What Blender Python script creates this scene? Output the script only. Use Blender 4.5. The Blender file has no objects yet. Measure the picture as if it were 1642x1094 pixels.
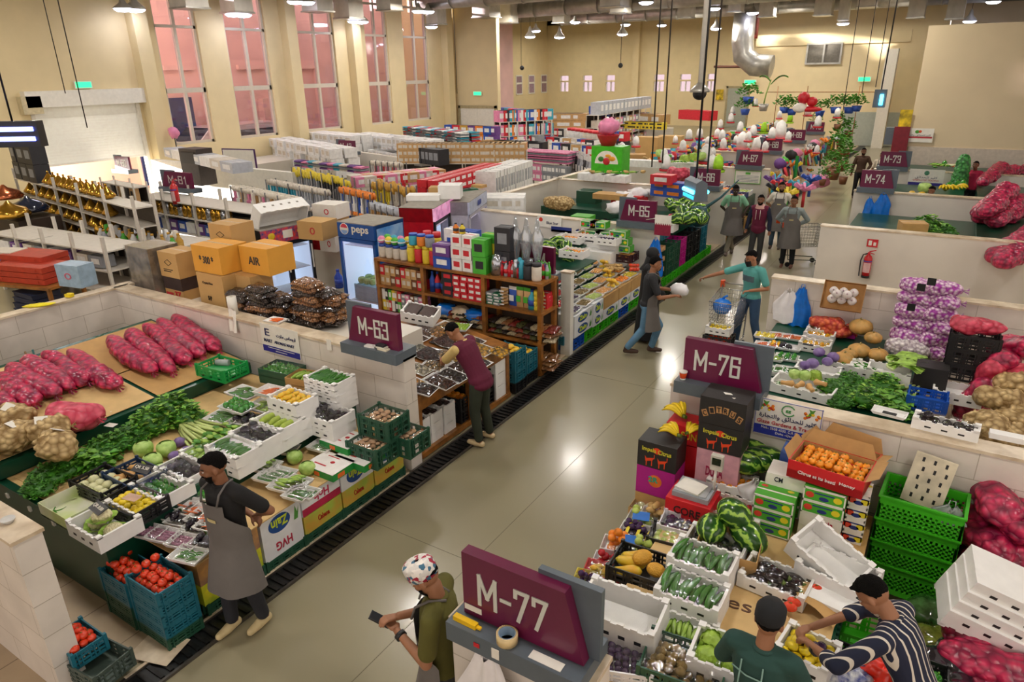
import bpy, math, random
import numpy as np
from mathutils import Vector, Matrix, noise
V=Vector
S=bpy.context.scene; COL=S.collection; R=random.Random(7); PI=math.pi
def lin(c):
 if isinstance(c,str): c=[int(c[i:i+2],16)/255 for i in (0,2,4)]
 return tuple((x/12.92 if x<=.04045 else ((x+.055)/1.055)**2.4) for x in c[:3])+(1,)
# -- camera
HC=4.6; FPX=1107.4; YAW,PIT,ROL=-.56317,.372798,-.0183447
def _basis():
 cy,sy,cp,sp=math.cos(YAW),math.sin(YAW),math.cos(PIT),math.sin(PIT)
 fw=np.array([sy*cp,cy*cp,-sp]); rt=np.array([cy,-sy,0.]); up=np.cross(rt,fw)
 cr,sr=math.cos(ROL),math.sin(ROL)
 return rt*cr+up*sr,-rt*sr+up*cr,fw
RT,UP,FW=_basis()
cam=bpy.data.objects.new('camera',bpy.data.cameras.new('camera')); COL.objects.link(cam)
cam.matrix_world=Matrix(((RT[0],UP[0],-FW[0],0),(RT[1],UP[1],-FW[1],0),(RT[2],UP[2],-FW[2],HC),(0,0,0,1)))
cam.data.sensor_width=36; cam.data.lens=FPX/1642*36; cam.data.clip_end=300; S.camera=cam
def ray(x,y): return RT*(x-821)/FPX-UP*(y-547)/FPX+FW
def at(x,y,z=0.):           # the point at height z seen at photo pixel x,y
 d=ray(x,y); t=(z-HC)/d[2]; return V((d[0]*t,d[1]*t,z))
def atx(x,y,X): d=ray(x,y); t=X/d[0]; return V((X,d[1]*t,HC+d[2]*t))
def aty(x,y,Y): d=ray(x,y); t=Y/d[1]; return V((d[0]*t,Y,HC+d[2]*t))
# -- world, sun, exposure
S.view_settings.view_transform='Standard'; S.view_settings.look='None'; S.view_settings.gamma=1
S.view_settings.exposure=.42
S.cycles.max_bounces=6; S.cycles.diffuse_bounces=3; S.cycles.glossy_bounces=3; S.cycles.transparent_max_bounces=12
S.cycles.transmission_bounces=4; S.cycles.caustics_reflective=False; S.cycles.caustics_refractive=False
S.cycles.use_denoising=True; S.cycles.sample_clamp_indirect=4
W=bpy.data.worlds.new('world'); S.world=W; W.use_nodes=True
W.node_tree.nodes['Background'].inputs[0].default_value=lin('fff0e6'); W.node_tree.nodes['Background'].inputs[1].default_value=1.0
def light(name,kind,loc,energy,color='ffffff',size=.5,rot=(0,0,0),**k):
 L=bpy.data.lights.new(name,kind); L.energy=energy; L.color=lin(color)[:3]
 if kind=='AREA': L.shape='DISK'; L.size=size
 if kind=='SUN': L.angle=.02
 o=bpy.data.objects.new(name,L); o.location=loc; o.rotation_euler=rot; COL.objects.link(o); return o
sun=light('sun','SUN',(-60,-10,20),25,'fff8f0'); sun.rotation_euler=V((.88,.36,-.12)).to_track_quat('-Z','Y').to_euler()
# -- materials
MATS={}
def mat(name,col='cccccc',rough=.5,metal=0,var=.12,scale=9,bump=0,bscale=40,spec=.5,coat=0,emit=None,estr=0,alpha=1,col2=None,fn=None,coord='Object',sub=0):
 if name in MATS: return MATS[name]
 m=bpy.data.materials.new(name); m.use_nodes=True; nt=m.node_tree; N=nt.nodes; L=nt.links
 b=N['Principled BSDF']; c=lin(col)
 b.inputs['Roughness'].default_value=rough; b.inputs['Metallic'].default_value=metal
 b.inputs['Specular IOR Level'].default_value=spec; b.inputs['Coat Weight'].default_value=coat
 if coat: b.inputs['Coat Roughness'].default_value=.08
 b.inputs['Base Color'].default_value=c
 tc=N.new('ShaderNodeTexCoord'); m['tc']=tc.name
 if var>0 or col2:
  n=N.new('ShaderNodeTexNoise'); n.inputs['Scale'].default_value=scale; n.inputs['Detail'].default_value=3
  L.new(tc.outputs[coord],n.inputs['Vector'])
  r=N.new('ShaderNodeValToRGB'); c2=lin(col2) if col2 else tuple(x*(1-var*1.6) for x in c[:3])+(1,)
  r.color_ramp.elements[0].position=.32; r.color_ramp.elements[1].position=.68
  r.color_ramp.elements[0].color=c2; r.color_ramp.elements[1].color=tuple(min(1,x*(1+var*.5)) for x in c[:3])+(1,)
  L.new(n.outputs['Fac'],r.inputs['Fac']); L.new(r.outputs['Color'],b.inputs['Base Color'])
 if bump:
  n2=N.new('ShaderNodeTexNoise'); n2.inputs['Scale'].default_value=bscale; L.new(tc.outputs[coord],n2.inputs['Vector'])
  bp=N.new('ShaderNodeBump'); bp.inputs['Strength'].default_value=bump; bp.inputs['Distance'].default_value=.01
  L.new(n2.outputs['Fac'],bp.inputs['Height']); L.new(bp.outputs['Normal'],b.inputs['Normal'])
 if emit: b.inputs['Emission Color'].default_value=lin(emit); b.inputs['Emission Strength'].default_value=estr
 if alpha<1: b.inputs['Alpha'].default_value=alpha
 if fn: fn(m,nt,N,L,b,tc)
 MATS[name]=m; return m
def ramp(N,els,const=False):
 r=N.new('ShaderNodeValToRGB'); cr=r.color_ramp
 if const: cr.interpolation='CONSTANT'
 while len(cr.elements)<len(els): cr.elements.new(.5)
 for e,(p,c) in zip(cr.elements,els): e.position=p; e.color=lin(c)
 return r
def M_(c,rough=.5,**k):      # plain material keyed by its colour
 return mat('m_%s_%s_%s'%(c,rough,'_'.join(f'{a}{b}' for a,b in sorted(k.items()))),c,rough,**k)
# -- mesh builder
class MB:
 def __init__(s): s.v=[];s.f=[];s.m=[];s.s=[];s.mi=0;s.sm=False
 def add(s,vs,fs,sm=None):
  o=len(s.v); s.v+= [tuple(p) for p in vs]; s.f+=[tuple(i+o for i in f) for f in fs]
  s.m+=[s.mi]*len(fs); s.s+=[s.sm if sm is None else sm]*len(fs); return s
 def box(s,x0,y0,z0,x1,y1,z1,tf=None):
  vs=[(x,y,z) for z in (z0,z1) for y in (y0,y1) for x in (x0,x1)]
  if tf: vs=[tf@Vector(p) for p in vs]
  return s.add(vs,[(0,2,3,1),(4,5,7,6),(0,1,5,4),(2,6,7,3),(0,4,6,2),(1,3,7,5)],False)
 def cbox(s,c,d,rz=0,tilt=None):
  m=Matrix.Translation(c)@(tilt or Matrix())@Matrix.Rotation(rz,4,'Z'); a,b,h=d[0]/2,d[1]/2,d[2]/2
  return s.box(-a,-b,-h,a,b,h,m)
 def bar(s,p0,p1,w,h=None):   # a square bar between two points
  p0=Vector(p0);p1=Vector(p1);h=h or w;d=p1-p0;L=d.length
  if L<1e-6: return s
  m=Matrix.Translation(p0)@d.to_track_quat('X','Z').to_matrix().to_4x4()
  return s.box(0,-w/2,-h/2,L,w/2,h/2,m)
 def cyl(s,p0,p1,r0,r1=None,n=12,caps=True):
  r1=r0 if r1 is None else r1
  return s.tube([p0,p1],[r0,r1],n,caps)
 def tube(s,pts,r,n=8,caps=True):
  pts=[Vector(p) for p in pts]; k=len(pts); r=[r]*k if not hasattr(r,'__len__') else r
  vs=[];up=None
  for i,p in enumerate(pts):
   d=(pts[min(i+1,k-1)]-pts[max(i-1,0)]).normalized()
   if up is None: up=V((0,0,1)) if abs(d.z)<.9 else V((1,0,0))
   a=d.cross(up).normalized(); b=a.cross(d).normalized(); up=b
   for j in range(n):
    t=2*PI*j/n; vs.append(p+a*(math.cos(t)*r[i])+b*(math.sin(t)*r[i]))
  fs=[(i*n+j,(i+1)*n+j,(i+1)*n+(j+1)%n,i*n+(j+1)%n) for i in range(k-1) for j in range(n)]
  fs=[f[::-1] for f in fs]; s.add(vs,fs,True)
  if caps:
   o=len(s.v)-k*n; s.f+=[tuple(o+j for j in range(n))[::-1],tuple(o+(k-1)*n+j for j in range(n))]; s.m+=[s.mi]*2; s.s+=[False]*2
  return s
 def lathe(s,prof,n=16,c=(0,0,0),lobes=0,lob=.1,sx=1,sy=1):
  vs=[]
  for (r,z) in prof:
   for j in range(n):
    t=2*PI*j/n; q=r*(1+lob*(abs(math.cos(lobes*t/2))-.6)) if lobes else r
    vs.append((c[0]+q*math.cos(t)*sx,c[1]+q*math.sin(t)*sy,c[2]+z))
  k=len(prof); fs=[(i*n+j,i*n+(j+1)%n,(i+1)*n+(j+1)%n,(i+1)*n+j) for i in range(k-1) for j in range(n)]
  s.add(vs,fs,True); o=len(s.v)-k*n
  if prof[0][0]>1e-4: s.f.append(tuple(o+j for j in range(n))[::-1]); s.m.append(s.mi); s.s.append(False)
  if prof[-1][0]>1e-4: s.f.append(tuple(o+(k-1)*n+j for j in range(n))); s.m.append(s.mi); s.s.append(False)
  return s
 def ball(s,c,r,n=10,m=7,nz=0,fr=3,seed=0,fn=None):
  r=(r,r,r) if not hasattr(r,'__len__') else r; vs=[]
  for i in range(m+1):
   a=PI*i/m-PI/2
   for j in range(n):
    t=2*PI*j/n; d=V((math.cos(a)*math.cos(t),math.cos(a)*math.sin(t),math.sin(a)))
    q=1+(nz*noise.noise(d*fr+V((seed,seed*2.3,0))) if nz else 0)
    if fn: q*=fn(d,t,a)
    vs.append((c[0]+d.x*r[0]*q,c[1]+d.y*r[1]*q,c[2]+d.z*r[2]*q))
  fs=[(i*n+j,i*n+(j+1)%n,(i+1)*n+(j+1)%n,(i+1)*n+j) for i in range(m) for j in range(n)]
  return s.add(vs,fs,True)
 def quad(s,a,b,c,d,sm=False): return s.add([a,b,c,d],[(0,1,2,3)],sm)
 def slab(s,pts,z0,z1):       # upright prism over a ground polygon
  n=len(pts); vs=[(p[0],p[1],z0) for p in pts]+[(p[0],p[1],z1) for p in pts]
  return s.add(vs,[tuple(range(n))[::-1],tuple(range(n,2*n))]+[(i,(i+1)%n,n+(i+1)%n,n+i) for i in range(n)],False)
 def prism(s,pts,fn,d):       # polygon pts (2D) placed by fn(u,v,w), thickness d
  n=len(pts); vs=[fn(u,v,0) for u,v in pts]+[fn(u,v,d) for u,v in pts]
  return s.add(vs,[tuple(range(n))[::-1],tuple(range(n,2*n))]+[(i,(i+1)%n,n+(i+1)%n,n+i) for i in range(n)],False)
 def cloth(s,fn,nu,nv,sm=True,wrap=False):
  vs=[fn(i/(nu),j/(nv)) for j in range(nv+1) for i in range(nu+1)]
  return s.add(vs,[(j*(nu+1)+i,j*(nu+1)+i+1,(j+1)*(nu+1)+i+1,(j+1)*(nu+1)+i) for j in range(nv) for i in range(nu)],sm)
 def xf(s,m,i0=0):
  s.v[i0:]=[tuple(m@Vector(p)) for p in s.v[i0:]]; return s
 def mesh(s,name,mats):
  me=bpy.data.meshes.new(name); me.from_pydata(s.v,[],s.f)
  for m in (mats if isinstance(mats,(list,tuple)) else [mats]): me.materials.append(m)
  me.polygons.foreach_set('material_index',s.m); me.polygons.foreach_set('use_smooth',s.s); me.update(); return me
def BX(*a): return MB().box(*a)
def rotm(x=0,y=0,z=0): return Matrix.Rotation(z,4,'Z')@Matrix.Rotation(y,4,'Y')@Matrix.Rotation(x,4,'X')
# -- things and parts
def link(o): COL.objects.link(o); return o
def T(name,label,cat,loc=(0,0,0),rz=0,group=None,kind=None,rot=None):
 o=link(bpy.data.objects.new(name,None)); o.empty_display_size=.1; o.location=loc; o.rotation_euler=rot or (0,0,rz)
 o['label']=label; o['category']=cat
 if group: o['group']=group
 if kind: o['kind']=kind
 return o
def P(name,mb,mats,parent,label=None,loc=None,rot=None):
 me=mb if isinstance(mb,bpy.types.Mesh) else mb.mesh(name,mats)
 o=link(bpy.data.objects.new(name,me)); o.parent=parent
 if label: o['label']=label
 if loc is not None: o.location=loc
 if rot is not None: o.rotation_euler=rot
 return o
def O(name,label,cat,mb,mats=None,loc=(0,0,0),rz=0,group=None,kind=None,rot=None,scale=None):   # a thing that is one mesh
 me=mb if isinstance(mb,bpy.types.Mesh) else mb.mesh(name,mats)
 o=link(bpy.data.objects.new(name,me)); o.location=loc; o.rotation_euler=rot or (0,0,rz)
 o['label']=label; o['category']=cat
 if group: o['group']=group
 if kind: o['kind']=kind
 if scale is not None: o.scale=(scale,)*3 if not hasattr(scale,'__len__') else scale
 return o
def ST(name,mb,mats,label=None,cat='structure'):
 o=link(bpy.data.objects.new(name,mb.mesh(name,mats))); o['kind']='structure'; o['label']=label or name.replace('_',' ')+' of the market hall'; o['category']=cat; return o
def dup(o,loc=None,rz=None,label=None,group=None,rot=None,scale=None,parent=None):
 c=link(o.copy()); c.parent=parent
 for ch in o.children: dup(ch,parent=c)
 if loc is not None: c.location=loc
 if rz is not None: c.rotation_euler=(0,0,rz)
 if rot is not None: c.rotation_euler=rot
 if label: c['label']=label
 if group: c['group']=group
 if scale is not None: c.scale=(scale,)*3 if not hasattr(scale,'__len__') else scale
 return c
def text(s,size,fn=None,ext=.004,bold=0,font=None,al='CENTER'):
 cu=bpy.data.curves.new('lettering','FONT'); cu.body=s; cu.size=size; cu.extrude=ext; cu.align_x=al; cu.align_y='CENTER'; cu.resolution_u=3; cu.offset=bold
 o=bpy.data.objects.new('lettering',cu); COL.objects.link(o)
 dg=bpy.context.evaluated_depsgraph_get(); me=bpy.data.meshes.new_from_object(o.evaluated_get(dg)); bpy.data.objects.remove(o); bpy.data.curves.remove(cu); return me
def fitw(me,w,h):   # scale a text mesh to w x h, centred
 a=np.empty(len(me.vertices)*3); me.vertices.foreach_get('co',a); a=a.reshape(-1,3)
 if len(a)==0: return me
 lo,hi=a.min(0),a.max(0); a[:,0]=(a[:,0]-(lo[0]+hi[0])/2)*w/max(hi[0]-lo[0],1e-6); a[:,1]=(a[:,1]-(lo[1]+hi[1])/2)*h/max(hi[1]-lo[1],1e-6)
 me.vertices.foreach_set('co',a.ravel()); me.update(); return me
def put_text(s,parent,loc,rot,w,h,m,name='lettering',bold=0,ext=.003,label=None):
 me=fitw(text(s,1,bold=bold,ext=ext),w,h); me.materials.clear(); me.materials.append(m)
 for p in me.polygons: p.material_index=0
 return P(name,me,None,parent,label,loc,rot)
_AR={'ا':('\ufe8d','\ufe8e')*2,'ب':('\ufe8f','\ufe90','\ufe91','\ufe92'),'ت':('\ufe95','\ufe96','\ufe97','\ufe98'),'ة':('\ufe93','\ufe94','\ufe93','\ufe94'),'ج':('\ufe9d','\ufe9e','\ufe9f','\ufea0'),'ح':('\ufea1','\ufea2','\ufea3','\ufea4'),'د':('\ufea9','\ufeaa')*2,'ر':('\ufead','\ufeae')*2,'س':('\ufeb1','\ufeb2','\ufeb3','\ufeb4'),'ق':('\ufed5','\ufed6','\ufed7','\ufed8'),'ك':('\ufed9','\ufeda','\ufedb','\ufedc'),'ل':('\ufedd','\ufede','\ufedf','\ufee0'),'م':('\ufee1','\ufee2','\ufee3','\ufee4'),'ي':('\ufef1','\ufef2','\ufef3','\ufef4'),'ئ':('\ufe89','\ufe8a','\ufe8b','\ufe8c'),'و':('\ufeed','\ufeee')*2,'ن':('\ufee5','\ufee6','\ufee7','\ufee8'),'ف':('\ufed1','\ufed2','\ufed3','\ufed4'),'خ':('\ufea5','\ufea6','\ufea7','\ufea8')}
def arabic(s):
 nj='ادروة '; out=''
 for i,c in enumerate(s):
  if c not in _AR: out+=c; continue
  p=i>0 and s[i-1] in _AR and s[i-1] not in nj; n=i<len(s)-1 and s[i+1] in _AR and c not in nj
  out+=_AR[c][(1 if p else 0)+(2 if n else 0)] if c not in 'ادرو' else _AR[c][1 if p else 0]
 return out[::-1]
# == the hall
def floor_mat(m,nt,N,L,b,tc):
 n=N.new('ShaderNodeTexNoise'); n.inputs['Scale'].default_value=.55; n.inputs['Detail'].default_value=5
 L.new(tc.outputs['Object'],n.inputs['Vector'])
 r=ramp(N,[(.0,'8a8167'),(.5,'8f876c'),(1,'958d72')]); L.new(n.outputs['Fac'],r.inputs['Fac']); L.new(r.outputs['Color'],b.inputs['Base Color'])
 n2=N.new('ShaderNodeTexNoise'); n2.inputs['Scale'].default_value=1.4; n2.inputs['Detail'].default_value=4; L.new(tc.outputs['Object'],n2.inputs['Vector'])
 mr=N.new('ShaderNodeMapRange'); mr.inputs['To Min'].default_value=.27; mr.inputs['To Max'].default_value=.3; b.inputs['Coat Weight'].default_value=.35; b.inputs['Coat Roughness'].default_value=.13; L.new(n2.outputs['Fac'],mr.inputs['Value']); L.new(mr.outputs[0],b.inputs['Roughness'])
def brick(bw,bh,col,grout,ms=.004,rough=.35,off=.5,plane='XZ',var=.04):
 def f(m,nt,N,L,b,tc):
  mp=N.new('ShaderNodeMapping')
  sx=N.new('ShaderNodeSeparateXYZ'); cb=N.new('ShaderNodeCombineXYZ'); L.new(tc.outputs['Object'],sx.inputs[0])
  if plane=='XZ':
   ad=N.new('ShaderNodeMath'); ad.operation='ADD'; L.new(sx.outputs[0],ad.inputs[0]); L.new(sx.outputs[1],ad.inputs[1])
   L.new(ad.outputs[0],cb.inputs[0]); L.new(sx.outputs[2],cb.inputs[1])
  else: L.new(sx.outputs[0],cb.inputs[0]); L.new(sx.outputs[1],cb.inputs[1])
  t=N.new('ShaderNodeTexBrick'); L.new(cb.outputs[0],t.inputs['Vector']); t.inputs['Scale'].default_value=1
  t.inputs['Brick Width'].default_value=bw; t.inputs['Row Height'].default_value=bh; t.inputs['Mortar Size'].default_value=ms; t.offset=off
  c=lin(col); t.inputs['Color1'].default_value=c; t.inputs['Color2'].default_value=tuple(x*(1-var*2) for x in c[:3])+(1,); t.inputs['Mortar'].default_value=lin(grout)
  n=N.new('ShaderNodeTexNoise'); n.inputs['Scale'].default_value=2.5; n.inputs['Detail'].default_value=6; L.new(tc.outputs['Object'],n.inputs['Vector'])
  mr=N.new('ShaderNodeMapRange'); mr.inputs['From Min'].default_value=.35; mr.inputs['From Max'].default_value=.7; mr.inputs['To Min'].default_value=.86; mr.inputs['To Max'].default_value=1.04; L.new(n.outputs['Fac'],mr.inputs['Value'])
  mx=N.new('ShaderNodeMixRGB'); mx.blend_type='MULTIPLY'; mx.inputs['Fac'].default_value=1; L.new(t.outputs['Color'],mx.inputs[1]); L.new(mr.outputs[0],mx.inputs[2]); L.new(mx.outputs[0],b.inputs['Base Color'])
 return f
mFLOOR=mat('polished_floor','969076',.25,var=0,fn=floor_mat)
mTILE=mat('cream_wall_tile','e4dbd0',.3,var=0,fn=brick(.6,.3,'e4dbd0','b5aa9a'))
mTILEF=mat('stall_floor_tile','c4ae92',.3,var=0,fn=brick(.6,.6,'bca78a','85745f',.006,off=0,plane='XY'))
mCAP=mat('marble_cap','dccdb4',.35,var=.16,scale=5,col2='b7a284')
mWALL=mat('cream_plaster','e2cfa2',.75,var=.03,scale=1.5)
mWALL2=mat('beige_plaster','d8c6a4',.75,var=.03,scale=1)
mWHITE=mat('white_paint','e9e5da',.5,var=.04)
mPLAIN=mat('plain_partition','dcd5c8',.4,var=.06,scale=1.2)
mGREYM=mat('galvanised_duct','b9b6ae',.35,metal=.6,var=.15,scale=3)
mGREY=mat('slate_grey_metal','59636b',.4,var=.05)
mMAR=mat('maroon_panel','650f3b',.32,var=.07,scale=3,coat=.3)
mLET=mat('silver_lettering','d3d5cc',.35,metal=.1,var=.03)
mBLK=mat('black_plastic','131315',.4,var=.1)
mGLASS=None
def glass_fn(m,nt,N,L,b,tc):
 out=N['Material Output']; tr=N.new('ShaderNodeBsdfTransparent'); tr.inputs[0].default_value=lin('f3ebf5'); gl=N.new('ShaderNodeBsdfGlossy'); gl.inputs['Roughness'].default_value=.03
 mx=N.new('ShaderNodeMixShader'); mx.inputs[0].default_value=.1; L.new(tr.outputs[0],mx.inputs[1]); L.new(gl.outputs[0],mx.inputs[2]); L.new(mx.outputs[0],out.inputs['Surface'])
mGLASS=mat('window_glass',var=0,fn=glass_fn)
def film_fn(m,nt,N,L,b,tc):
 out=N['Material Output']; tr=N.new('ShaderNodeBsdfTransparent'); gl=N.new('ShaderNodeBsdfGlossy'); gl.inputs['Roughness'].default_value=.09
 n=N.new('ShaderNodeTexNoise'); n.inputs['Scale'].default_value=22; L.new(tc.outputs['Object'],n.inputs['Vector'])
 bp=N.new('ShaderNodeBump'); bp.inputs['Strength'].default_value=.9; bp.inputs['Distance'].default_value=.012; L.new(n.outputs['Fac'],bp.inputs['Height']); L.new(bp.outputs['Normal'],gl.inputs['Normal'])
 mx=N.new('ShaderNodeMixShader'); mx.inputs[0].default_value=.13; L.new(tr.outputs[0],mx.inputs[1]); L.new(gl.outputs[0],mx.inputs[2]); L.new(mx.outputs[0],out.inputs['Surface'])
mFILM=mat('cling_film',var=0,fn=film_fn)
ST('floor',BX(-26.4,-30,-.3,30,41,0).box(-48,41,-.3,30,62,0),mFLOOR,'polished olive grey aisle floor')
ST('floor_tiles',BX(-11,-1,0,-5.1,50,.02),mTILEF,'cream tiled floor of the stalls on the far side of the drain')
ST('floor_tile_right',BX(-2.2,-1,0,12,29.4,.02),mTILEF,'cream tiled floor of the stalls with the numbers 73 to 77')
mb=BX(-26.4,-6,8.8,16,41,9.0).box(-48,41,8.8,16,62,9.0)
for y in range(0,62,6): mb.box(-26.3 if y<41 else -47,y,8.35,12,y+.35,8.8)
ST('ceiling',mb,mat('ceiling_grey','c2bdb0',.8,var=.1,scale=1))
XW=-26.
wins=[(16.8,18.6),(19.85,21.9),(23.6,25.9),(28.0,29.7),(30.9,33.0)]
zs,zt=2.1,8.3
mb=MB()
def wseg(y0,y1,z0,z1): mb.box(XW-.35,y0,z0,XW,y1,z1)
wseg(-30,11.9,0,8.8); wseg(11.9,15.6,4.2,8.8)
ys=[15.6]+[v for w in wins for v in w]+[35]
for i in range(0,len(ys),2): wseg(ys[i],ys[i+1],0,8.8)
for w in wins: wseg(w[0],w[1],0,zs); wseg(w[0],w[1],zt,8.8)
for y in (15.75,22.7,26.7,34.2): mb.box(XW,y,0,XW+.45,y+.55,8.8)
ST('wall_left',mb,mWALL,'tall cream wall with the big windows and the roller shutter')
mFRM=mat('window_frame_alu','cfc5b4',.4,var=.03)
for k,(a,b) in enumerate(wins):
 mb=MB(); c=(a+b)/2
 for y in (a,b-.1): mb.box(XW-.25,y,zs,XW-.1,y+.1,zt)
 mb.box(XW-.24,c-.06,zs,XW-.11,c+.06,zt)
 for z in (zs,4.02,6.35,7.8,zt-.1): mb.box(XW-.23,a,z,XW-.1,b,z+(.18 if z==4.02 else .1))
 w=ST('window_%d'%(k+1),mb,mFRM,'tall aluminium framed window, number %s from the roller shutter'%['one','two','three','four','five'][k],'window')
 P('pane',BX(XW-.19,a+.1,zs+.05,XW-.18,b-.1,zt-.05),mGLASS,w)
def shut_fn(m,nt,N,L,b,tc):
 w=N.new('ShaderNodeTexWave'); w.bands_direction='Z'; w.inputs['Scale'].default_value=4.2; L.new(tc.outputs['Object'],w.inputs['Vector'])
 bp=N.new('ShaderNodeBump'); bp.inputs['Strength'].default_value=.8; bp.inputs['Distance'].default_value=.03; L.new(w.outputs['Fac'],bp.inputs['Height']); L.new(bp.outputs['Normal'],b.inputs['Normal'])
t=T('roller_shutter','white roller shutter pulled half down over the bright doorway','shutter',(0,0,0))
mb=MB()
z=1.9
while z<3.75: mb.box(XW-.12,12.0,z,XW-.07,15.5,z+.075); mb.box(XW-.1,12.0,z+.075,XW-.08,15.5,z+.095); z+=.095
P('curtain',mb,mat('shutter_white','fffdf4',.4,var=.03),t); P('bottom_rail',BX(XW-.13,12,1.83,XW-.05,15.5,1.9),mWHITE,t)
P('shutter_box',BX(XW-.1,11.7,3.75,XW+.3,15.85,4.25),mWHITE,t)
for y in (11.85,15.5): P('guide_rail',BX(XW-.14,y,0,XW+.04,y+.12,3.8),mWHITE,t)
P('motor_box',BX(XW,11.55,3.55,XW+.3,12.15,4.1),mat('shutter_motor','cdbf9a',.5),t,'cream motor housing')
mb=MB(); xs=[-48]+[v for s in sorted([(aty(p,100,60).x,aty(q,100,60).x) for p,q in ((898,912),(935,950),(972,987),(1050,1067),(1092,1110),(1136,1148))]) for v in s]+[-11.2]
for i in range(0,len(xs),2): mb.box(xs[i],60,0,xs[i+1],60.4,8.8)
for i in range(1,len(xs)-1,2): mb.box(xs[i],60,0,xs[i+1],60.4,2.75); mb.box(xs[i],60,3.55,xs[i+1],60.4,3.68); mb.box(xs[i],60,4.1,xs[i+1],60.4,8.8)
for p in (1022,872): x=aty(p,90,60).x; mb.box(x-.3,59.6,0,x+.3,60,8.8)
ST('wall_back',mb,mWALL,'far cream wall with a row of small windows')
for k,i in enumerate(range(1,len(xs)-1,2)):
 a,b=xs[i],xs[i+1]; mb=BX(a,60.1,2.75,a+.06,60.3,4.1).box(b-.06,60.1,2.75,b,60.3,4.1).box((a+b)/2-.04,60.1,2.75,(a+b)/2+.04,60.3,3.55).box(a,60.05,2.7,b,60.35,2.76)
 w=ST('window_%d'%(k+6),mb,mWHITE,'small window in the far wall, number %s counted from the door side'%['six','five','four','three','two','one'][k],'window')
 P('pane',BX(a,60.2,2.75,b,60.21,4.1),mGLASS,w)
mb=BX(-11.9,48,0,-1.56,48.3,8.8).box(-11.9,48.3,0,-11.5,60,8.8); mb.box(-11.8,47.85,5.75,-3.3,48,6.4)
ST('wall_end',mb,mWALL,'cream wall closing the end of the aisle')
ST('trim_dado',BX(-6.2,47.93,.02,-3.0,47.99,1.95),mat('dado_green','a8ada0',.4,var=.05),'pale green dado at the end of the aisle')
mb=BX(-1.56,29.5,0,12,29.9,5.8).box(-1.56,29.9,0,-1.2,48,5.8).box(12,29.5,0,12.3,60,8.8).box(-1.5,48,0,12,48.3,8.8)
ST('wall_right',mb,mWALL2,'big beige wall beyond the stall with number 73')
ST('trim_tile',BX(-1.5,29.44,0,12,29.5,1.82),mat('dado_tile','c9bcad',.4,var=.08),'greyish tile dado on the big beige wall')
P_=(-3.9,44.0); ST('trim_column',BX(-4.35,46.9,0,-3.75,47.6,5.4),mat('pale_column','e5dfd0',.6,var=.03),'white column at the end of the aisle')
mPK=mat('pink_render','ecc3bf',.8,var=.08,scale=.8)
mb=BX(-31.5,13.9,0,-31,50,8.2)
for i in range(28): y=13.9+i*1.3; mb.box(-31.5,y,8.2,-31,y+.8,9.0); mb.box(-31.5,y+.2,9.0,-31,y+.6,9.3)
for y,z in ((18,3.8),(22,4.6),(25,3.5),(29,5)): mb.box(-31.0,y,0,-30.6,y+.7,z)
for y in (20,24,27.5,31): mb.box(-31.02,y,4.9,-30.8,y+1.6,5.1)
ST('exterior_ground',BX(-80,-30,-.1,-26.4,60,-.02),mat('sunlit_paving','f2f0ec',.8,var=.02),'sunlit pale paving outside the roller shutter')
ST('exterior_building',mb,mPK,'pink crenellated building across the alley outside the windows','building')
t=T('information_board','dark blue board with white lines standing outside the first window','board',(-29.8,18.9,0))
P('panel',BX(-.05,-1.4,.2,.05,1.5,3.75),mat('blue_board','1d2c66',.4),t)
mb=MB()
for i in range(7): mb.box(.05,-1.0,3.4-i*.2,.06,-1.0+R.uniform(.5,.9),3.44-i*.2)
P('lettering',mb,mWHITE,t)
t=T('parked_van','white van parked outside the second window','van',(-28.9,21.5,0))
mb=MB(); prof=[(-2.6,.4),(-2.6,1.3),(-2.3,1.9),(-1.6,2.5),(2.2,2.55),(2.3,.4)]
mb.prism(prof,lambda u,v,w:(w-.9,u,v),1.8); P('body',mb,mat('van_white','dfdde0',.2,var=.03,coat=.5),t)
P('windscreen',MB().prism([(-2.32,1.92),(-1.62,2.46),(-1.55,2.44),(-2.25,1.88)],lambda u,v,w:(w-.8,u-.03,v+.03),1.6),mat('dark_glass','2a2a35',.1,var=0),t)
P('side_window',BX(.9,-1.5,1.7,.92,1.9,2.3),MATS['dark_glass'],t)
for y in (-1.8,1.5): P('wheel',MB().cyl((.75,y,.35),(.93,y,.35),.35,n=18),mBLK,t)
LZ=7.4; mLAMP=mat('lamp_diffuser','ffffff',.4,var=0,emit='dfe2ff',estr=14); mLH=mat('lamp_housing','b5b2aa',.4,metal=.3,var=.05)
sh=MB().lathe([(.33,-.02),(.31,.03),(.12,.16),(.07,.3),(.02,.34)],20); dif=MB().lathe([(.0,-.13),(.2,-.11),(.29,-.06),(.325,-.015)],20); cb=MB().cyl((0,0,.33),(0,0,1.35),.012,n=5)
lamp0=None
def lamp(x,y,z,label,en=True):
 global lamp0
 if lamp0 is None:
  lamp0=T('pendant_lamp',label,'lamp',(x,y,z),group='high bay pendants under the hall ceiling'); P('lamp_shade',sh,mLH,lamp0); P('diffuser',dif,mLAMP,lamp0); P('cable',cb,mBLK,lamp0)
 else: l=dup(lamp0,(x,y,z),label=label); l.children[-1].scale=(1,1,(8.8-z)/1.35) if z+1.35<8.75 else (1,1,1)
seen=[(198,13),(217,14),(374,22),(390,23),(473,2),(492,3),(568,33),(580,34),(671,17),(686,18),(692,42),(781,46),(850,58),(859,49),(897,59),(922,35),(1036,3),(998,54),(1003,39),(1061,40),(1148,45),(1184,46),(1207,20),(1145,13),(1259,27),(1297,29),(1331,34),(1352,37),(1600,13),(1593,2),(1555,33)]
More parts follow.
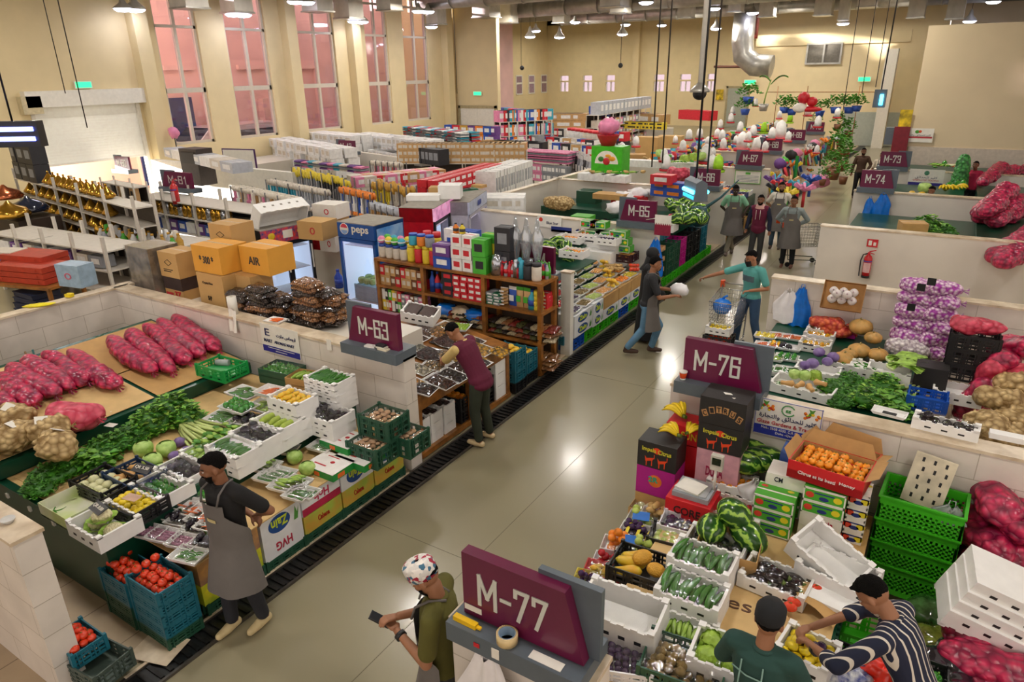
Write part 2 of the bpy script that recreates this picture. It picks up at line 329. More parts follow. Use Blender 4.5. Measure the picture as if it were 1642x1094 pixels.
for i,(a,b) in enumerate(seen):
 p=at(a,b,LZ) if ray(a,b)[2]>.065 else None
 d=ray(a,b); tt=(LZ-HC)/d[2] if d[2]>0 else 0
 if d[2]<=0.02 or tt*math.hypot(d[0],d[1])>57:
  zz=5.6+.0; tt=46/math.hypot(d[0],d[1]); p=V((d[0]*tt,d[1]*tt,HC+d[2]*tt))
 else: p=V((d[0]*tt,d[1]*tt,LZ))
 if p.x<-25.3: k=25.0/-p.x; p=V((p.x*k,p.y*k,HC+(p.z-HC)*k))
 lamp(p.x,p.y,p.z,'round lit high bay lamp hanging under the hall ceiling')
for x in (-29,-22,-15,-9,-3.3,2.5):
 for y in (3,10,18,27,36,44,55):
  if x>-1 and y>30 or x<-26 and y<44 or x>-12 and y>46 or x>-1 and y>26: continue
  if not(x<-2 and y>18): lamp(x,y,LZ+.3,'round lit high bay lamp hanging under the hall ceiling')
  light('lamp_light','AREA',(x,y,LZ+.2),178,'fff7ea',size=.6)
t0=None
seen=[(0,)]
for i,(a,b,w) in enumerate([(305,15,1.1),(381,22,1.0),(510,20,1.1),(560,31,1.1),(625,18,1.0),(700,40,.9),(780,29,1.3),(815,38,1.0),(900,38,.9),(995,22,1.0),(1100,30,.9),(1230,28,.9),(1320,26,1.0),(1390,12,1.0),(1352,33,.6),(1468,30,.9),(1530,32,.9),(985,12,1.2),(1180,20,.8)]):
 d=ray(a,b); tt=(7.3-HC)/d[2]; dd=min(tt*math.hypot(d[0],d[1]),44); k=dd/math.hypot(d[0],d[1]); x,y,z=d[0]*k,d[1]*k,HC+d[2]*k
 if x<-25: k=24.6/-x; x,y,z=x*k,y*k,HC+(z-HC)*k
 s=w*.85
 if t0 is None:
  t0=T('duct_drop','white boxed air duct dropping from the hall ceiling','duct',(x,y,z),group='air duct drops under the ceiling')
  mb=BX(-.5,-.5,.06,.5,.5,1.8); mb.mi=1; mb.box(-.55,-.55,0,.55,.55,.06); P('duct',mb,[mat('duct_white','d9d4c8',.5,var=.1,scale=2),mGREYM],t0); t0.scale=(s,s,(8.79-z)/1.8)
 else: dup(t0,(x,y,z),scale=(s,s,(8.79-z)/1.8))
for k,(y,z) in enumerate(((30,7.9),(38,7.9),(45,7.8))):
 mb=MB().cyl((-24,y,z),(2,y,z),.42,n=20)
 for x in range(-24,2,2): mb.cyl((x,y,z),(x+.06,y,z),.45,n=20)
 O('air_duct','long round metal air duct, number %s from the camera'%['one','two','three'][k],'duct',mb,mGREYM)
# == produce and container kit
def hsv(c,k):
 return '%02x%02x%02x'%tuple(max(0,min(255,int(int(c[i:i+2],16)*k))) for i in (0,2,4))
G='gloss'
def pm(n,c,rough=.3,**k): return mat('skin_'+n,c,rough,**k)
def melon_fn(m,nt,N,L,b,tc):
 s=N.new('ShaderNodeSeparateXYZ'); L.new(tc.outputs['Object'],s.inputs[0])
 a=N.new('ShaderNodeMath'); a.operation='ARCTAN2'; L.new(s.outputs[1],a.inputs[0]); L.new(s.outputs[2],a.inputs[1])
 n=N.new('ShaderNodeTexNoise'); n.inputs['Scale'].default_value=14; L.new(tc.outputs['Object'],n.inputs[0])
 q=N.new('ShaderNodeMath'); q.operation='MULTIPLY_ADD'; q.inputs[1].default_value=.55; L.new(n.outputs['Fac'],q.inputs[0]); L.new(a.outputs[0],q.inputs[2])
 w=N.new('ShaderNodeMath'); w.operation='MULTIPLY'; w.inputs[1].default_value=15; L.new(q.outputs[0],w.inputs[0])
 si=N.new('ShaderNodeMath'); si.operation='SINE'; L.new(w.outputs[0],si.inputs[0])
 mr=N.new('ShaderNodeMapRange'); mr.inputs['From Min'].default_value=-1; L.new(si.outputs[0],mr.inputs[0])
 r=ramp(N,[(.5,'26501a'),(.75,'3f7a26'),(.93,'a4cc50')]); L.new(mr.outputs[0],r.inputs[0]); L.new(r.outputs[0],b.inputs['Base Color'])
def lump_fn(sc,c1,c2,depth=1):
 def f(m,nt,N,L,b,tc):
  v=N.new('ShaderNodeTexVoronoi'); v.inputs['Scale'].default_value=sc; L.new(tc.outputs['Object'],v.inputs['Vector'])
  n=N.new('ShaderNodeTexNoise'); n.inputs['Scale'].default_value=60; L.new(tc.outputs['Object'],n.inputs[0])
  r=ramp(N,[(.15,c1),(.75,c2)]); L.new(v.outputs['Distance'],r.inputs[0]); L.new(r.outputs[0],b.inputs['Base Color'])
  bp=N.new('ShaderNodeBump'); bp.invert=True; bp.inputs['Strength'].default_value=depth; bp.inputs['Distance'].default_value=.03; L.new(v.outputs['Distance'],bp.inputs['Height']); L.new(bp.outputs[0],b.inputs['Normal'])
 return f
mLEAFS=[pm('leaf%d'%i,c,.5,var=.3,scale=12) for i,c in enumerate(('4f9426','74b034','3b7d20','a6cf55','7fa838'))]
def leafy(L,W,H,n,ls,seed=1,up=.5,core=1):
 r=random.Random(seed); mb=MB()
 for i in range(n):
  a=r.uniform(0,2*PI); q=math.sqrt(r.random()); x=q*math.cos(a)*L/2; y=q*math.sin(a)*W/2; z=H*(1-q*q*.8)*r.uniform(.55,1)
  mb.mi=r.choice((0,0,1,2)); s=ls*r.uniform(.6,1.3); ang=r.uniform(0,2*PI)
  d=V((math.cos(ang),math.sin(ang),r.uniform(-.3,up))).normalized(); u=d.cross(V((0,0,1))).normalized(); nn=u.cross(d)
  p=V((x,y,z))
  mb.add([p,p+d*s*.5+u*s*.35+nn*s*.15,p+d*s,p+d*s*.5-u*s*.35+nn*s*.15,p+d*s*.55-nn*s*.1],[(0,1,4),(1,2,4),(2,3,4),(3,0,4)],True)
 mb.mi=2
 if core: mb.ball((0,0,H*.35),(L*.42,W*.42,H*.4),12,7,.3)
 return mb
PROD={}
def prod(k):
 if k in PROD: return PROD[k]
 mb=MB(); r=random.Random(hash(k)%999 if False else len(PROD)+5); ms=None
 def rnd(rad,c,rough=.25,sq=(1,1,.88),stem='3d7a26',n=14,m=9,nz=.04,cal=True,coat=.3):
  mb.ball((0,0,rad*sq[2]),(rad*sq[0],rad*sq[1],rad*sq[2]),n,m,nz)
  if cal:
   mb.mi=1; z=rad*sq[2]*2-rad*.06
   for i in range(5):
    a=i*2*PI/5; mb.add([(0,0,z+.004),(math.cos(a-.3)*rad*.2,math.sin(a-.3)*rad*.2,z+.003),(math.cos(a)*rad*.5,math.sin(a)*rad*.5,z-rad*.12),(math.cos(a+.3)*rad*.2,math.sin(a+.3)*rad*.2,z+.003)],[(0,1,2,3)])
   mb.cyl((0,0,z),(.004,0,z+rad*.2),rad*.06,n=5)
  return [pm(k,c,rough,coat=coat,scale=30,var=.1),pm('calyx'+stem,stem,.6)]
 def lng(L,rad,c,bend=.15,tipr=.5,rough=.25,cap=None,ns=9,n=10,wob=0,coat=.3):
  pts=[];rs=[]
  for i in range(ns):
   t=i/(ns-1); pts.append(((t-.5)*L,math.sin(t*PI)*L*bend,rad)); e=min(1,math.sin(PI*min(1,max(0,t*.97+.015)))**.45)
   rs.append(max(.002,rad*e*(1-(1-tipr)*(1-t))*(1+wob*math.sin(t*9))))
  mb.tube(pts,rs,n)
  if cap: mb.mi=1; mb.tube([(L*.44,0,rad),(L*.5,0,rad),(L*.58,0,rad*1.2)],[rad*.75*1.04,rad*.5,rad*.16],8)
  return [pm(k,c,rough,coat=coat,scale=25,var=.12),pm('cap'+str(cap),cap or '3d7a26',.5)]
 if k=='tomato': ms=rnd(.038,'e0401c')
 elif k=='orange': ms=rnd(.04,'f58a14',.4,(1,1,.95),cal=False,nz=.02)
 elif k=='mandarin': ms=rnd(.035,'f79a1e',.4,(1,1,.85),stem='4d8a2a')
 elif k=='lemon': ms=rnd(.034,'f5d925',.35,(1.2,.95,.9),cal=False)
 elif k=='yellow_guava': ms=rnd(.034,'e9dc3c',.35,(1.05,1,.95),cal=False)
 elif k=='red_apple': ms=rnd(.038,'c01f2b',.2,(1,1,.9),stem='5d4420')
 elif k=='peach': ms=rnd(.036,'e0a04a',.5,(1,1,.9),cal=False,coat=0)
 elif k=='green_apple': ms=rnd(.036,'9fc63b',.2,(1,1,.9),stem='5d4420')
 elif k=='plum': ms=rnd(.03,'3c1f4e',.18,(1,1,.95),cal=False)
 elif k=='guava': ms=rnd(.036,'b5c95a',.4,cal=False)
 elif k=='kiwi': ms=rnd(.033,'8b7340',.8,(1.15,.95,.9),cal=False,coat=0)
 elif k=='white_onion': ms=rnd(.045,'d9d9a8',.3,(1,1,.85),cal=False)
 elif k=='red_onion': ms=rnd(.034,'9b3b6a',.3,(1,1,.85),cal=False)
 elif k=='potato': ms=rnd(.035,'c9a566',.7,(1.4,.95,.85),cal=False,nz=.2,coat=0)
 elif k=='ginger': ms=rnd(.035,'c6a164',.7,(1.6,.8,.7),cal=False,nz=.9,coat=0)
 elif k=='shallot': ms=rnd(.02,'a8738c',.35,(1,1,.9),cal=False)
 elif k=='garlic': ms=[pm('garlic','e6dcd8',.5),pm('garlic_tip','c9a7b7',.5)]; mb.ball((0,0,.025),(.028,.028,.024),12,8,0,fn=lambda d,t,a:1+.07*abs(math.cos(t*4))); mb.mi=1; mb.cyl((0,0,.045),(0,0,.068),.006,.003,n=6)
 elif k=='mushroom_roll': ms=rnd(.03,'c9a27c',.7,(1.3,1,.6),cal=False,nz=.3,coat=0)
 elif k=='cucumber': ms=lng(.19,.019,'3a7d20',.06,.85)
 elif k=='small_cucumber': ms=lng(.13,.015,'3f8228',.05,.85)
 elif k=='zucchini': ms=lng(.16,.021,'9bbf4e',.03,.8,cap='6d8f35')
 elif k=='marrow': ms=lng(.3,.042,'b3cb57',.1,.75,cap='7f9c3c')
 elif k=='eggplant': ms=lng(.17,.036,'150c1c',.06,1.2,.12,cap='5d7a2c',n=12)
 elif k=='round_eggplant': ms=rnd(.05,'170d20',.08,(1.15,1,.95),stem='5d7a2c')
 elif k=='carrot': ms=lng(.16,.014,'ee7422',.02,.35,.45,cap='e36416',coat=0)
 elif k=='okra': ms=lng(.09,.009,'6f9a32',.1,.4,.5,cap='5a7f2a',coat=0)
 elif k=='chili': ms=lng(.11,.008,'3c8a1e',.16,.35,.15,cap='6aa33a')
 elif k=='green_pepper': ms=[pm(k,'2f8a1e',.18,coat=.4),pm('capp','6aa33a')]; mb.ball((0,0,.04),(.04,.036,.04),16,9,.05,fn=lambda d,t,a:1+.1*abs(math.cos(1.5*t))); mb.mi=1; mb.cyl((0,0,.075),(.005,0,.1),.006,n=6)
 elif k=='yellow_pepper': ms=[pm(k,'f2b31a',.18,coat=.4),pm('capp','6aa33a')]; mb.ball((0,0,.04),(.04,.036,.04),16,9,.05,fn=lambda d,t,a:1+.1*abs(math.cos(1.5*t))); mb.mi=1; mb.cyl((0,0,.075),(.005,0,.1),.006,n=6)
 elif k=='cabbage':
  ms=[pm(k,'bcd980',.45,col2='8fb850',scale=14,bump=.6,bscale=10),pm('cabbage_vein','d5e3a0',.5)]; mb.ball((0,0,.085),(.1,.1,.085),20,12,.06,2)
  for i in range(7):
   a=i*.9; mb.mi=0; mb.cloth(lambda u,v,a=a:((.104+.006*math.sin(v*9))*math.cos(a+(u-.5)*1.6)*math.cos((v-.5)*1.9),(.104)*math.sin(a+(u-.5)*1.6)*math.cos((v-.5)*1.9),.085+.09*math.sin((v-.4)*1.9)),7,6)
 elif k=='red_cabbage': ms=[pm(k,'5b3a7c',.35,var=.2,col2='8d78ac',scale=8)]; mb.ball((0,0,.075),(.09,.09,.075),20,12,.08,2)
 elif k=='lettuce':
  ms=[pm(k,'aace4a',.4,var=.2)]; mb.ball((0,0,.08),(.1,.1,.08),24,14,.22,4)
  for i in range(9):
   a=i*.73; mb.cloth(lambda u,v,a=a:((.11+.012*math.sin(u*14))*math.cos(a+(u-.5)*1.5)*(1-.25*v),(.11+.012*math.cos(u*12))*math.sin(a+(u-.5)*1.5)*(1-.25*v),.02+.12*v+.01*math.sin(u*17)),9,5)
 elif k=='cauliflower':
  ms=[pm(k,'e9dfb6',.7),mLEAFS[3]]; mb.ball((0,0,.06),(.085,.085,.065),14,8)
  for i in range(70):
   a=i*2.399; h=1-i/70*.95; q=math.sqrt(max(0,1-h*h)); mb.ball((.078*q*math.cos(a),.078*q*math.sin(a),.06+.062*h),.019,8,5,.25)
  mb.mi=1
  for i in range(8):
   a=i*.785; mb.cloth(lambda u,v,a=a:((.09+.05*v)*math.cos(a+(u-.5)*.9),(.09+.05*v)*math.sin(a+(u-.5)*.9),.02+.07*v-.03*v*v+.006*math.sin(u*9)),4,4)
 elif k=='pumpkin': ms=[pm(k,'cf9a52',.5,var=.15,col2='a9894a'),pm('pstem','8a7a45')]; mb.ball((0,0,.1),(.15,.15,.1),36,12,.03,fn=lambda d,t,a:1+.07*abs(math.cos(t*5))); mb.mi=1; mb.cyl((0,0,.19),(.02,0,.23),.018,.012,n=7)
 elif k=='butternut': ms=[pm(k,'d8a765',.5)]; mb.tube([(-.11,0,.05),(-.09,0,.05),(-.03,0,.05),(.03,0,.05),(.08,0,.05),(.11,0,.05)],[.02,.042,.035,.045,.058,.02],12)
 elif k=='watermelon': ms=[pm(k,'2f6a1c',.25,var=0,fn=melon_fn,coat=.2)]; mb.ball((0,0,.13),(.2,.135,.13),28,16)
 elif k=='mango': ms=[pm(k,'eba52b',.3,col2='d8c23a',scale=8)]; mb.ball((0,0,.04),(.075,.045,.04),14,9,.1,2)
 elif k=='papaya': ms=[pm(k,'e59a1f',.3,col2='d1c33c',scale=5)]; mb.tube([(-.15,0,.06),(-.12,0,.06),(-.03,0,.06),(.07,.01,.06),(.13,.01,.06),(.155,.01,.06)],[.01,.04,.055,.065,.045,.01],14)
 elif k=='net_melon': ms=[pm(k,'e2a93a',.6,bump=1,bscale=60)]; mb.ball((0,0,.07),(.1,.08,.07),16,10)
 elif k=='banana': # hand of bananas
  ms=[pm(k,'f2cf1e',.4),pm('btip','5b6b1c',.5)]
  for i in range(7):
   a=(i-3)*.2; pts=[];rs=[]
   for j in range(9):
    t=j/8; pts.append((.02+.19*t*math.cos(a),.2*t*math.sin(a)+a*.03,.05+.07*math.sin(t*2.6)+(.012 if i%2 else 0))); rs.append((.006,.013,.018,.02,.02,.02,.018,.012,.004)[j])
   mb.mi=0; mb.tube(pts,rs,7); mb.mi=1; mb.cyl(pts[-1],Vector(pts[-1])+V((.006,0,-.004)),.006,.004,n=6)
  mb.cyl((-.02,0,.06),(.035,0,.055),.02,.022,n=8)
 elif k=='leek':
  ms=[pm(k,'e8edc0',.4),mLEAFS[0],mLEAFS[3]]
  for i in range(9):
   y=(i-4)*.014; mb.mi=0; mb.tube([(-.18,y*.6,.03),(-.05,y,.035),(.06,y*1.4,.03)],[.008,.011,.012],6); mb.mi=1+i%2; mb.tube([(.06,y*1.4,.03),(.16,y*2.4,.05),(.24,y*3.4,.035)],[.012,.015,.003],5)
 elif k=='celery':
  ms=[pm('celery_stalk','cfdf8e',.35),mLEAFS[3],mLEAFS[0]]
  for i in range(11):
   y=(i-5)*.016; z=.03+.02*(i%3); mb.mi=0; mb.tube([(-.2,y*.35,z*.9),(-.05,y,z),(.12,y*1.5,z*1.2)],[.014,.012,.007],6)
   for j in range(5): mb.mi=1+(j+i)%2; mb.ball((.14+.035*j+R.uniform(-.02,.02),y*1.7+R.uniform(-.02,.02),z*1.2+R.uniform(0,.02)),(.035,.022,.01),6,4,.5,3,i*7+j)
 elif k=='spring_lettuce':
  ms=[mLEAFS[3],pm('rib','dfeab0',.4)]
  for i in range(14):
   a=(i-6.5)*.13; mb.mi=0; q=R.uniform(.8,1.15); mb.cloth(lambda u,v,a=a,q=q:((-.12+.34*v*q)*math.cos(a)-(u-.5)*.1*math.sin(a)*(.3+v),(-.12+.34*v*q)*math.sin(a)+(u-.5)*.1*(.3+v),.03+.05*math.sin(v*2.5)+.02*abs(u-.5)+.008*math.sin(u*15+v*9)+.003*(i%5)),4,6); mb.mi=1; mb.tube([(-.13*math.cos(a),-.13*math.sin(a),.03),(.06*math.cos(a),.06*math.sin(a),.075)],[.012,.006],5)
 elif k=='parsley': mb=leafy(.3,.26,.13,420,.035,3); ms=[mLEAFS[0],mLEAFS[1],mLEAFS[2]]
 elif k=='dill': mb=leafy(.3,.24,.12,500,.026,4,.9); ms=[mLEAFS[0],mLEAFS[0],mLEAFS[2]]
 elif k=='mint': mb=leafy(.34,.3,.2,420,.05,5); ms=[mLEAFS[1],mLEAFS[3],mLEAFS[2]]
 elif k=='spinach': mb=leafy(.32,.26,.12,160,.08,6,.3); ms=[mLEAFS[1],mLEAFS[2],mLEAFS[0]]
 PROD[k]=mb.mesh(k,ms); return PROD[k]
def place(k,name,label,cat,loc,rz=0,group=None,s=1,rot=None): return O(name,label,cat,prod(k),None,loc,rz,group,None,rot,s)
# containers -------------------------------------------------------
mFOAM=mat('white_foam','f1f0ec',.55,var=.03,bump=.15,bscale=200); mCARD=mat('brown_card','c49a5e',.75,var=.08,scale=5); mCARDL=mat('pale_card','d8b67c',.75,var=.08,scale=5); mINS=mat('card_inside','b98f58',.8,var=.08)
mTEAL=mat('crate_teal','1f6a7c',.4,var=.06); mDGRN=mat('crate_dark_green','24513c',.45,var=.06); mLGRN=mat('crate_bright_green','3fb51d',.35,var=.05); mBLUE=mat('crate_blue','1d55b5',.35,var=.05); mGCOUNT=mat('counter_green','0f4632',.3,var=.08,scale=3)
mDBLK=mat('crate_black','1b1c1e',.4,var=.1)
def foam_box_mb(L,W,H,floor=.02,notch=True,holes=0):
 mb=MB(); t=.022; a,b=L/2,W/2
 mb.box(-a,-b,0,a,b,floor)
 for sx in (-1,1): mb.box(sx*a-(t if sx>0 else 0),-b,floor,sx*a+(0 if sx>0 else t),b,H)
 for sy in (-1,1):
  y0,y1=(b-t,b) if sy>0 else (-b,-b+t)
  if notch:
   n=5 if L>.45 else 3; w=(L-2*t)/(2*n+1)
   mb.box(-a+t,y0,floor,a-t,y1,H-.012)
   for i in range(n+1): mb.box(-a+t+2*i*w,y0,H-.012,-a+t+(2*i+1)*w,y1,H)
  else: mb.box(-a+t,y0,floor,a-t,y1,H)
 for sx in (-1,1):
  for sy in (-1,1): mb.box(sx*a-(.05 if sx>0 else 0),sy*b-(.05 if sy>0 else 0),H-.01,sx*a+(0 if sx>0 else .05),sy*b+(0 if sy>0 else .05),H+.015)
 if holes:
  mb.mi=1
  for i in range(holes): x=-a+L*(i+1)/(holes+1); mb.box(x-.025,-b-.002,H*.35,x+.025,-b-.0005,H*.5); mb.box(x-.025,b+.0005,H*.35,x+.025,b+.002,H*.5)
 return mb
def crate_mb(L,W,H,floor=.02,rows=3,n=7,solid=.35):
 mb=MB(); a,b=L/2,W/2; t=.012
 mb.box(-a,-b,floor-.015,a,b,floor)
 def side(p,q,nn):
  p=Vector(p);q=Vector(q)
  for k in range(rows+1):
   z=.01+(H-.02)*k/rows; w=.022 if k in(0,rows) else .012
   mb.bar(p+V((0,0,z)),q+V((0,0,z)),t,w*1.3)
  for i in range(nn+1): r=p.lerp(q,i/nn); mb.bar(r,r+V((0,0,H)),t*.9,t*1.3 if 0<i<nn else .02)
  for i in range(nn):
   if i%2==0: r=p.lerp(q,(i+.5)/nn); mb.bar(r+V((0,0,.01)),r+V((0,0,H*.98)),t*.6,(q-p).length/nn*.55)
 side((-a,-b,0),(a,-b,0),n); side((-a,b,0),(a,b,0),n); side((-a,-b,0),(-a,b,0),max(3,n*2//3)); side((a,-b,0),(a,b,0),max(3,n*2//3))
 for sx in(-1,1):
  for sy in(-1,1): mb.box(sx*a-.014,sy*b-.014,0,sx*a+.014,sy*b+.014,H+.02)
 return mb
def tray_mb(L,W,H=.03):
 mb=MB(); a,b=L/2,W/2
 mb.add([(-a*.85,-b*.85,.0),(a*.85,-b*.85,0),(a*.85,b*.85,0),(-a*.85,b*.85,0),(-a,-b,H),(a,-b,H),(a,b,H),(-a,b,H),(-a*.95,-b*.93,H),(a*.95,-b*.93,H),(a*.95,b*.93,H),(-a*.95,b*.93,H),(-a*.82,-b*.82,.006),(a*.82,-b*.82,.006),(a*.82,b*.82,.006),(-a*.82,b*.82,.006)],
 [(3,2,1,0),(0,1,5,4),(1,2,6,5),(2,3,7,6),(3,0,4,7),(4,5,9,8),(5,6,10,9),(6,7,11,10),(7,4,8,11),(8,9,13,12),(9,10,14,13),(10,11,15,14),(11,8,12,15),(12,13,14,15)],False); return mb
def film_mb(L,W,H,z0):
 mb=MB(); a,b=L/2,W/2
 return mb.cloth(lambda u,v:((u-.5)*L,(v-.5)*W,z0+H*min(1,(1-abs(2*u-1)**3))*min(1,(1-abs(2*v-1)**3))+.004*math.sin(u*19)*math.sin(v*13)),12,10)
def carton_mb(L,W,H,floor=.01,flaps=True,t=.006,open_=True):
 mb=MB(); a,b=L/2,W/2; mb.box(-a,-b,0,a,b,floor)
 mb.box(-a,-b,0,a,-b+t,H).box(-a,b-t,0,a,b,H).box(-a,-b+t,0,-a+t,b-t,H).box(a-t,-b+t,0,a,b-t,H)
 return mb
mesh_cache={}
def cm(key,fn,mats):
 if key not in mesh_cache: mesh_cache[key]=fn().mesh(key[0],mats)
 return mesh_cache[key]
def container(kind,label,loc,L,W,H,rz=0,col=None,name=None,cat='box',group=None,floor=None,art=None,rot=None):
 fl=floor if floor is not None else max(.015,H-.09)
 key=(kind,round(L,3),round(W,3),round(H,3),str(col and col.name),round(fl,3))
 if kind=='foam': me=cm(key,lambda:foam_box_mb(L,W,H,fl,holes=3),[mFOAM,mBLK]); nm=name or 'foam_box'
 elif kind=='crate': me=cm(key,lambda:crate_mb(L,W,H,fl),[col]); nm=name or 'plastic_crate'; cat='crate' if cat=='box' else cat
 elif kind=='tray': me=cm(key,lambda:tray_mb(L,W,H),[mFOAM if not col else col]); nm=name or 'foam_tray'; cat='tray'
 elif kind=='carton': me=cm(key,lambda:carton_mb(L,W,H,fl),[col or mCARD]); nm=name or 'cardboard_tray'
 me2=me
 if art or kind=='tray':
  t=T(nm,label,cat,loc,rz,group,rot=rot); P({'foam':'tub','crate':'basket','tray':'dish','carton':'tray_body'}[kind],me,None,t)
  return t,fl
 return O(nm,label,cat,me,None,loc,rz,group,rot=rot),fl
def cap1(k,a,b,s,yaw):
 bb=[v.co for v in prod(k).vertices]; w=(max(v.x for v in bb)-min(v.x for v in bb))*s; d=(max(v.y for v in bb)-min(v.y for v in bb))*s
 if yaw is not None and abs(math.cos(yaw))<.5: w,d=d,w
 return max(1,round(a/w))*max(1,round(b/d))
def fill(k,n,L,W,z,origin,rz,label,cat,group,name=None,layers=1,s=1,yaw=None,jit=.15,tilt=0,rows=None,film=None,m0=.03):
 """lay n items of produce k on a grid over L x W (local), top-level objects sharing a group"""
 a,b=L-2*m0,W-2*m0; me=prod(k); bb=[v.co for v in me.vertices]; w=max(v.x for v in bb)-min(v.x for v in bb); d=max(v.y for v in bb)-min(v.y for v in bb); w*=s;d*=s
 if yaw is not None and abs(math.cos(yaw))<.5: w,d=d,w
 nx=max(1,round(a/w)); ny=max(1,round(b/d)); h=(max(v.z for v in bb)-min(v.z for v in bb))*s
 cells=[]
 for l in range(layers+3):
  o=(l%2)*.5
  for i in range(nx-(l%2)):
   for j in range(ny-(l%2) if ny>1 else 1): cells.append((-a/2+a*(i+.5+o)/nx,-b/2+b*(j+.5+(o if ny>1 else 0))/ny,l*h*.72))
 cells=cells[:n]; c,sn=math.cos(rz),math.sin(rz)
 for i,(x,y,zz) in enumerate(cells):
  x+=R.uniform(-jit,jit)*w*.3; y+=R.uniform(-jit,jit)*d*.3
  ry=rz+(yaw if yaw is not None else R.uniform(0,6.28))+R.uniform(-jit,jit)
  O(name or k,label,cat,me,None,(origin[0]+x*c-y*sn,origin[1]+x*sn+y*c,origin[2]+z+zz),group=group,rot=(R.uniform(-tilt,tilt),R.uniform(-tilt,tilt),ry),scale=s*R.uniform(.93,1.07))
def filled(kind,where,L,W,H,prodk,n,what,clabel,rz=0,col=None,cat=None,floor=None,s=1,yaw=None,film=False,layers=1,tilt=.25,group=None,jit=.15,name=None,pz=None,art=None,tag=None,m0=.03,pname=None):
 """container plus its produce; where = world location of the base centre"""
 if prodk and floor is None and kind!='tray': zz=[v.co.z for v in prod(prodk).vertices]; floor=max(.015,H-1.15*s*max(zz)*(1 if n<cap1(prodk,L-2*m0,W-2*m0,s,yaw)*1.3 else 1.5))
 if prodk and n>5: n=max(n,int(cap1(prodk,L-2*m0,W-2*m0,s,yaw)*1.02))
 c,fl=container(kind,clabel,where,L,W,H,rz,col,floor=floor if kind!='tray' else .006,art=art or film)
 if art: art(c,L,W,H)
 if prodk: fill(prodk,n,L,W,fl if pz is None else pz,where,rz,what,cat or prodk.replace('_',' '),group or what.split(' in ')[0][:30]+' '+clabel[:40],s=s,yaw=yaw,layers=layers,tilt=tilt,jit=jit,m0=m0,name=pname)
 if film: P('cling_film',cm(('film',round(L,2),round(W,2),round(H,2)),lambda:film_mb(L*.98,W*.98,.035 if kind=='tray' else .05,H),mFILM),None,c,'clear glossy cling film')
 return c
def base(px,py,ztop,H):      # base point of something of height H whose top centre is seen at px,py at height ztop
 p=at(px,py,ztop); p.z=ztop-H; return p
# sacks ------------------------------------------------------------
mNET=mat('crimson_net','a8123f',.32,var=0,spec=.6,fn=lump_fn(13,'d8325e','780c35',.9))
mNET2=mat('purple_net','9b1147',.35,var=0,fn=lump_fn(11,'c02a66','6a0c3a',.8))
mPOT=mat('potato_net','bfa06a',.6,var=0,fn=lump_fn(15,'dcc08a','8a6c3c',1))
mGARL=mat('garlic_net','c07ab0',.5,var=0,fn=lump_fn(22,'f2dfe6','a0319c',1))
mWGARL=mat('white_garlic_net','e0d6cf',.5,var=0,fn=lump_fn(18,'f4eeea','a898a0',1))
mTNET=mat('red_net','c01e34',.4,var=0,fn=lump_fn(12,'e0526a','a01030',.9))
def sack_mb(L,r,seed,amp=.14,fr=9,flat=.8):
 mb=MB(); n,m=30,34; vs=[]
 for i in range(m+1):
  t=i/m; x=(t-.5)*L; e=(1-abs(2*t-1)**5)**.5*(1-.1*math.sin(t*5+seed)); e=max(e,.02)
  for j in range(n):
   a=2*PI*j/n; p=V((x,math.cos(a)*r*e,math.sin(a)*r*e*flat))
   d=noise.voronoi(p*fr+V((seed*3.1,0,0)))[0][0]; q=1+amp*(.55-d)*2*(.3+.7*e)
   vs.append((p.x+.03*math.sin(a*2+seed)*e,p.y*q+.02*math.sin(t*6+seed),p.z*q+r*flat))
 mb.add(vs,[(i*n+j,(i+1)*n+j,(i+1)*n+(j+1)%n,i*n+(j+1)%n)[::-1] for i in range(m) for j in range(n)],True)
 return mb
def tuft_mb(L,r,seed):
 mb=MB(); x=L/2-.01
 for k in range(6):
  a=k*1.05; mb.add([(x,0,r*.8),(x+.07,.05*math.cos(a),r*.8+.05*math.sin(a)),(x+.08,.05*math.cos(a+.6),r*.8+.05*math.sin(a+.6))],[(0,1,2)],True)
 return mb
def sack(label,loc,L,r,m,seed,rz=0,ry=0,rx=0,group=None,name='onion_sack',cat='sack',fr=9,amp=.16,flat=.8):
 t=T(name,label,cat,loc,group=group,rot=(rx,ry,rz))
 P('net_bag',cm(('sack',L,r,seed%4,m.name,fr),lambda:sack_mb(L,r,seed%4,amp,fr,flat),m),None,t)
 P('tied_end',cm(('tuft',L,r,m.name),lambda:tuft_mb(L,r,seed),m),None,t,'gathered end of the net'); return t
# cartons ----------------------------------------------------------
def closed_box(name,label,loc,L,W,H,m,rz=0,tape=True,art=None,group=None,rot=None,top=None):
 t=T(name,label,'box',loc,rz,group,rot=rot); mb=BX(-L/2,-W/2,0,L/2,W/2,H)
 if top: mb.m[1]=1
 P('carton',mb,[m,top or m],t)
 if tape: P('flap_seam',BX(-L/2,-.003,H,L/2,.003,H+.002),M_('a07c4a',.7),t); P('tape',BX(-L/2-.001,-.025,H,L/2+.001,.025,H+.001),M_('d0b080',.3),t)
 if art: art(t,L,W,H)
 return t
FRT=(PI/2,0,0)                       # text facing -Y
def faceX(s): return (PI/2,0,PI/2*s) # text facing +X (s=1) / -X
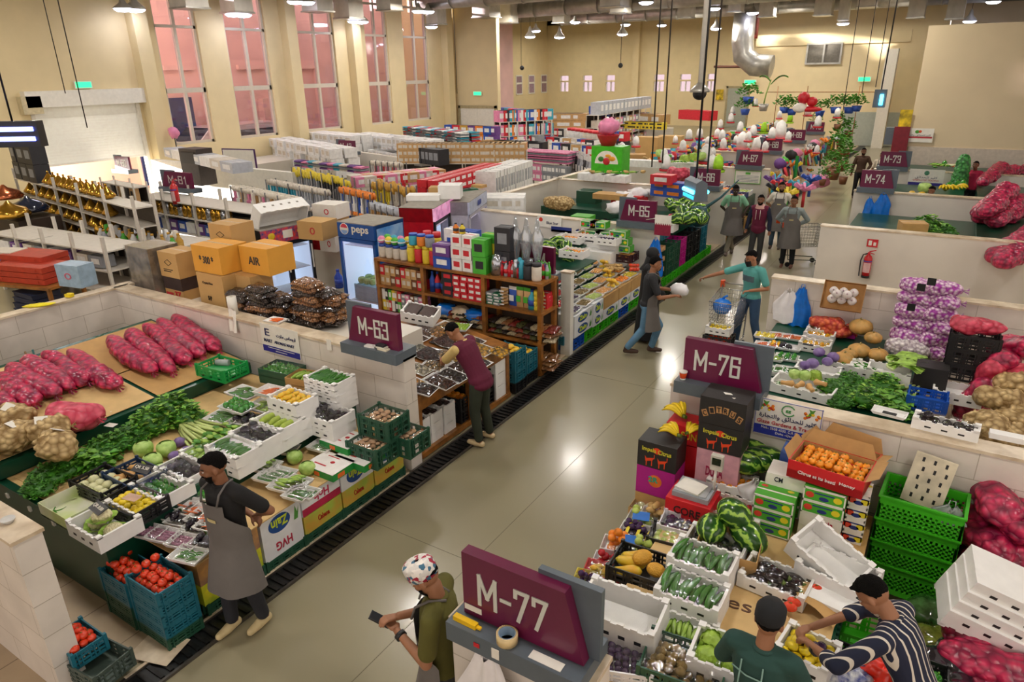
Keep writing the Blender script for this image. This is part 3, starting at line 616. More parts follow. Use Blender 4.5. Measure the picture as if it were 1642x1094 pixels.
# == people
def remeshed(mb,vox,smooth,m,name):
 me=mb.mesh(name,m); o=link(bpy.data.objects.new('tmp',me)); rm=o.modifiers.new('r','REMESH'); rm.mode='VOXEL'; rm.voxel_size=vox; rm.use_smooth_shade=True
 if smooth: s=o.modifiers.new('s','SMOOTH'); s.iterations=smooth; s.factor=.5
 dg=bpy.context.evaluated_depsgraph_get(); me2=bpy.data.meshes.new_from_object(o.evaluated_get(dg)); bpy.data.objects.remove(o); me2.materials.clear(); me2.materials.append(m); return me2
def cap_(mb,p,q,r0,r1,n=14):
 p=Vector(p);q=Vector(q); k=7; mb.tube([p.lerp(q,i/k) for i in range(k+1)],[r0+(r1-r0)*i/k for i in range(k+1)],n); mb.ball(p,r0,n,9); mb.ball(q,r1,n,9)
def head_part(mb,hd,Rm,mats=None):
 pass
def person(label,loc,face,h=1.72,lean=0,arms=None,legs=None,head=(0,0),skinc='8a5a3c',shirt=('6f7478','short'),trous='2a2c33',apron=None,vest=None,hair='0b0806',hat=None,beard=None,mask=None,shoes=('5a4a42','shoe'),vox=.011,long_hair=False,group=None,twist=0,stripes=None,abaya=False):
 s=h/1.72; t=T('person',label,'person',loc,face,group)
 t.scale=(s,s,s); hipz=.92
 L=rotm(0,lean,0); RT_=Matrix.Rotation(twist,4,'Z')
 def up(p): v=L@(RT_@V((p[0],p[1],p[2]-hipz))); return V((v.x,v.y,v.z+hipz))
 sh={'L':up((0,.18,1.40)),'R':up((0,-.18,1.40))}
 arms=arms or {}; A={}
 for k,sg in(('L',1),('R',-1)):
  e,w=arms.get(k,((-.03,.25*sg,1.13),(.04,.28*sg,.88))); A[k]=(Vector(e),Vector(w))
 legs=legs or {}; G_={}
 for k,sg in(('L',1),('R',-1)):
  kn,an=legs.get(k,((.02,.10*sg,.5),(-.02,.11*sg,.08))); G_[k]=(V((0,.085*sg,.88)),Vector(kn),Vector(an))
 neck=up((0,0,1.44)); hb=up((.015,0,1.53)); hy,hp=head; HR=(L@RT_).to_3x3()@Matrix.Rotation(hy,3,'Z')@Matrix.Rotation(hp,3,'Y')
 hc=hb+HR@V((.015,0,.075))
 H_=lambda v:hc+HR@Vector(v)
 skin=mat('skin_'+skinc,skinc,.55,var=.05)
 def torso(mb,g=0):
  for z0,z1,w0,w1,d0,d1 in((.9,1.0,.155,.14,.105,.1),(1.0,1.12,.14,.135,.1,.098),(1.12,1.28,.135,.165,.1,.112),(1.28,1.38,.165,.165,.112,.1),(1.38,1.44,.165,.07,.1,.06)):
   k=4
   pts=[]
   for i in range(k+1):
    f=i/k; z=z0+(z1-z0)*f; w=w0+(w1-w0)*f+g; d=d0+(d1-d0)*f+g
    pts.append((z,w,d))
   n=20; vs=[up((d*math.cos(a)*1.0,w*math.sin(a),z)) for z,w,d in pts for a in [2*PI*j/n for j in range(n)]]
   o=[(i*n+j,i*n+(j+1)%n,(i+1)*n+(j+1)%n,(i+1)*n+j) for i in range(k) for j in range(n)]+[tuple(range(n))[::-1],tuple(range(k*n,(k+1)*n))]; mb.add(vs,o)
  cap_(mb,sh['L']+L.to_3x3()@V((0,-.03,0)),sh['R']+L.to_3x3()@V((0,.03,0)),.055+g,.055+g)
  mb.ball(up((0,0,.92)),(.12+g,.165+g,.1+g),16,10)
 mb=MB(); torso(mb)
 cap_(mb,neck,hb,.056,.052)
 def hball(mb,c,r,nz=0):
  i0=len(mb.v); mb.ball((0,0,0),r,18,12,nz); mb.xf(Matrix.Translation(H_(c))@HR.to_4x4(),i0)
 hball(mb,(-.01,0,.03),(.098,.076,.095)); hball(mb,(.025,0,-.035),(.066,.058,.075)); hball(mb,(.05,0,-.075),(.035,.036,.03))
 hball(mb,(.096,0,-.012),(.017,.014,.026)); hball(mb,(.088,0,.012),(.012,.01,.03))
 hball(mb,(.083,0,-.052),(.013,.026,.012))
 for sg in(1,-1): hball(mb,(-.005,.078*sg,-.005),(.018,.01,.032)); hball(mb,(.05,.035*sg,-.02),(.03,.024,.028))
 for k,sg in(('L',1),('R',-1)):
  e,w=A[k]; cap_(mb,sh[k],e,.048,.038); cap_(mb,e,w,.038,.026); d=(w-e).normalized(); side=d.cross(V((0,0,1)))
  if side.length<.3: side=V((0,1,0))
  side.normalize(); side*=-sg if False else 1; nrm=side.cross(d).normalized(); pc=w+d*.05
  for j in range(4):
   o=side*(.026-.0175*j); b0=w+d*.035+o*.7; b1=w+d*.085+o; cap_(mb,b0,b1,.0125,.0105,8)
   ln=(.058,.068,.064,.05)[j]; c1=b1+(d*.8-nrm*.55).normalized()*ln*.5; c2=c1+(d*.25-nrm*.95).normalized()*ln*.5
   cap_(mb,b1,c1,.0095,.0088,8); cap_(mb,c1,c2,.0088,.0075,8)
  ths=side*(.03); cap_(mb,w+d*.02+ths*.6,w+d*.055+ths*1.5-nrm*.015,.013,.0105,8); cap_(mb,w+d*.055+ths*1.5-nrm*.015,w+d*.085+ths*1.5-nrm*.035,.0105,.0085,8)
  hp_,kn,an=G_[k]; cap_(mb,hp_,kn,.082,.054); cap_(mb,kn,kn.lerp(an,.35),.052,.055); cap_(mb,kn.lerp(an,.35),an,.055,.036)
  cap_(mb,an+V((-.03,0,-.035)),an+V((.14,0,-.05)),.036,.026)
 P('body',remeshed(mb,vox*.8,3,skin,'body'),None,t)
 mb=MB()
 for sg in(1,-1): mb.ball(H_((.082,.03*sg,.008)),(.0075,.0105,.0045),10,7)
 P('eyes',mb,mat('eye_white','e8e0d8',.2,var=0),t)
 mb=MB()
 for sg in(1,-1): mb.ball(H_((.0897,.03*sg,.007)),.0042,8,6)
 P('irises',mb,mat('iris','1a0f0a',.15,var=0),t)
 mb=MB()
 for sg in(1,-1): mb.tube([H_((.09,.014*sg,.03)),H_((.088,.032*sg,.035)),H_((.072,.05*sg,.03))],[.004,.005,.003],6)
 P('eyebrows',mb,M_(hair,.7),t)
 mb=MB().tube([H_((.085,.02,-.053)),H_((.098,0,-.051)),H_((.085,-.02,-.053))],[.003,.007,.003],6); P('lips',mb,M_(hsv(skinc,.75),.5),t)
 hm=mat('hair_'+hair,hair,.9,var=.3,scale=40,bump=1,bscale=160,spec=.15)
 if not abaya:
  mb=MB(); i0=0
  def hf(d,tt,a):
   return 1+.03*noise.noise(d*9)
  vs=[];n,m=26,14
  for i in range(m+1):
   a=PI/2-(i/m)*PI*.66
   for j in range(n):
    th=2*PI*j/n; d=V((math.cos(a)*math.cos(th),math.cos(a)*math.sin(th),math.sin(a)))
    lim=.0 if d.x>.15 else -.5
    z=d.z
    if d.x>.1: z=max(z,.66-.35*(1-d.x)**1.5+.05*math.sin(th*9))
    elif d.x>-.25: z=max(z,.02)
    q=(1.05+.07*noise.noise(d*7))*(1-.13*max(0,(i/m-.72)/.28)**1.5)
    dd=V((d.x,d.y,z)); vs.append(H_((-.01+dd.x*.1*q*(1 if d.z<.3 else 1.03),dd.y*.079*q,.032+dd.z*.1*q)))
  mb.add(vs,[(i*n+j,(i+1)*n+j,(i+1)*n+(j+1)%n,i*n+(j+1)%n) for i in range(m) for j in range(n)],True)
  P('hair',mb,hm,t)
 if beard:
  mb=MB(); vs=[];n,m=16,8
  for i in range(m+1):
   for j in range(n+1):
    a=-1.35+2.7*j/n; z=-.035-.075*i/m; rr=1-.45*(i/m)**2
    mouth=abs(a)<.35 and i<3; q=1.0 if not mouth else .9
    vs.append(H_((.015+(.074*math.cos(a))*rr*q+.018*(i/m),.066*math.sin(a)*rr,z)))
  mb.add(vs,[(i*(n+1)+j,i*(n+1)+j+1,(i+1)*(n+1)+j+1,(i+1)*(n+1)+j) for i in range(m) for j in range(n)],True)
  mb.tube([H_((.083,.03,-.045)),H_((.1,.01,-.037)),H_((.1,-.01,-.037)),H_((.083,-.03,-.045))],[.004,.006,.006,.004],6); P('beard',mb,hm,t)
 if mask:
  mb=MB().cloth(lambda u,v:tuple(H_((.035+.083*math.cos((u-.5)*2.6)*(1-.12*abs(v-.4))+.006,.078*math.sin((u-.5)*2.6)*(1-.25*v),.0-.105*v))),12,8); P('face_mask',mb,M_(mask,.7),t)
 if hat=='kufi':
  def kf(m,nt,N,Lk,b,tc):
   v=N.new('ShaderNodeTexVoronoi'); v.inputs['Scale'].default_value=38; Lk.new(tc.outputs['Object'],v.inputs['Vector']); s2=N.new('ShaderNodeSeparateColor'); Lk.new(v.outputs['Color'],s2.inputs[0])
   r=ramp(N,[(0,'d8d5cf'),(.35,'a41c3a'),(.55,'e6e2da'),(.72,'3f6f8a'),(.86,'efeae2')],True); Lk.new(s2.outputs[0],r.inputs[0]); Lk.new(r.outputs[0],b.inputs['Base Color'])
  i0=0; mb=MB().lathe([(.104,-.045),(.108,-.0),(.106,.045),(.09,.062),(.05,.07),(0,.073)],28,sx=1.0,sy=.83); mb.xf(Matrix.Translation(H_((-.01,0,.065)))@HR.to_4x4()@rotm(0,-.18,0)); P('skull_cap',mb,mat('kufi',var=0,fn=kf),t,'white cap patterned in red and blue')
 if hat=='cap':
  mb=MB().lathe([(.1,-.03),(.104,0),(.1,.05),(.07,.085),(0,.095)],24,sx=1.04,sy=.86); mb.cloth(lambda u,v:((.09+.07*v*math.sin(u*PI)),(u-.5)*.15,-.025-.01*v),8,4); mb.xf(Matrix.Translation(H_((-.01,0,.06)))@HR.to_4x4()); P('flat_cap',mb,M_('17181a',.9),t,'dark cap')
 if abaya:
  m=M_('0c0c0f',.75)
  mb=MB()
  for z0,r0,z1,r1 in((1.38,.2,.9,.24),(.9,.24,.06,.33)):
   n=22; mb.lathe([(r0,z0),((r0+r1)/2,(z0+z1)/2),(r1,z1)],n,sx=.72,sy=1)
  cap_(mb,sh['L'],sh['R'],.085,.085)
  for k in 'LR': e,w=A[k]; cap_(mb,sh[k],e,.07,.07); cap_(mb,e,w,.065,.08)
  P('abaya',remeshed(mb,.014,3,m,'abaya'),None,t)
  mb=MB(); i0=0; mb.ball(H_((-.005,0,.03)),(.118,.1,.118),18,12); mb.tube([hb+V((0,0,.03)),neck,up((0,0,1.34))],[.1,.12,.2],18)
  hs=remeshed(mb,.012,3,m,'headscarf'); P('headscarf',hs,None,t)
  mb=MB().cloth(lambda u,v:tuple(H_((.03+.09*math.cos((u-.5)*2.2),.088*math.sin((u-.5)*2.2),.018-.2*v))),8,6); P('veil',mb,m,t)
  mb=MB().cloth(lambda u,v:tuple(H_((.035+.09*math.cos((u-.5)*1.3),.085*math.sin((u-.5)*1.3),.04-.028*v))),6,2); P('eye_opening',mb,skin,t,'strip of skin around the eyes'); return t
 sc,sl=shirt; sm=sc if isinstance(sc,bpy.types.Material) else mat('cloth_'+sc,sc,.85,var=.1,scale=4,bump=.35,bscale=18)
 mb=MB(); torso(mb,.014)
 for k in 'LR':
  e,w=A[k]
  if sl=='short': cap_(mb,sh[k],sh[k].lerp(e,.72),.066,.062)
  elif sl=='long': cap_(mb,sh[k],e,.064,.056); cap_(mb,e,e.lerp(w,.93),.056,.043)
  elif sl=='rolled': cap_(mb,sh[k],e,.066,.058); cap_(mb,e,e.lerp(w,.3),.056,.055)
 P('shirt',remeshed(mb,vox,3,sm,'shirt'),None,t)
 mb=MB().lathe([(.068,-.01),(.075,.012),(.066,.02)],20); mb.xf(Matrix.Translation(neck+V((.0,0,.0)))@L); P('collar',mb,sm,t)
 if vest:
  vm=mat('cloth_'+vest,vest,.85,var=.08,scale=4,bump=.35,bscale=18); mb=MB(); torso(mb,.026); mb.ball(up((0,0,.86)),(.14,.185,.1),16,10); P('vest',remeshed(mb,vox,3,vm,'vest'),None,t)
 tm=mat('cloth_'+trous,trous,.85,var=.15,scale=5,bump=.4,bscale=15); mb=MB(); mb.ball(V((0,0,.9)),(.132,.175,.12),16,10)
 for k in 'LR':
  hp_,kn,an=G_[k]; cap_(mb,hp_,kn,.1,.073); cap_(mb,kn,an+V((0,0,.03)),.073,.058)
 P('trousers',remeshed(mb,vox,3,tm,'trousers'),None,t)
 for k,sg in(('L',1),('R',-1)):
  an=G_[k][2]; mb=MB()
  cap_(mb,an+V((-.045,0,-.045)),an+V((.05,0,-.045)),.04,.044); cap_(mb,an+V((.05,0,-.048)),an+V((.15,0,-.055)),.044,.034)
  if shoes[1]=='shoe': mb.ball(an+V((-.02,0,-.0)),(.05,.046,.05),12,8)
  P('shoe',remeshed(mb,vox,2,M_(shoes[0],.6),'shoe'),None,t)
 if apron:
  am=mat('cloth_'+apron,apron,.85,var=.1,scale=3,bump=.3,bscale=12); mb=MB()
  def ap(u,v):
   z=1.33-.83*v if v>0 else 1.33
   hw=.62 if v<.12 else min(1.75,.62+(v-.12)*5.5); a=(u-.5)*2*hw
   if z>.92: g=.045; w=.165+g; d=.112+g; q=up((d*math.cos(a),w*math.sin(a),z)); return tuple(q)
   k=(.92-z); q=up((.157,0,.92)); base_=V((q.x-.157,0,0)); w=.21+.16*k; d=.157+.22*k
   return (d*math.cos(a)+.012*math.sin(u*22)*k*2+base_.x*0,w*math.sin(a),z)
  mb.cloth(ap,26,26); P('apron',mb,am,t)
  mb=MB()
  for sg in(1,-1): mb.tube([up((.155,.09*sg,1.33)),up((.12,.1*sg,1.43)),up((.03,.085*sg,1.475)),up((-.07,.04*sg,1.45))],.009,6)
  P('apron_strap',mb,am,t)
  P('chest_badge',MB().cloth(lambda u,v:tuple(up(((.160)*math.cos((u-.5)*.45)+.004,.214*math.sin((u-.5)*.45),1.2-.03*v))),6,1),M_('cfc08a',.5),t,'pale printed badge')
 return t
# == partition walls, stall signs, drain
def part_wall(x0,x1,y0,h=1.5,t=.2,label='',tile=True,caps=True,m=None):
 r=T('partition_wall',label,'wall',((x0+x1)/2,y0+t/2,0)); L=abs(x1-x0)
 P('wall_body',BX(-L/2,-t/2,0,L/2,t/2,h-.03),m or (mTILE if tile else mPLAIN),r)
 if caps: P('cap',BX(-L/2-.01,-t/2-.015,h-.03,L/2+.01,t/2+.015,h),mCAP,r,'marble capping')
 return r
def ywall(x,y0,y1,h,label,m=None,t=.16):
 r=T('partition_wall',label,'wall',(x,(y0+y1)/2,0)); L=y1-y0
 P('wall_body',BX(-t/2,-L/2,0,t/2,L/2,h-.03),m or mTILE,r); P('cap',BX(-t/2-.02,-L/2,h-.03,t/2+.02,L/2,h),mCAP,r,'marble capping'); return r
RY={'77':2.6,'76':6.5,'75':11.1,'x':15.5,'74':20.5,'73':25.2}
LY={'62':1.55,'63':5.58,'64':9.8,'65':13.7,'66':19.0,'67':23.7,'68':28.3,'69':32.8,'70':37.5}
for k,y in RY.items():
 lab={'77':'cream tiled partition wall below the sign reading M-77','76':'cream tiled partition wall below the sign reading M-76','75':'cream tiled partition wall with white and blue bags hanging at its end','x':'plain cream partition wall with the red fire extinguisher','74':'plain cream partition wall below the sign reading M-74','73':'plain cream partition wall below the sign reading M-73'}[k]
 part_wall(-2.12,11 if k!='77' else -1.15,y,1.5,.2,lab,tile=k in('77','76','75'))
for k,y in LY.items():
 x1={'62':-5.27,'68':-5.6,'69':-5.6,'70':-5.6}.get(k,-5.02)
 x0={'62':-11,'63':-11,'64':-5.2,'65':-9.9,'66':-10.3,'67':-10.3}.get(k,-10.3)
 lab='cream tiled partition wall end in front of the M-63 stall' if k=='62' else 'white post at the aisle end of the wooden shelf' if k=='64' else 'cream partition wall below the sign reading M-%s'%k
 part_wall(x0,x1,y,1.5,.2 if k!='64' else .12,lab,tile=k in('62','63'),m=mWHITE if k=='64' else None)
ywall(-11.05,-.5,5.9,1.5,'cream tiled back wall behind the row of crimson onion sacks')
ywall(-10.3,13.7,23.9,1.5,'cream back wall of the stalls with numbers 65 and 66',mPLAIN)
mRED=M_('c81e2c',.4)
GL={'M':((0,0),(0,1),(.35,.3),(.7,1),(.7,0)),'-':((.02,.47),(.36,.47)),'7':((0,.8),(0,1),(.5,1),(.12,0)),'6':((.5,.8),(.5,1),(0,1),(0,0),(.5,0),(.5,.55),(0,.55)),'3':((0,.8),(0,1),(.5,1),(.5,.53),(.15,.53),(.5,.53),(.5,0),(0,0),(0,.2)),'5':((.5,1),(0,1),(0,.56),(.5,.56),(.5,0),(0,0),(0,.2)),'4':((.36,0),(.36,1),(0,.28),(.52,.28)),'8':((0,0),(0,1),(.5,1),(.5,0),(0,0),(0,.53),(.5,.53)),'0':((0,0),(0,1),(.5,1),(.5,0),(0,0)),'1':((.1,.8),(.25,1),(.25,0)),'9':((.5,.45),(0,.45),(0,1),(.5,1),(.5,0),(0,0),(0,.2))}
def glyphs(s,w,h):
 mb=MB(); x=0; o=[]
 for c in s: o.append(x); x+=max(p[0] for p in GL[c])+.26
 k=w/(x-.26);
 for c,x0 in zip(s,o):
  P_=[V(((x0+a)*k-w/2,0,(b-.5)*h)) for a,b in GL[c]]
  for a,b in zip(P_,P_[1:]): d=(b-a).normalized()*h*.058; mb.bar(a-d,b+d,.006+.0015*R.random(),h*.12)
 return mb
def sign(num,y,x,side,h=1.5,mt=mMAR,txt=True,lab=None,rz=0,gl=mGREY,w=1):
 t=T('stall_sign',lab or 'maroon stall sign reading %s on a slate grey base'%num,'sign',(x,y-.02,h),rz)
 s=side*w
 def bx(a,b,c,d,e,f):
  a,d=sorted((a*s,d*s)); return BX(a,b,c,d,e,f)
 P('base',bx(-.02,-.12,-.03,.85,.25,.1),gl,t)
 P('backing_plate',bx(.5,.07,.1,.88,.11,.57),gl,t)
 P('panel',MB().prism([(.03,.1),(.82,.1),(.7,.54),(.03,.54)],lambda u,v,w_:(u*s,-.0+w_,v),.075),mt,t)
 if txt: P('lettering',glyphs(num,.44*w,.2),mLET,t,loc=((.37 if side>0 else .4)*s,-.004,.32))
 return t
for n in('77','76','74','73'): sign('M-'+n,RY[n],-2.03,1)
for n in('63','65','66','67'): sign('M-'+n,LY[n],-5.03 if n in('63','65') else -5.25,-1)
for n in('68','69','70'): sign('M-'+n,LY[n],-5.6,-1)
sign('M-64',LY['64']-.15,-5.22,-1,h=1.38,lab='maroon stall sign half hidden by flasks on the wooden shelf')
t=T('sticky_tape_roll','roll of cream tape standing on the slate base under M-77','tape',(-1.66,2.52,1.6)); mb=MB(); n=28
for r0,r1,m in((.062,.05,0),(.05,.045,1)):
 mb.mi=m; mb.lathe([(r1,.0),(r0,.0),(r0,.06),(r1,.06),(r1,0)],n)
P('tape',mb,[M_('d9c08c',.35),M_('7f97ad',.5)],t); t.rotation_euler=(0,0,.4)
O('utility_knife','yellow cutter lying on the slate base below M-77','knife',BX(-.09,-.018,0,.07,.018,.03).box(.07,-.01,.008,.1,.01,.02),M_('f2c315',.35),(-1.93,2.51,1.6),rz=-.02)
O('paper_slip','white paper slip lying on the slate base under M-77','paper',BX(-.1,-.03,0,.1,.03,.003),mWHITE,(-1.4,2.51,1.601))
O('sticker','small red and yellow sticker on the base of M-77','sticker',BX(-.03,-.002,0,.01,0,.03),mRED,(-1.82,2.457,1.52))
O('switch_plate','white plate on the slate base of M-77','plate',BX(-.025,-.004,-.035,.025,0,.035),mWHITE,(-1.7,2.457,1.54))
O('paper_label','white label on the lower corner of the M-77 panel','label',BX(-.06,-.003,-.02,.06,0,.02),mWHITE,(-1.93,2.577,1.66))
def bag(name,label,loc,w,h,m,rz=0,seed=1,cat='bag'):
 def f(u,v):
  zz=-h*v; ww=w*(.35+.65*min(1,v*2.2)) ; d=.05*math.sin(u*PI)*(.3+v)
  return ((u-.5)*ww+.015*math.sin(v*7+seed),-d-.012*math.sin(u*15+seed)*(1-.4*v),zz+.02*math.sin(u*9+seed))
 t=T(name,label,cat,loc,rz); mb=MB().cloth(f,16,14); mb.cloth(lambda u,v:(lambda p:(p[0],p[1]*-.2,p[2]))(f(u,v)),10,8); P('cloth',mb,m,t)
 P('handle',MB().tube([(-.03,0,-.02),(-.02,-.01,.06),(.02,-.01,.06),(.03,0,-.02)],.006,6),m,t); return t
mBAGW=mat('bag_white','ece9ea',.35,var=.05,bump=.4,bscale=14); mBAGB=mat('bag_blue','1173d6',.3,var=.12,bump=.5,bscale=14)
bag('hanging_coat','white cloth hanging from a hook under the M-77 sign',(-1.8,2.5,1.43),.44,.8,mBAGW,cat='cloth')
O('face_mask','pale blue disposable mask hanging under the yellow cutter','mask',MB().cloth(lambda u,v:((u-.5)*.12,-.02*math.sin(u*3),-.08*v),6,4),M_('b9d3d8',.7),(-1.99,2.55,1.46))
bag('plastic_bag','white plastic bag hanging at the end of the partition wall',aty(1266,468,11.06),.42,.5,mBAGW)
bag('plastic_bag','crumpled blue plastic bag hanging beside the white one',aty(1288,462,11.05),.3,.62,mBAGB,seed=3)
bag('plastic_bag','small knotted blue bag hanging under M-74',aty(1396,318,20.37),.26,.42,mBAGB,seed=4)
bag('plastic_bag','wide flat blue bag hanging under M-74',aty(1417,312,20.37),.42,.62,mBAGB,seed=6)
def drain(x,label):
 t=T('drain_grate',label,'drain',(x,22,0)); P('channel',BX(-.13,-22,.0,.13,28,.006),mBLK,t)
 mb=MB()
 for y in range(0,520): mb.box(-.105,-21.9+y*.085,.006,.105,-21.9+y*.085+.035,.022)
 P('grate',mb,mat('grate_iron','2c2a29',.35,metal=.5,var=.3,scale=20),t); P('frame',BX(-.15,-22,0,-.125,28,.026).box(.125,-22,0,.15,28,.026),mat('grate_frame','5b5650',.4,metal=.5,var=.2),t)
drain(-4.86,'long black drain grate along the left stalls')
mb=BX(-4.7,9.3,.0,-2.25,9.305,.002).box(-3.4,0,0,-3.395,40,.002).box(-4.7,4.55,0,-2.25,4.555,.002)
ST('trim_1',mb,M_('6b644e',.6),'thin joint lines in the aisle floor')
def poster(name,label,loc,w,h,band='2a2fa0',bandh=.22,m=mWHITE,rz=0,bottom=True):
 t=T(name,label,'poster',loc,rz); P('sheet',BX(-w/2,-.006,-h/2,w/2,0,h/2),m,t)
 if band: P('band',BX(-w/2+.008,-.008,-h/2+.008,w/2-.008,-.006,-h/2+h*bandh),M_(band,.5),t)
 return t
mINK=M_('33385c',.6); mINKR=M_('b8323c',.5)
a=aty(416,516,5.57);b=aty(477,531,5.57);c=aty(421,560,5.57); w=(b-a).x
t=poster('shop_poster','white poster reading AROMAS MART below the carrot tray',V(((a.x+b.x)/2,5.57,(a.z+c.z)/2-.01)),w,a.z-c.z,'2b2a8c',.24)
h=a.z-c.z; put_text('AROMAS MART',t,(.12*w/.5*.45,-.009,-.03),FRT,w*.52,.04,mINK,bold=.01); put_text('MART',t,(-.32*w,-.009,-.03),FRT,w*.22,.045,mINK,bold=.01)
put_text('E',t,(-.32*w,-.009,.09),FRT,w*.12,.1,mINK,bold=.005)
put_text(arabic('اروماس مارت'),t,(.17*w,-.009,.07),FRT,w*.5,.06,mINK,bold=.008)
for i in(0,1): P('lettering',BX(-w*(.35-.2*i),-.009,-h/2+.07-.035*i,w*(.35-.2*i),-.008,-h/2+.078-.035*i),mWHITE,t)
O('notice','small white notice on the M-63 wall beside the poster','notice',BX(-.04,-.006,-.07,.04,0,.07),mWHITE,aty(528,553,5.57))
a=aty(1214,632,6.49);b=aty(1322,657,6.49);c=aty(1206,689,6.49); w=(b-a).x; h=a.z-c.z
t=poster('shop_poster','white and blue poster reading Glaze Gardens below M-76',V(((a.x+b.x)/2,6.49,(a.z+c.z)/2-.02)),w,h,'2b3aa8',.27)
P('border',BX(-w/2,-.0065,h/2-.012,w/2,-.006,h/2-.006).box(-w/2+.006,-.0065,-h/2,-w/2+.012,-.006,h/2).box(w/2-.012,-.0065,-h/2,w/2-.006,-.006,h/2),M_('2b3aa8',.5),t)
put_text('Glaze Gardens & Trading',t,(0,-.009,-.055),FRT,w*.9,.05,mINKR,bold=.01)
put_text(arabic('كلير للحدائق والتجارة'),t,(0,-.009,.015),FRT,w*.85,.06,mINK,bold=.008)
put_text('Mob.: 5508 4550, C.R No: 10802',t,(0,-.01,-.115),FRT,w*.75,.03,mWHITE); put_text('Doha -Qatar',t,(0,-.01,-.155),FRT,w*.3,.026,mWHITE)
mb=MB()
for sx in(-1,1):
 for i in range(16): mb.mi=i%4; mb.ball((sx*w*.34+R.uniform(-.075,.075),-.008,.1+R.uniform(-.025,.03)),(.016,.003,.016),8,5)
 mb.mi=3; mb.prism([(-.01,0),(.01,0),(.03,.05),(0,.035),(-.03,.05)],lambda u,v,q,sx=sx:(sx*w*.34+u,-.008-q,.13+v),.002)
P('fruit_picture',mb,[M_('e07b1c',.5),M_('c32a1e',.5),M_('e8c52a',.5),M_('4f8f2c',.5)],t)
mb=MB()
for i in range(14): a=.5+i*.38; mb.cyl((.06*math.cos(a),-.008,.11+.055*math.sin(a)),(.06*math.cos(a+.38),-.008,.11+.055*math.sin(a+.38)),.006,n=5)
P('emblem',mb,M_('3f9a4a',.5),t); put_text('gg',t,(0,-.009,.105),FRT,.05,.03,M_('3f9a4a',.5),bold=.01)
t=poster('shop_poster','white poster with a purple band on the wall under M-73',aty(1485,285,25.18),.95,.5,'34308c',.2); put_text('GREEN STEP TRADING',t,(0,-.009,-.08),FRT,.7,.05,mINKR); put_text(arabic('كلير للحدائق'),t,(0,-.009,.0),FRT,.6,.09,mINK)
P('emblem',MB().lathe([(.05,0),(.07,0),(.07,.004),(.05,.004)],16).xf(Matrix.Translation((0,-.007,.14))@rotm(PI/2)),M_('4a8a6a',.5),t)
t=poster('shop_poster','white poster with a red stripe on the big beige wall',aty(1472,217,29.42),.95,.48,None); P('band',BX(-.45,-.008,-.1,.45,-.006,-.04),mINKR,t); put_text(arabic('كلير للحدائق والتجارة'),t,(0,-.009,.0),FRT,.8,.08,mINK)
mb=MB(); mb.ball((-.04,-.006,.12),(.07,.004,.06),10,6); mb.mi=1; mb.ball((.05,-.008,.13),(.05,.004,.05),10,6); P('fruit_picture',mb,[M_('4f9a2c',.5),M_('d8552a',.5)],t)
t=poster('shop_poster','green edged white notice on the wall under M-67',aty(1199,284,23.66),.85,.42,None); P('border',BX(-.42,-.008,.19,.42,-.006,.21).box(-.42,-.008,-.21,.42,-.006,-.19).box(-.42,-.008,-.21,-.4,-.006,.21).box(.4,-.008,-.21,.42,-.006,.21),M_('6fc04a',.5),t); P('emblem',BX(-.08,-.008,.08,.08,-.006,.15),M_('59b53c',.5),t)
mb=MB()
for i in range(5): mb.box(-.35,-.008,.03-.045*i,.35,-.006,.045-.045*i)
P('lettering',mb,M_('8a8f99',.5),t)
t=poster('shop_poster','white poster reading Glaze Gardens on the wall under M-69',aty(1299,283,LY['69']-.02),.95,.9,None);
mb=MB()
for i in range(12): mb.mi=i%3; mb.ball((R.uniform(-.15,.15),-.008,.27+R.uniform(-.05,.05)),(.04,.004,.04),8,5)
P('fruit_picture',mb,[M_('c32a1e',.5),M_('4f8f2c',.5),M_('e8a52a',.5)],t); put_text('Al Rayyan',t,(0,-.009,.05),FRT,.7,.14,M_('cf3f7d',.5))
t=poster('shop_poster','white poster with a red mark on the M-65 wall',aty(881,356,13.68),.62,.26,None); P('emblem',MB().ball((-.22,-.006,.04),(.05,.004,.05),10,6),M_('e0442c',.5),t); put_text('Blue Star',t,(.08,-.009,-.02),FRT,.3,.06,mINK)
def extinguisher(loc,label,rz=0):
 t=T('fire_extinguisher',label,'fire extinguisher',loc,rz); P('cylinder',MB().lathe([(.0,0),(.078,.0),(.078,.03)],20).lathe([(.078,.03),(.078,.4),(.06,.45),(.03,.47),(.03,.49)],20),M_('c9141e',.25,coat=.4),t)
 P('foot_ring',MB().lathe([(.08,0),(.08,.05)],20),mBLK,t); P('valve',MB().cyl((0,0,.48),(0,0,.53),.025,n=10).bar((0,0,.54),(.12,0,.58),.02).bar((0,0,.52),(.1,0,.5),.015),mRED,t)
 P('hose',MB().tube([(-.02,0,.5),(-.1,0,.47),(-.13,-.01,.35),(-.125,-.01,.1),(-.12,-.01,.02)],.012,8),mBLK,t); P('gauge_label',MB().cloth(lambda u,v:(.08*math.sin((u-.5)*1.8),-.08*math.cos((u-.5)*1.8),.12+.2*v),8,2),M_('e3b5b5',.5),t,'printed label'); P('stripe',MB().cloth(lambda u,v:(.0805*math.sin((u-.5)*3),-.0805*math.cos((u-.5)*3),.34+.02*v),10,1),M_('2f4fb5',.5),t); return t
p=aty(1387,445,15.4); extinguisher(p,'red fire extinguisher mounted on the plain partition wall')
t=T('safety_notice','small red and white notice above the fire extinguisher','notice',aty(1399,390,15.48)); P('plate',BX(-.1,-.006,-.08,.1,0,.08),mRED,t); P('symbol',BX(-.07,-.008,-.05,-.01,-.006,.05).box(.02,-.008,-.05,.07,-.006,.02),mWHITE,t)
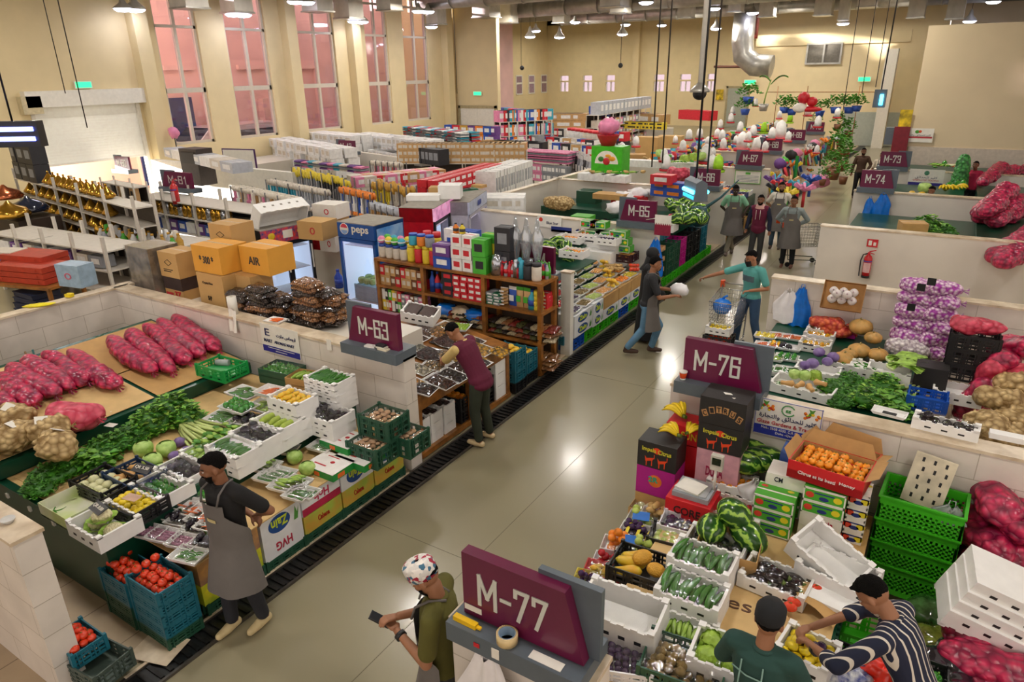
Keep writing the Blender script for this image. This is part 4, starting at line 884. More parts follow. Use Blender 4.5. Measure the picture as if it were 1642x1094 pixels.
p=atx(277,292,-18.0); extinguisher(V((p.x,p.y,1.28)),'red fire extinguisher against the glowing white partition').scale=(1.3,1.3,1.3)
t=T('paper_cup','orange paper cup standing on the slate base under M-76','cup',(-1.98,6.43,1.6)); P('cup',MB().lathe([(.028,0),(.042,.09),(.04,.092),(.037,.09)],18),M_('e5541c',.5),t); P('band',MB().lathe([(.0285,0),(.031,.018)],18,c=(0,0,0)).lathe([(.042,.08),(.044,.092),(.038,.092)],18),mWHITE,t)
O('coffee','pale tea filling the paper cup','drink',MB().cyl((0,0,0),(0,0,.002),.037,n=16),M_('d8cda8',.3),(-1.98,6.43,1.68))
for i,(dx,c,sz,z) in enumerate(((-.42,'e9e6de',.07,.0),(-.22,'e6dcc0',.07,.0),(-.24,'e9e4d2',.065,.022),(-.25,'26262c',.06,.044))):
 O('notepad' if i!=3 else 'smartphone',['folded white receipt on the M-63 base','cream notepad at the bottom of the pile on the M-63 base','small notepad on top of the cream one on the M-63 base','black phone on the notepads on the M-63 base'][i],'notepad' if i!=3 else 'phone',BX(-sz,-.035,0,sz,.035,.02),M_(c,.5),(-5.03+dx,5.51,1.6+z),rz=R.uniform(-.2,.2))
t=T('foam_tray','white foam tray of carrots lying on the M-63 wall top','tray',at(442,512,1.53)-V((0,0,.03)),.1); P('dish',tray_mb(.28,.2,.025),mFOAM,t)
fill('carrot',7,.26,.18,.012,t.location,.1,'orange carrot in the small tray on the M-63 wall','carrot','carrots in the tray on the wall top',yaw=.1,s=.9)
cp=at(1148,572,0)
# -- people
APR='6c6763'
def wp(p,loc,rz,h): v=Matrix.Rotation(-rz,3,'Z')@(Vector(p)-Vector(loc)); return v*(1.72/h)
loc=V((-4.62,2.83,.02)); person('bearded man in a dark shirt and long grey apron, hands behind his back',loc,-1.5,1.76,0,{'L':((-.17,.3,1.17),(-.24,.06,1.02)),'R':((-.17,-.3,1.17),(-.24,-.04,.98))},{'L':((.0,.1,.5),(-.07,.1,.08)),'R':((.08,-.09,.5),(.09,-.1,.08))},(-.6,.15),'8a5c40',('141314','short'),'23242b',APR,beard=1,shoes=('cdb98a','slide'),vox=.009)
loc=V((-4.66,6.6,.02)); person('young man in a maroon vest and yellow shirt leaning over the dates',loc,3.2,1.72,.5,{'L':((.5,.1,1.08),(.66,-.12,1.02)),'R':((.38,-.28,1.12),(.62,-.3,1.06))},{'L':((.04,.1,.5),(-.02,.12,.08)),'R':((.02,-.1,.5),(-.03,-.14,.08))},(0,.35),'a06c4a',('d8bd78','short'),'2c3324',vest='5e1230',shoes=('d3bc90','slide'),vox=.009)
loc=V((-3.95,10.55,0)); t=person('man in a black shirt, grey apron and faded jeans walking with a paper bag',loc,.45,1.72,.08,{'L':((.18,.24,1.12),(.42,.14,1.12)),'R':((.16,-.26,1.1),(.42,-.12,1.1))},{'L':((.22,.1,.5),(.12,.1,.1)),'R':((-.05,-.09,.5),(-.3,-.1,.14))},(0,.1),'9a6848',('26272a','short'),'5f88a6',APR,shoes=('4a352a','shoe'),vox=.01)
O('paper_bag','crumpled white paper bag held by the man in jeans','bag',MB().ball((0,0,0),(.16,.1,.12),14,8,.3,3),mBAGW,(loc.x+.42,loc.y+.33,1.13))
person('person in a black robe and veil behind the man in jeans',(-4.2,11.25,0),.2,1.68,0,{'L':((.05,.27,1.1),(.15,.22,.9)),'R':((.1,-.26,1.1),(.25,-.2,.95))},abaya=True,vox=.012)
loc=V((-2.55,11.75,0)); hx=V((cp.x-.12,cp.y+.85,1.12)); t=person('man in a teal T-shirt, jeans and a black face mask holding the cart',loc,-2.0,1.74,.05,{'R':((.22,-.5,1.25),(.28,-.78,1.12)),'L':((.0,.3,1.12),(.2,.12,1.08))},{'L':((.02,.14,.5),(-.05,.2,.08)),'R':((.1,-.12,.5),(.05,-.18,.08))},(-.3,.35),'a87352',('58a39c','short'),'33506f',mask='15161a',shoes=('2a2c33','shoe'),vox=.01)
P('chest_print',MB().cloth(lambda u,v:(.132*math.cos((u-.5)*1.2)+.012,.2*math.sin((u-.5)*1.2),1.3-.1*v+.005*math.sin(u*20)),8,3),M_('4c5f66',.7),t,'dark grey chest print')
person('man in an open grey jacket and grey apron with hands behind him',(-3.05,17.5,0),-1.5,1.72,0,{'L':((-.12,.34,1.16),(-.18,.1,1.0)),'R':((-.12,-.34,1.16),(-.18,-.1,1.0))},{},(0,.1),'8a5c40',('8b9695','long'),'16161a',APR,shoes=('7a5040','slide'))
person('bearded man in a white T-shirt and grey apron behind the grey jacket man',(-3.72,19.3,0),-1.5,1.76,0,{'L':((-.1,.33,1.16),(-.15,.12,1.0)),'R':((-.1,-.33,1.16),(-.15,-.12,1.0))},{},(.25,.1),'9a6a4c',('dcd6c8','short'),'4a6078',APR,beard=1)
t=person('man in a maroon sleeveless jacket with a pink hood and dark trousers',(-3.8,17.45,0),-1.6,1.7,0,{},{'L':((.02,.1,.5),(.0,.09,.08)),'R':((.04,-.1,.5),(.08,-.12,.08))},(0,.1),'8a5c40',('1b2238','long'),'3a3a3a',vest='641233',beard=1)
P('hood',MB().lathe([(.09,1.5),(.15,1.42),(.13,1.36)],18,sx=.8,sy=1),M_('d9a9a0',.8),t,'pale pink hood'); P('drawstring',MB().cyl((.16,.05,1.38),(.17,.05,1.15),.006,n=5).cyl((.16,-.05,1.38),(.17,-.05,1.15),.006,n=5),mWHITE,t)
person('man in a mint shirt and grey apron with crossed legs',(-4.62,18.2,0),-1.3,1.8,.06,{'L':((.02,.32,1.2),(.1,.25,1.05)),'R':((-.1,-.3,1.16),(-.15,-.15,1.0))},{'L':((.1,-.02,.5),(.2,-.1,.08)),'R':((-.02,-.06,.5),(-.12,.04,.08))},(-.1,.3),'3d281e',('7fb592','short'),'8d8574',APR,hair='080605')
person('man in a brown jacket and dark trousers near M-74',(-2.85,28.6,0),-1.4,1.78,0,{'L':((0,.3,1.15),(.1,.2,1.0))},{},(.1,.1),'7d533a',('4a3324','long'),'1c1a1e',beard=1)
person('man in a cream shirt and dark apron scratching his head beside M-73',(-2.2,28.3,0),-1.5,1.7,0,{'L':((.15,.42,1.5),(.12,.12,1.66))},{},(.2,.2),'8a5c40',('cfc3ae','short'),'2a2a30','4f4f58')
loc=V((-2.17,2.6,0)); F=3.45; t=person('man in a patterned white cap and olive polo looking at a phone',(loc.x-.14,loc.y+.13,0),F+.1,1.74,.03,{'L':((.04,.25,1.13),(.28,.06,1.18)),'R':((.06,-.24,1.14),(.3,-.03,1.22))},{},(0,.55),'9c6b4c',('56521a','short'),'3a3a3a',APR,hat='kufi',beard=1,vox=.008)
P('wristwatch',MB().cyl((.24,.09,1.165),(.265,.073,1.175),.038,n=14),mBLK,t,'black wristwatch')
mt=t.matrix_basis.copy(); hd=Matrix.Translation(t.location)@Matrix.Rotation(F+.1,4,'Z')@V((.42,.0,1.22)); o=T('smartphone','black phone held by the man in the patterned cap','phone',hd,rot=(.1,-.5,F+.1)); P('case',BX(-.075,-.04,-.005,.075,.04,.005),mBLK,o); P('screen',BX(-.07,-.036,.005,.07,.036,.006),M_('2a2d33',.1),o)
t=person('man in a dark green checked shirt and dark cap seen from behind',(-.44,3.42,.02),1.5,1.66,0,{'L':((.1,.27,1.15),(.3,.2,1.0)),'R':((.1,-.27,1.15),(.3,-.2,1.0))},{},(0,.15),'9c6b4c',('23463f','long'),'2a2c33',hat='cap',vox=.009)
P('check_lines',MB().cyl((-.135,-.04,1.4),(-.14,-.04,1.0),.005,n=5).cyl((-.13,.09,1.4),(-.135,.1,1.0),.005,n=5).tube([(-.1,.15,1.3),(-.138,.05,1.3),(-.138,-.08,1.3),(-.09,-.16,1.3)],.005,5),M_('7fa093',.7),t,'pale check lines on the back')
def stripe_fn(m,nt,N,L,b,tc):
 w=N.new('ShaderNodeTexWave'); w.bands_direction='Y'; w.inputs['Scale'].default_value=6.5; w.inputs['Distortion'].default_value=.6; L.new(tc.outputs['Object'],w.inputs['Vector']); r=ramp(N,[(0,'161d36'),(.86,'161d36'),(.9,'d8cfc0')]); L.new(w.outputs['Fac'],r.inputs[0]); L.new(r.outputs[0],b.inputs['Base Color'])
loc=V((.42,4.0,.02)); t=person('man in a navy shirt with white stripes packing yellow guavas',loc,2.9,1.72,.5,{'L':((.42,.3,1.1),(.66,.12,.98)),'R':((.46,-.26,1.16),(.7,-.02,1.0))},{},(.1,.35),'9c6b4c',(mat('striped_cloth','161d36',.8,var=0,fn=stripe_fn),'rolled'),'26262c',hair='0a0806',vox=.008)
P('wristwatch',MB().cyl((.585,.175,1.0),(.615,.15,.99),.036,n=14),mBLK,t,'wristwatch with a pale dial')
q=at(966,352,1.42); person('man in a blue shirt seated behind the M-65 wall',(q.x,q.y+.1,-.3),1.2,1.7,0,shirt=('2c4566','short'),trous='2a2a30',skinc='7d533a')
q=at(1500,300,1.6); person('man whose head shows below the bananas between M-74 and M-73',(q.x,q.y,-.02),-2,1.66,.2,shirt=('3a3a40','short'),skinc='8a5c40')
q=at(1566,262,1.8); person('person in a bright pink shirt behind the M-73 wall',(q.x,q.y,.15),-1.9,1.7,0,shirt=('c0264e','short'),skinc='7d533a')
q=at(1611,300,1.7); t=person('person in a shiny blue cap at the right edge beyond M-74',(q.x,q.y,.1),-2.2,1.68,.1,shirt=('c23a2a','short'),skinc='8a5c40'); P('blue_cap',MB().ball((.0,0,1.66),(.13,.12,.11),14,8),M_('1f58c8',.2,coat=1),t,'blue and white cap')
# == stall between the cream wall end and M-63
UPS=Matrix(((0,0,1),(-1,0,0),(0,-1,0))).to_euler()
t=T('display_cabinet','dark green display cabinet carrying crates and foam boxes of vegetables','cabinet',(0,0,0))
P('cabinet_body',BX(-9.5,2.32,.02,-5.75,5.46,.78),mGCOUNT,t); P('lip',BX(-5.78,2.34,.78,-5.75,5.46,.86),mGCOUNT,t); P('cardboard_liner',BX(-7.7,2.4,.78,-5.8,5.44,.785),mCARDL,t)
for y in(1,2,3): P('hinge',BX(-6.2-.45*y,2.3,.66,-6.16-.45*y,2.32,.71),mWHITE,t)
t=T('sloped_counter','dark green sloped counter lined with cardboard under the crimson onion sacks','counter',(0,0,0))
mb=MB().prism([(-7.68,.8),(-7.68,.95),(-9.9,1.2),(-9.9,.8)],lambda u,v,w:(u,2.2+w,v),3.25); P('counter_body',mb,mGCOUNT,t)
for i,(a,b,c,d) in enumerate(((2.22,3.6,-9.8,-8.6),(3.65,5.4,-9.8,-8.62),(2.22,4.1,-8.58,-7.75),(4.15,5.4,-8.58,-7.75))):
 f=lambda x:.95+(-7.68-x)*.1126+.006+.003*i
 P('cardboard_sheet',MB().prism([(c,f(c)),(d,f(d)),(d,f(d)+.006),(c,f(c)+.006)],lambda u,v,w,a=a:(u,a+w,v),b-a),mCARD if i%2 else mCARDL,t)
put_text('OFEIN',t,(-8.2,4.75,1.03),rotm(0,.112,PI*.55).to_euler(),.42,.14,M_('4f3a2a',.6))
slz=lambda x:.965+(-7.68-x)*.1126
def sack2(p,q,r,m,seed,label,name='onion_sack',zf=slz,group=None,fr=9,flat=.8,lift=0):
 a=at(*p,1.2);b=at(*q,1.08)
 for _ in range(3):
  a=at(*p,zf(a.x)+r*.9+lift);b=at(*q,zf(b.x)+r*.9+lift)
 d=b-a; L=d.length; c=(a+b)/2; c.z-=r*.9
 return sack(label,c,L,r,m,seed,math.atan2(d.y,d.x),-math.atan2(d.z,math.hypot(d.x,d.y)),group=group,name=name,fr=fr,flat=flat)
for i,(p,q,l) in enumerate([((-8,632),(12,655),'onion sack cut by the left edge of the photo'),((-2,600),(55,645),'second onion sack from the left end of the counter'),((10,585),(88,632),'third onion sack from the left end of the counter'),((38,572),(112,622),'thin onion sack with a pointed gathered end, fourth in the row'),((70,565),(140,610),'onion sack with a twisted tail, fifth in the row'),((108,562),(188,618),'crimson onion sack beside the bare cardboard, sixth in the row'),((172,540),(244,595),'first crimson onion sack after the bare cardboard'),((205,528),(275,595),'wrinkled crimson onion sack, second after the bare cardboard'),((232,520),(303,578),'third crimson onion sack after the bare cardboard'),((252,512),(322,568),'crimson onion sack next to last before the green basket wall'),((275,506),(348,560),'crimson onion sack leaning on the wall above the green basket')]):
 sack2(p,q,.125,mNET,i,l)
sack('open bag of pink red onions slumped on the counter edge',at(118,672,1.1)-V((0,0,.12)),.62,.19,mat('pink_net','d2405c',.35,var=0,fn=lump_fn(9,'e8687c','b82a48',.9)),2,.4,fr=6,name='onion_bag')
for i,(a,b,l) in enumerate(((25,668,'potato bag at the left edge of the photo, on the sloped counter'),(70,690,'bag of potatoes with a white tag in front of the pink onion bag'),(18,700,'torn potato bag in the lower row at the left edge'),(88,712,'small bag of potatoes hanging over the counter edge'))):
 s_=sack(l,at(a,b,1.15)-V((0,0,.13)),.5,.16,mPOT,i,i*.9,name='potato_bag',fr=13,amp=.22)
 P('paper_tag',BX(-.06,-.05,0,.06,.05,.003),mWHITE,s_,loc=(.02,-.05,.27),rot=(.5,.2,.3))
for a,b in((175,658),(178,682)): O('price_tag','white price tag on the counter edge %s'%('above the herbs' if a==175 else 'just below the other one'),'tag',BX(-.06,-.04,0,.06,.04,.004),mWHITE,at(a,b,.98),rz=.3)
def small_basket(label,loc,L,W,H,col,rz=0,n=6): return container('crate',label,loc,L,W,H,rz,col,name='plastic_basket')[0]
small_basket('small green plastic basket at the end of the sloped counter',base(355,585,1.12,.16)+V((0,0,.02)),.52,.36,.16,mat('basket_green','1d9a4a',.35,var=.05),.05)
O('plastic_tub','clear plastic tub lying inside the small green basket','tub',MB().cyl((-.09,0,.05),(.09,0,.05),.045,n=12),M_('aab2b0',.2),base(358,585,1.05,.05)+V((0,0,.03)),rz=.4)
Z=.79
FX=[]
def fb(px,py,L,W,H,k,n,what,cl,rz=0,film=True,s=1,yaw=None,kind='foam',col=None,lay=1,z=Z,under=0,tilt=.2,cat=None,jit=.2,art=None,fl=None):
 """open box seen at px,py; `under` more boxes of the same kind stacked below it"""
 loc=base(px,py,z+H*(under+1),H); bz=loc.z
 for u in range(under):
  container(kind,cl+', %s box down'%['second','third','fourth','fifth'][under-1-u],V((loc.x,loc.y,bz-H*(u+1))),L,W,H,rz+R.uniform(-.03,.03),col,group=None,floor=.02)
 return filled(kind,loc,L,W,H,k,n,what,cl,rz,col,cat,fl,s,yaw,film,lay,tilt,jit=jit,art=art,m0=.042 if kind=='tray' else .03)
HX=PI/2
fb(118,802,.5,.4,.13,'chili',4,'single green chili on the bottom of the white and green carton','open white and green carton with a few chillies left',0,False,kind='carton',col=mat('carton_lime','b9c97a',.7,var=.2,scale=3,col2='e9e6d8'),fl=.012,cat='chili')
fb(166,832,.52,.4,.15,'cauliflower',3,'white cauliflower in the foam box on the cabinet corner','white foam box of cauliflower on the near corner of the cabinet',0,False,s=.95,cat='cauliflower')
t=T('price_board','small black price board with white figures on the cauliflower','price board',at(158,815,1.04),-.1); P('board',BX(-.1,-.05,0,.1,.05,.006),mBLK,t,rot=(.3,0,0)); put_text('QR 8.00',t,(0,-.0,.012),(.3,0,0),.16,.04,mWHITE)
fb(165,768,.5,.36,.14,'white_onion',8,'pale onion in the black crate beside the herbs','black crate of white and green onions',.05,False,kind='crate',col=mDBLK,s=1.15,cat='onion')
fb(213,800,.5,.36,.14,'lemon',24,'lemon in the black crate next to the cauliflower','black crate of lemons with a pink card',.05,False,kind='crate',col=mDBLK)
O('price_card','pinkish blank price card lying on the lemons','card',BX(-.08,-.05,0,.08,.05,.003),M_('c9a58f',.6),at(212,798,.99),rz=.2)
fb(215,757,.5,.36,.14,'butternut',5,'butternut squash in the blue crate behind the lemons','dark blue crate of butternut squashes',.0,False,kind='crate',col=mat('crate_navy','1f3a5c',.4),s=.8,yaw=.2,cat='squash')
t=T('price_board','black price board with white marks standing on the butternuts','price board',at(228,752,1.0),.2); P('board',BX(-.11,-.05,0,.11,.05,.006),mBLK,t,rot=(.4,0,0)); put_text('QR 5.50',t,(0,0,.012),(.4,0,0),.17,.04,mWHITE)
fb(258,775,.5,.38,.14,'green_pepper',15,'green pepper in the wrapped foam box next to the lemons','wrapped foam box of green peppers',.0,True,cat='pepper')
fb(292,750,.5,.36,.14,'round_eggplant',14,'dark aubergine in the foam box behind the bearded man','wrapped foam box of round aubergines behind the man',.0,True,cat='aubergine')
fb(330,722,.46,.34,.12,'zucchini',18,'pale courgette in the tray between the aubergines and cucumbers','foam box of pale courgettes',.0,True,yaw=HX,cat='courgette',lay=2)
fb(374,715,.5,.34,.12,'cucumber',14,'cucumber in the foam box on top of its stack of two','wrapped foam box of cucumbers',.0,True,yaw=HX,under=1)
fb(412,692,.5,.36,.12,'round_eggplant',14,'dark aubergine in the foam box beside the cucumbers','wrapped foam box of aubergines with a white card, beside the cucumbers',.0,True,under=1,cat='aubergine')
fb(445,672,.5,.36,.13,'marrow',4,'pale green marrow in the open foam box','open foam box of three pale marrows',.0,False,yaw=HX,under=1,cat='marrow')
fb(468,634,.48,.32,.15,'mango',20,'yellow mango in the foam box on top of its stack','foam box of yellow mangoes on top of its stack',.0,False,under=2,s=.7,cat='mango')
fb(525,660,.5,.36,.12,'round_eggplant',14,'dark aubergine in the foam box against the M-63 wall','foam box of aubergines against the M-63 wall',0,True,under=1,cat='aubergine')
fb(528,603,.5,.34,.075,'cucumber',15,'long thin cucumber in the topmost foam tray by the M-63 wall','foam tray of long cucumbers, top of the stack by the M-63 wall',0,False,yaw=HX,s=.95,under=4,z=.95)
fb(495,602,.5,.3,.1,'zucchini',10,'long pale gourd in the tray left of the cucumber stack','tray of long pale gourds left of the cucumber stack',.2,False,kind='carton',yaw=HX,under=2,s=1.5,cat='gourd',z=.8)
fb(452,588,.5,.34,.1,'green_pepper',14,'green pepper in the wrapped carton close to the M-63 wall','wrapped carton of dark green peppers close to the M-63 wall',.1,True,kind='carton',col=mDGRN,under=1,z=.9)
fb(437,626,.4,.26,.05,'carrot',10,'carrot in the tray behind the mangoes','foam tray of carrots behind the mangoes',.1,True,kind='tray',yaw=.4,z=1.12)
for i,(a,b,k,n,yaw,nm) in enumerate([(392,628,'cucumber',6,.2,'topmost tray of green cucumbers left of the mangoes'),(383,650,'green_pepper',6,None,'tray of green peppers below the topmost cucumber tray'),(425,650,'zucchini',7,.2,'tray of pale courgettes beside the mango stack'),(360,668,'cucumber',6,.2,'tray of cucumbers above the celery'),(398,672,'round_eggplant',6,None,'tray of aubergines between cucumber trays'),(427,676,'lemon',8,None,'tray of yellow lemons behind the marrows')]):
 fb(a,b,.42,.28,.04,k,n,'%s in the %s'%(k.replace('_',' ').replace('round eggplant','aubergine').replace('zucchini','courgette'),nm),nm,.05*i,True,kind='tray',yaw=yaw,z=1.02-.02*i if i<3 else .9,s=.95)
for i,(a,b,k,l) in enumerate(((229,716,'cabbage','big pale green cabbage left of its twin'),(266,716,'cabbage','big pale green cabbage next to the purple ones'),(243,735,'cabbage','green cabbage lying lower between the two big ones'),(256,745,'cabbage','small green cabbage touching the aubergine box'),(286,700,'red_cabbage','purple cabbage beside the celery'),(298,714,'red_cabbage','purple cabbage half under a white card'),(278,722,'red_cabbage','small purple cabbage behind the aubergines'))):
 place(k,k,l,'cabbage',at(a,b,Z+.12)-V((0,0,.12 if i<2 else .13)),i,s=1.0 if i<3 else .75)
for i,(a,b,k,l,s) in enumerate(((75,752,'dill','feathery dill bunch at the near end of the herbs',1.15),(104,738,'dill','dill bunch behind the lemon crates',1.2),(128,728,'spinach','broad leaved green bunch between dill and parsley',1.1),(152,728,'spinach','spinach bunch behind the white onions',1.0),(165,708,'parsley','parsley bunch next to the spinach',1.2),(192,698,'parsley','dark parsley bunch in the middle of the herb row',1.2),(215,685,'parsley','parsley bunch just left of the big mint heap',1.2),(245,672,'mint','leafy mint heap left of its taller neighbour',1.2),(275,655,'mint','tall mint heap above the celery',1.3),(300,665,'mint','mint heap beside the celery',1.0),(318,690,'celery','pale celery head in front of the mint',1.3),(330,680,'celery','pale celery head behind the other one',1.2),(58,770,'dill','dill bunch hanging over the cabinet corner',1.0))):
 place(k,k,l,'herb' if k!='celery' else 'celery',at(a,b,Z+.14)-V((0,0,.14)),R.uniform(-.4,.4)+(0 if k!='celery' else .1),s=s*1.3)
O('cardboard_sheet','pale cardboard under the herbs on the cabinet','cardboard',BX(-.4,-1.3,0,.4,1.4,.006),mCARDL,(-7.25,3.75,.787),rz=0)
TZ=.62
t=T('cardboard_sheet','brown cardboard laid over the cartons as a low shelf','cardboard',(0,0,0)); P('sheet',BX(-5.78,2.66,TZ-.012,-5.0,5.42,TZ),mCARDL,t)
mZW=mat('zain_white','e9eaec',.45,var=.03); mZB=M_('1c3f9a',.45); mYEL=M_('e3cd2a',.45)
def oval_art(word,col,tc,ups=True,band=None):
 def f(t,L,W,H):
  x=W/2; E_=UPS if ups else faceX(1)
  mb=MB(); n=22; mb.add([(x+.002,.09*0+math.cos(2*PI*i/n)*L*.27-L*.05,H*.52+math.sin(2*PI*i/n)*H*.4) for i in range(n)],[tuple(range(n))]); P('emblem',mb,M_(col,.45),t)
  put_text(word,t,(x+.004,-L*.05,H*.55),E_,L*.4,H*.42,M_(tc,.45),bold=.02)
  P('leaf_print',MB().add([(x+.002,L*.3,H*.2),(x+.002,L*.36,H*.85),(x+.002,L*.4,H*.5),(x+.002,L*.46,H*.8),(x+.002,L*.4,H*.2)],[(0,1,2,3,4)]),M_('5aa045',.5),t)
 return f
def lbox(label,y0,y1,z0,z1,m,art=None,x=-5.02,d=.38):
 t=closed_box('carton',label,(x-d/2,(y0+y1)/2,z0),d,y1-y0-.01,z1-z0,m,tape=False)
 if art:
  e=T('x','x','x'); bpy.data.objects.remove(e)
  f=art; f(t,(y1-y0),d,(z1-z0))
 return t
def word_art(word,tc,ups=False,w=.5,h=.3,zc=.5,band=None):
 def f(t,L,W,H):
  if band: P('band',BX(W/2,-L/2+.005,.0,W/2+.0015,L/2-.005,H*.35),M_(band,.5),t)
  put_text(word,t,(W/2+.003,0,H*zc),UPS if ups else faceX(1),L*w,H*h,M_(tc,.5),bold=.015)
 return f
zain=oval_art('Zain','17498f','cfe03a')
mKB=mat('kraft_yellow','c79a3c',.7,var=.25,scale=6,col2='a9c04a')
lbox('white Zain banana carton right beside the M-63 post',4.93,5.44,.35,TZ-.015,mZW,zain)
lbox('white Zain banana carton next to the M-63 post one',4.42,4.92,.35,TZ-.015,mZW,zain)
lbox('red and white Hola banana carton under the cardboard',3.87,4.41,.36,TZ-.015,mZW,word_art('Hola','c22a55',True,.4,.4,.6,'b8204a'))
lbox('white Zain banana carton behind the apron man',3.36,3.86,.36,TZ-.015,mZW,zain)
lbox('white HVG banana carton below the Zain one, behind the apron man',3.36,3.86,.12,.36,mZW,word_art('HVG','b3203f',True,.4,.4,.5))
for i,(a,b,l) in enumerate(((3.87,4.41,'brown and yellow carton below the Hola one'),(4.42,4.92,'brown and yellow carton below the left Zain one'),(4.93,5.44,'brown and yellow carton below the Zain one at the post'))):
 lbox(l,a,b,.14,.35,mKB,word_art('Cabana','b0301c',False,.3,.3))
lbox('dark blue and brown Vita carton behind the tomato crates',2.68,3.34,.36,TZ-.015,mat('kraft_blue','b98a4a',.6,var=.9,scale=4,col2='22285c'))
lbox('green and yellow Vita carton behind the tomato crates',2.68,3.34,.14,.36,mat('vita','d8cf2c',.5,var=.5,scale=4,col2='3f8f2c'),word_art('Vita','2a3f9a',True,.3,.4))
for i,(a,b) in enumerate(((2.7,3.34),(3.36,3.86),(3.87,4.41),(4.42,4.92),(4.93,5.44))):
 container('crate','dark green slatted crate under the %s carton stack'%['blue Vita','HVG','Hola','left Zain','right Zain'][i],(-5.22,(a+b)/2,.005),b-a-.02,.4,.125,HX,mDGRN,floor=.02)
O('cream_kerb','cream kerb strip between the cartons and the drain','kerb',BX(-5.02,1.9,.0,-4.99,5.5,.03),mCAP)
O('shelf_riser','dark green board behind the low cardboard shelf','board',BX(-5.8,3.9,TZ-.01,-5.77,5.45,TZ+.2),mGCOUNT)
O('riser_lower','dark green board closing the low shelf behind the tomato crates','board',BX(-5.8,2.4,.02,-5.76,2.68,.78),mGCOUNT)
VN={'round_eggplant':'aubergine','eggplant':'aubergine','zucchini':'courgette','small_cucumber':'small cucumber','green_pepper':'green pepper'}
def trs(lst,z,L=.3,W=.21,grp='wrapped trays'):
 for i,(a,b,k,n,yaw,rz,nm) in enumerate(lst):
  v=VN.get(k,k.replace('_',' '))
  fb(a,b,L,W,.04,k,n,'%s in the %s'%(v,nm),nm,rz,True,kind='tray',yaw=yaw,z=z,s=.85 if k!='eggplant' else .8)
trs([(238,850,'shallot',20,None,.25,'wrapped tray of pink shallots at the corner of the low shelf'),(263,856,'shallot',20,None,.25,'wrapped tray of pink shallots, second from the shelf corner'),(296,866,'shallot',20,None,.25,'wrapped tray of pink shallots behind the chillies'),
(268,822,'eggplant',5,HX,.25,'wrapped tray of dark aubergines at the back of the shallots'),(294,832,'eggplant',5,HX,.25,'wrapped tray of dark aubergines, second at the back of the shallots'),(318,845,'eggplant',5,HX,.25,'wrapped tray of dark aubergines close to the apron man'),(332,868,'eggplant',5,HX,.25,'wrapped tray of dark aubergines touching the apron man'),(302,888,'chili',20,.4,.25,'wrapped tray of green chillies behind the tomato crates')],TZ+.06,.31,.21)
trs([(292,806,'carrot',7,.3,.2,'wrapped tray of carrots nearest the green peppers'),(310,816,'carrot',7,.3,.2,'wrapped tray of carrots, second of its row'),(325,828,'carrot',7,.3,.2,'wrapped tray of carrots, third of its row'),(340,840,'carrot',7,.3,.2,'wrapped tray of carrots beside the bearded man'),(322,788,'green_pepper',5,None,.2,'wrapped tray of green peppers behind the bearded man')],TZ+.1,.3,.21)
q=0
for r_ in range(3):
 for c_ in range(4):
  a=404+c_*25-r_*-2+r_*14; b=742+c_*11+r_*-0+r_*18-c_*0
  a=405+c_*24+r_*12; b=735+c_*14+r_*17
  if a>492 or (r_==2 and c_==3): continue
  k=('small_cucumber','zucchini','small_cucumber','zucchini')[(c_+r_)%4]
  trs([(a,b-6,k,6,.1,.15,'wrapped tray of %s, row %s tray %s from the bearded man'%('small cucumbers' if k[0]=='s' else 'pale courgettes',['back','middle','front'][r_],['first','second','third','fourth'][c_]))],TZ+.09,.27,.2)
place('cabbage','cabbage','round pale cabbage on the low shelf, left of the other','cabbage',at(472,730,TZ+.1)-V((0,0,.1)),0,s=.85)
place('cabbage','cabbage','round pale cabbage on the low shelf beside the cardboard','cabbage',at(492,748,TZ+.1)-V((0,0,.1)),2,s=.85)
trs([(456,718,'zucchini',5,.1,.3,'wrapped tray of pale green beans beside the cabbages'),(516,714,'chili',18,.4,.1,'wrapped tray of green chillies beside the white cartons')],TZ+.06,.3,.22)
mCH=mat('chilli_carton','ece9e4',.45,var=.05); mCG=mat('chilli_green','1f8f3c',.45,var=.05)
def chbox(label,px,py,z,L=.44,W=.34,H=.085):
 loc=base(px,py,z+H,H); t=T('carton',label,'box',loc,.0); mb=BX(-L/2,-W/2,0,L/2,W/2,H-.004); P('carton_body',mb,mCG,t); P('lid',BX(-L/2,-W/2,H-.004,L/2,W/2,H),mCH,t);
 mb=MB().ball((.03,.02,H),(.03,.025,.003),10,5).box(-.15,-.08,H,.02,-.06,H+.001).box(-.12,.1,H,.05,.115,H+.001); P('pepper_print',mb,mRED,t); P('side_print',BX(-.06,-W/2-.001,.01,.02,-W/2,.06).box(L/2,-.1,.01,L/2+.001,0,.06),M_('e8702c',.5),t); return t
chbox('green and white pepper carton, lower of two by the date crates',577,728,TZ+.0); chbox('green and white pepper carton stacked on the lower one',552,702,TZ+.085)
chbox('green and white pepper carton under the wrapped chillies',528,742,TZ)
for i,(a,b,z,l) in enumerate(((614,663,TZ+.24,'dark green crate of brown mushrooms on top by the M-63 wall'),(596,706,TZ,'dark green crate of brown mushrooms on the low shelf'),(648,690,TZ,'dark green crate below the mushrooms, against the post'))):
 fb(a,b,.42,.34,.23,'mushroom_roll',22,'brown mushroom in the %s'%l,l,0,True,kind='crate',col=mDGRN,z=z,cat='mushroom')
def crate_stack(x,y,z0,n,H,L,W,cols,lab,rz,k,nn,what,s=1):
 loc=V((x,y,z0+H*(n-1)))
 for i in range(n-1): container('crate',lab+', level %s from the floor'%['one','two','three','four','five','six'][i],V((loc.x,loc.y,z0+H*i)),L,W,H-.005,rz,cols[min(i,len(cols)-1)],floor=.02)
 filled('crate',loc,L,W,H,k,nn,what,lab+', topmost',rz,cols[-1],None,H-.08,s*1.05,tilt=.3)
 return loc
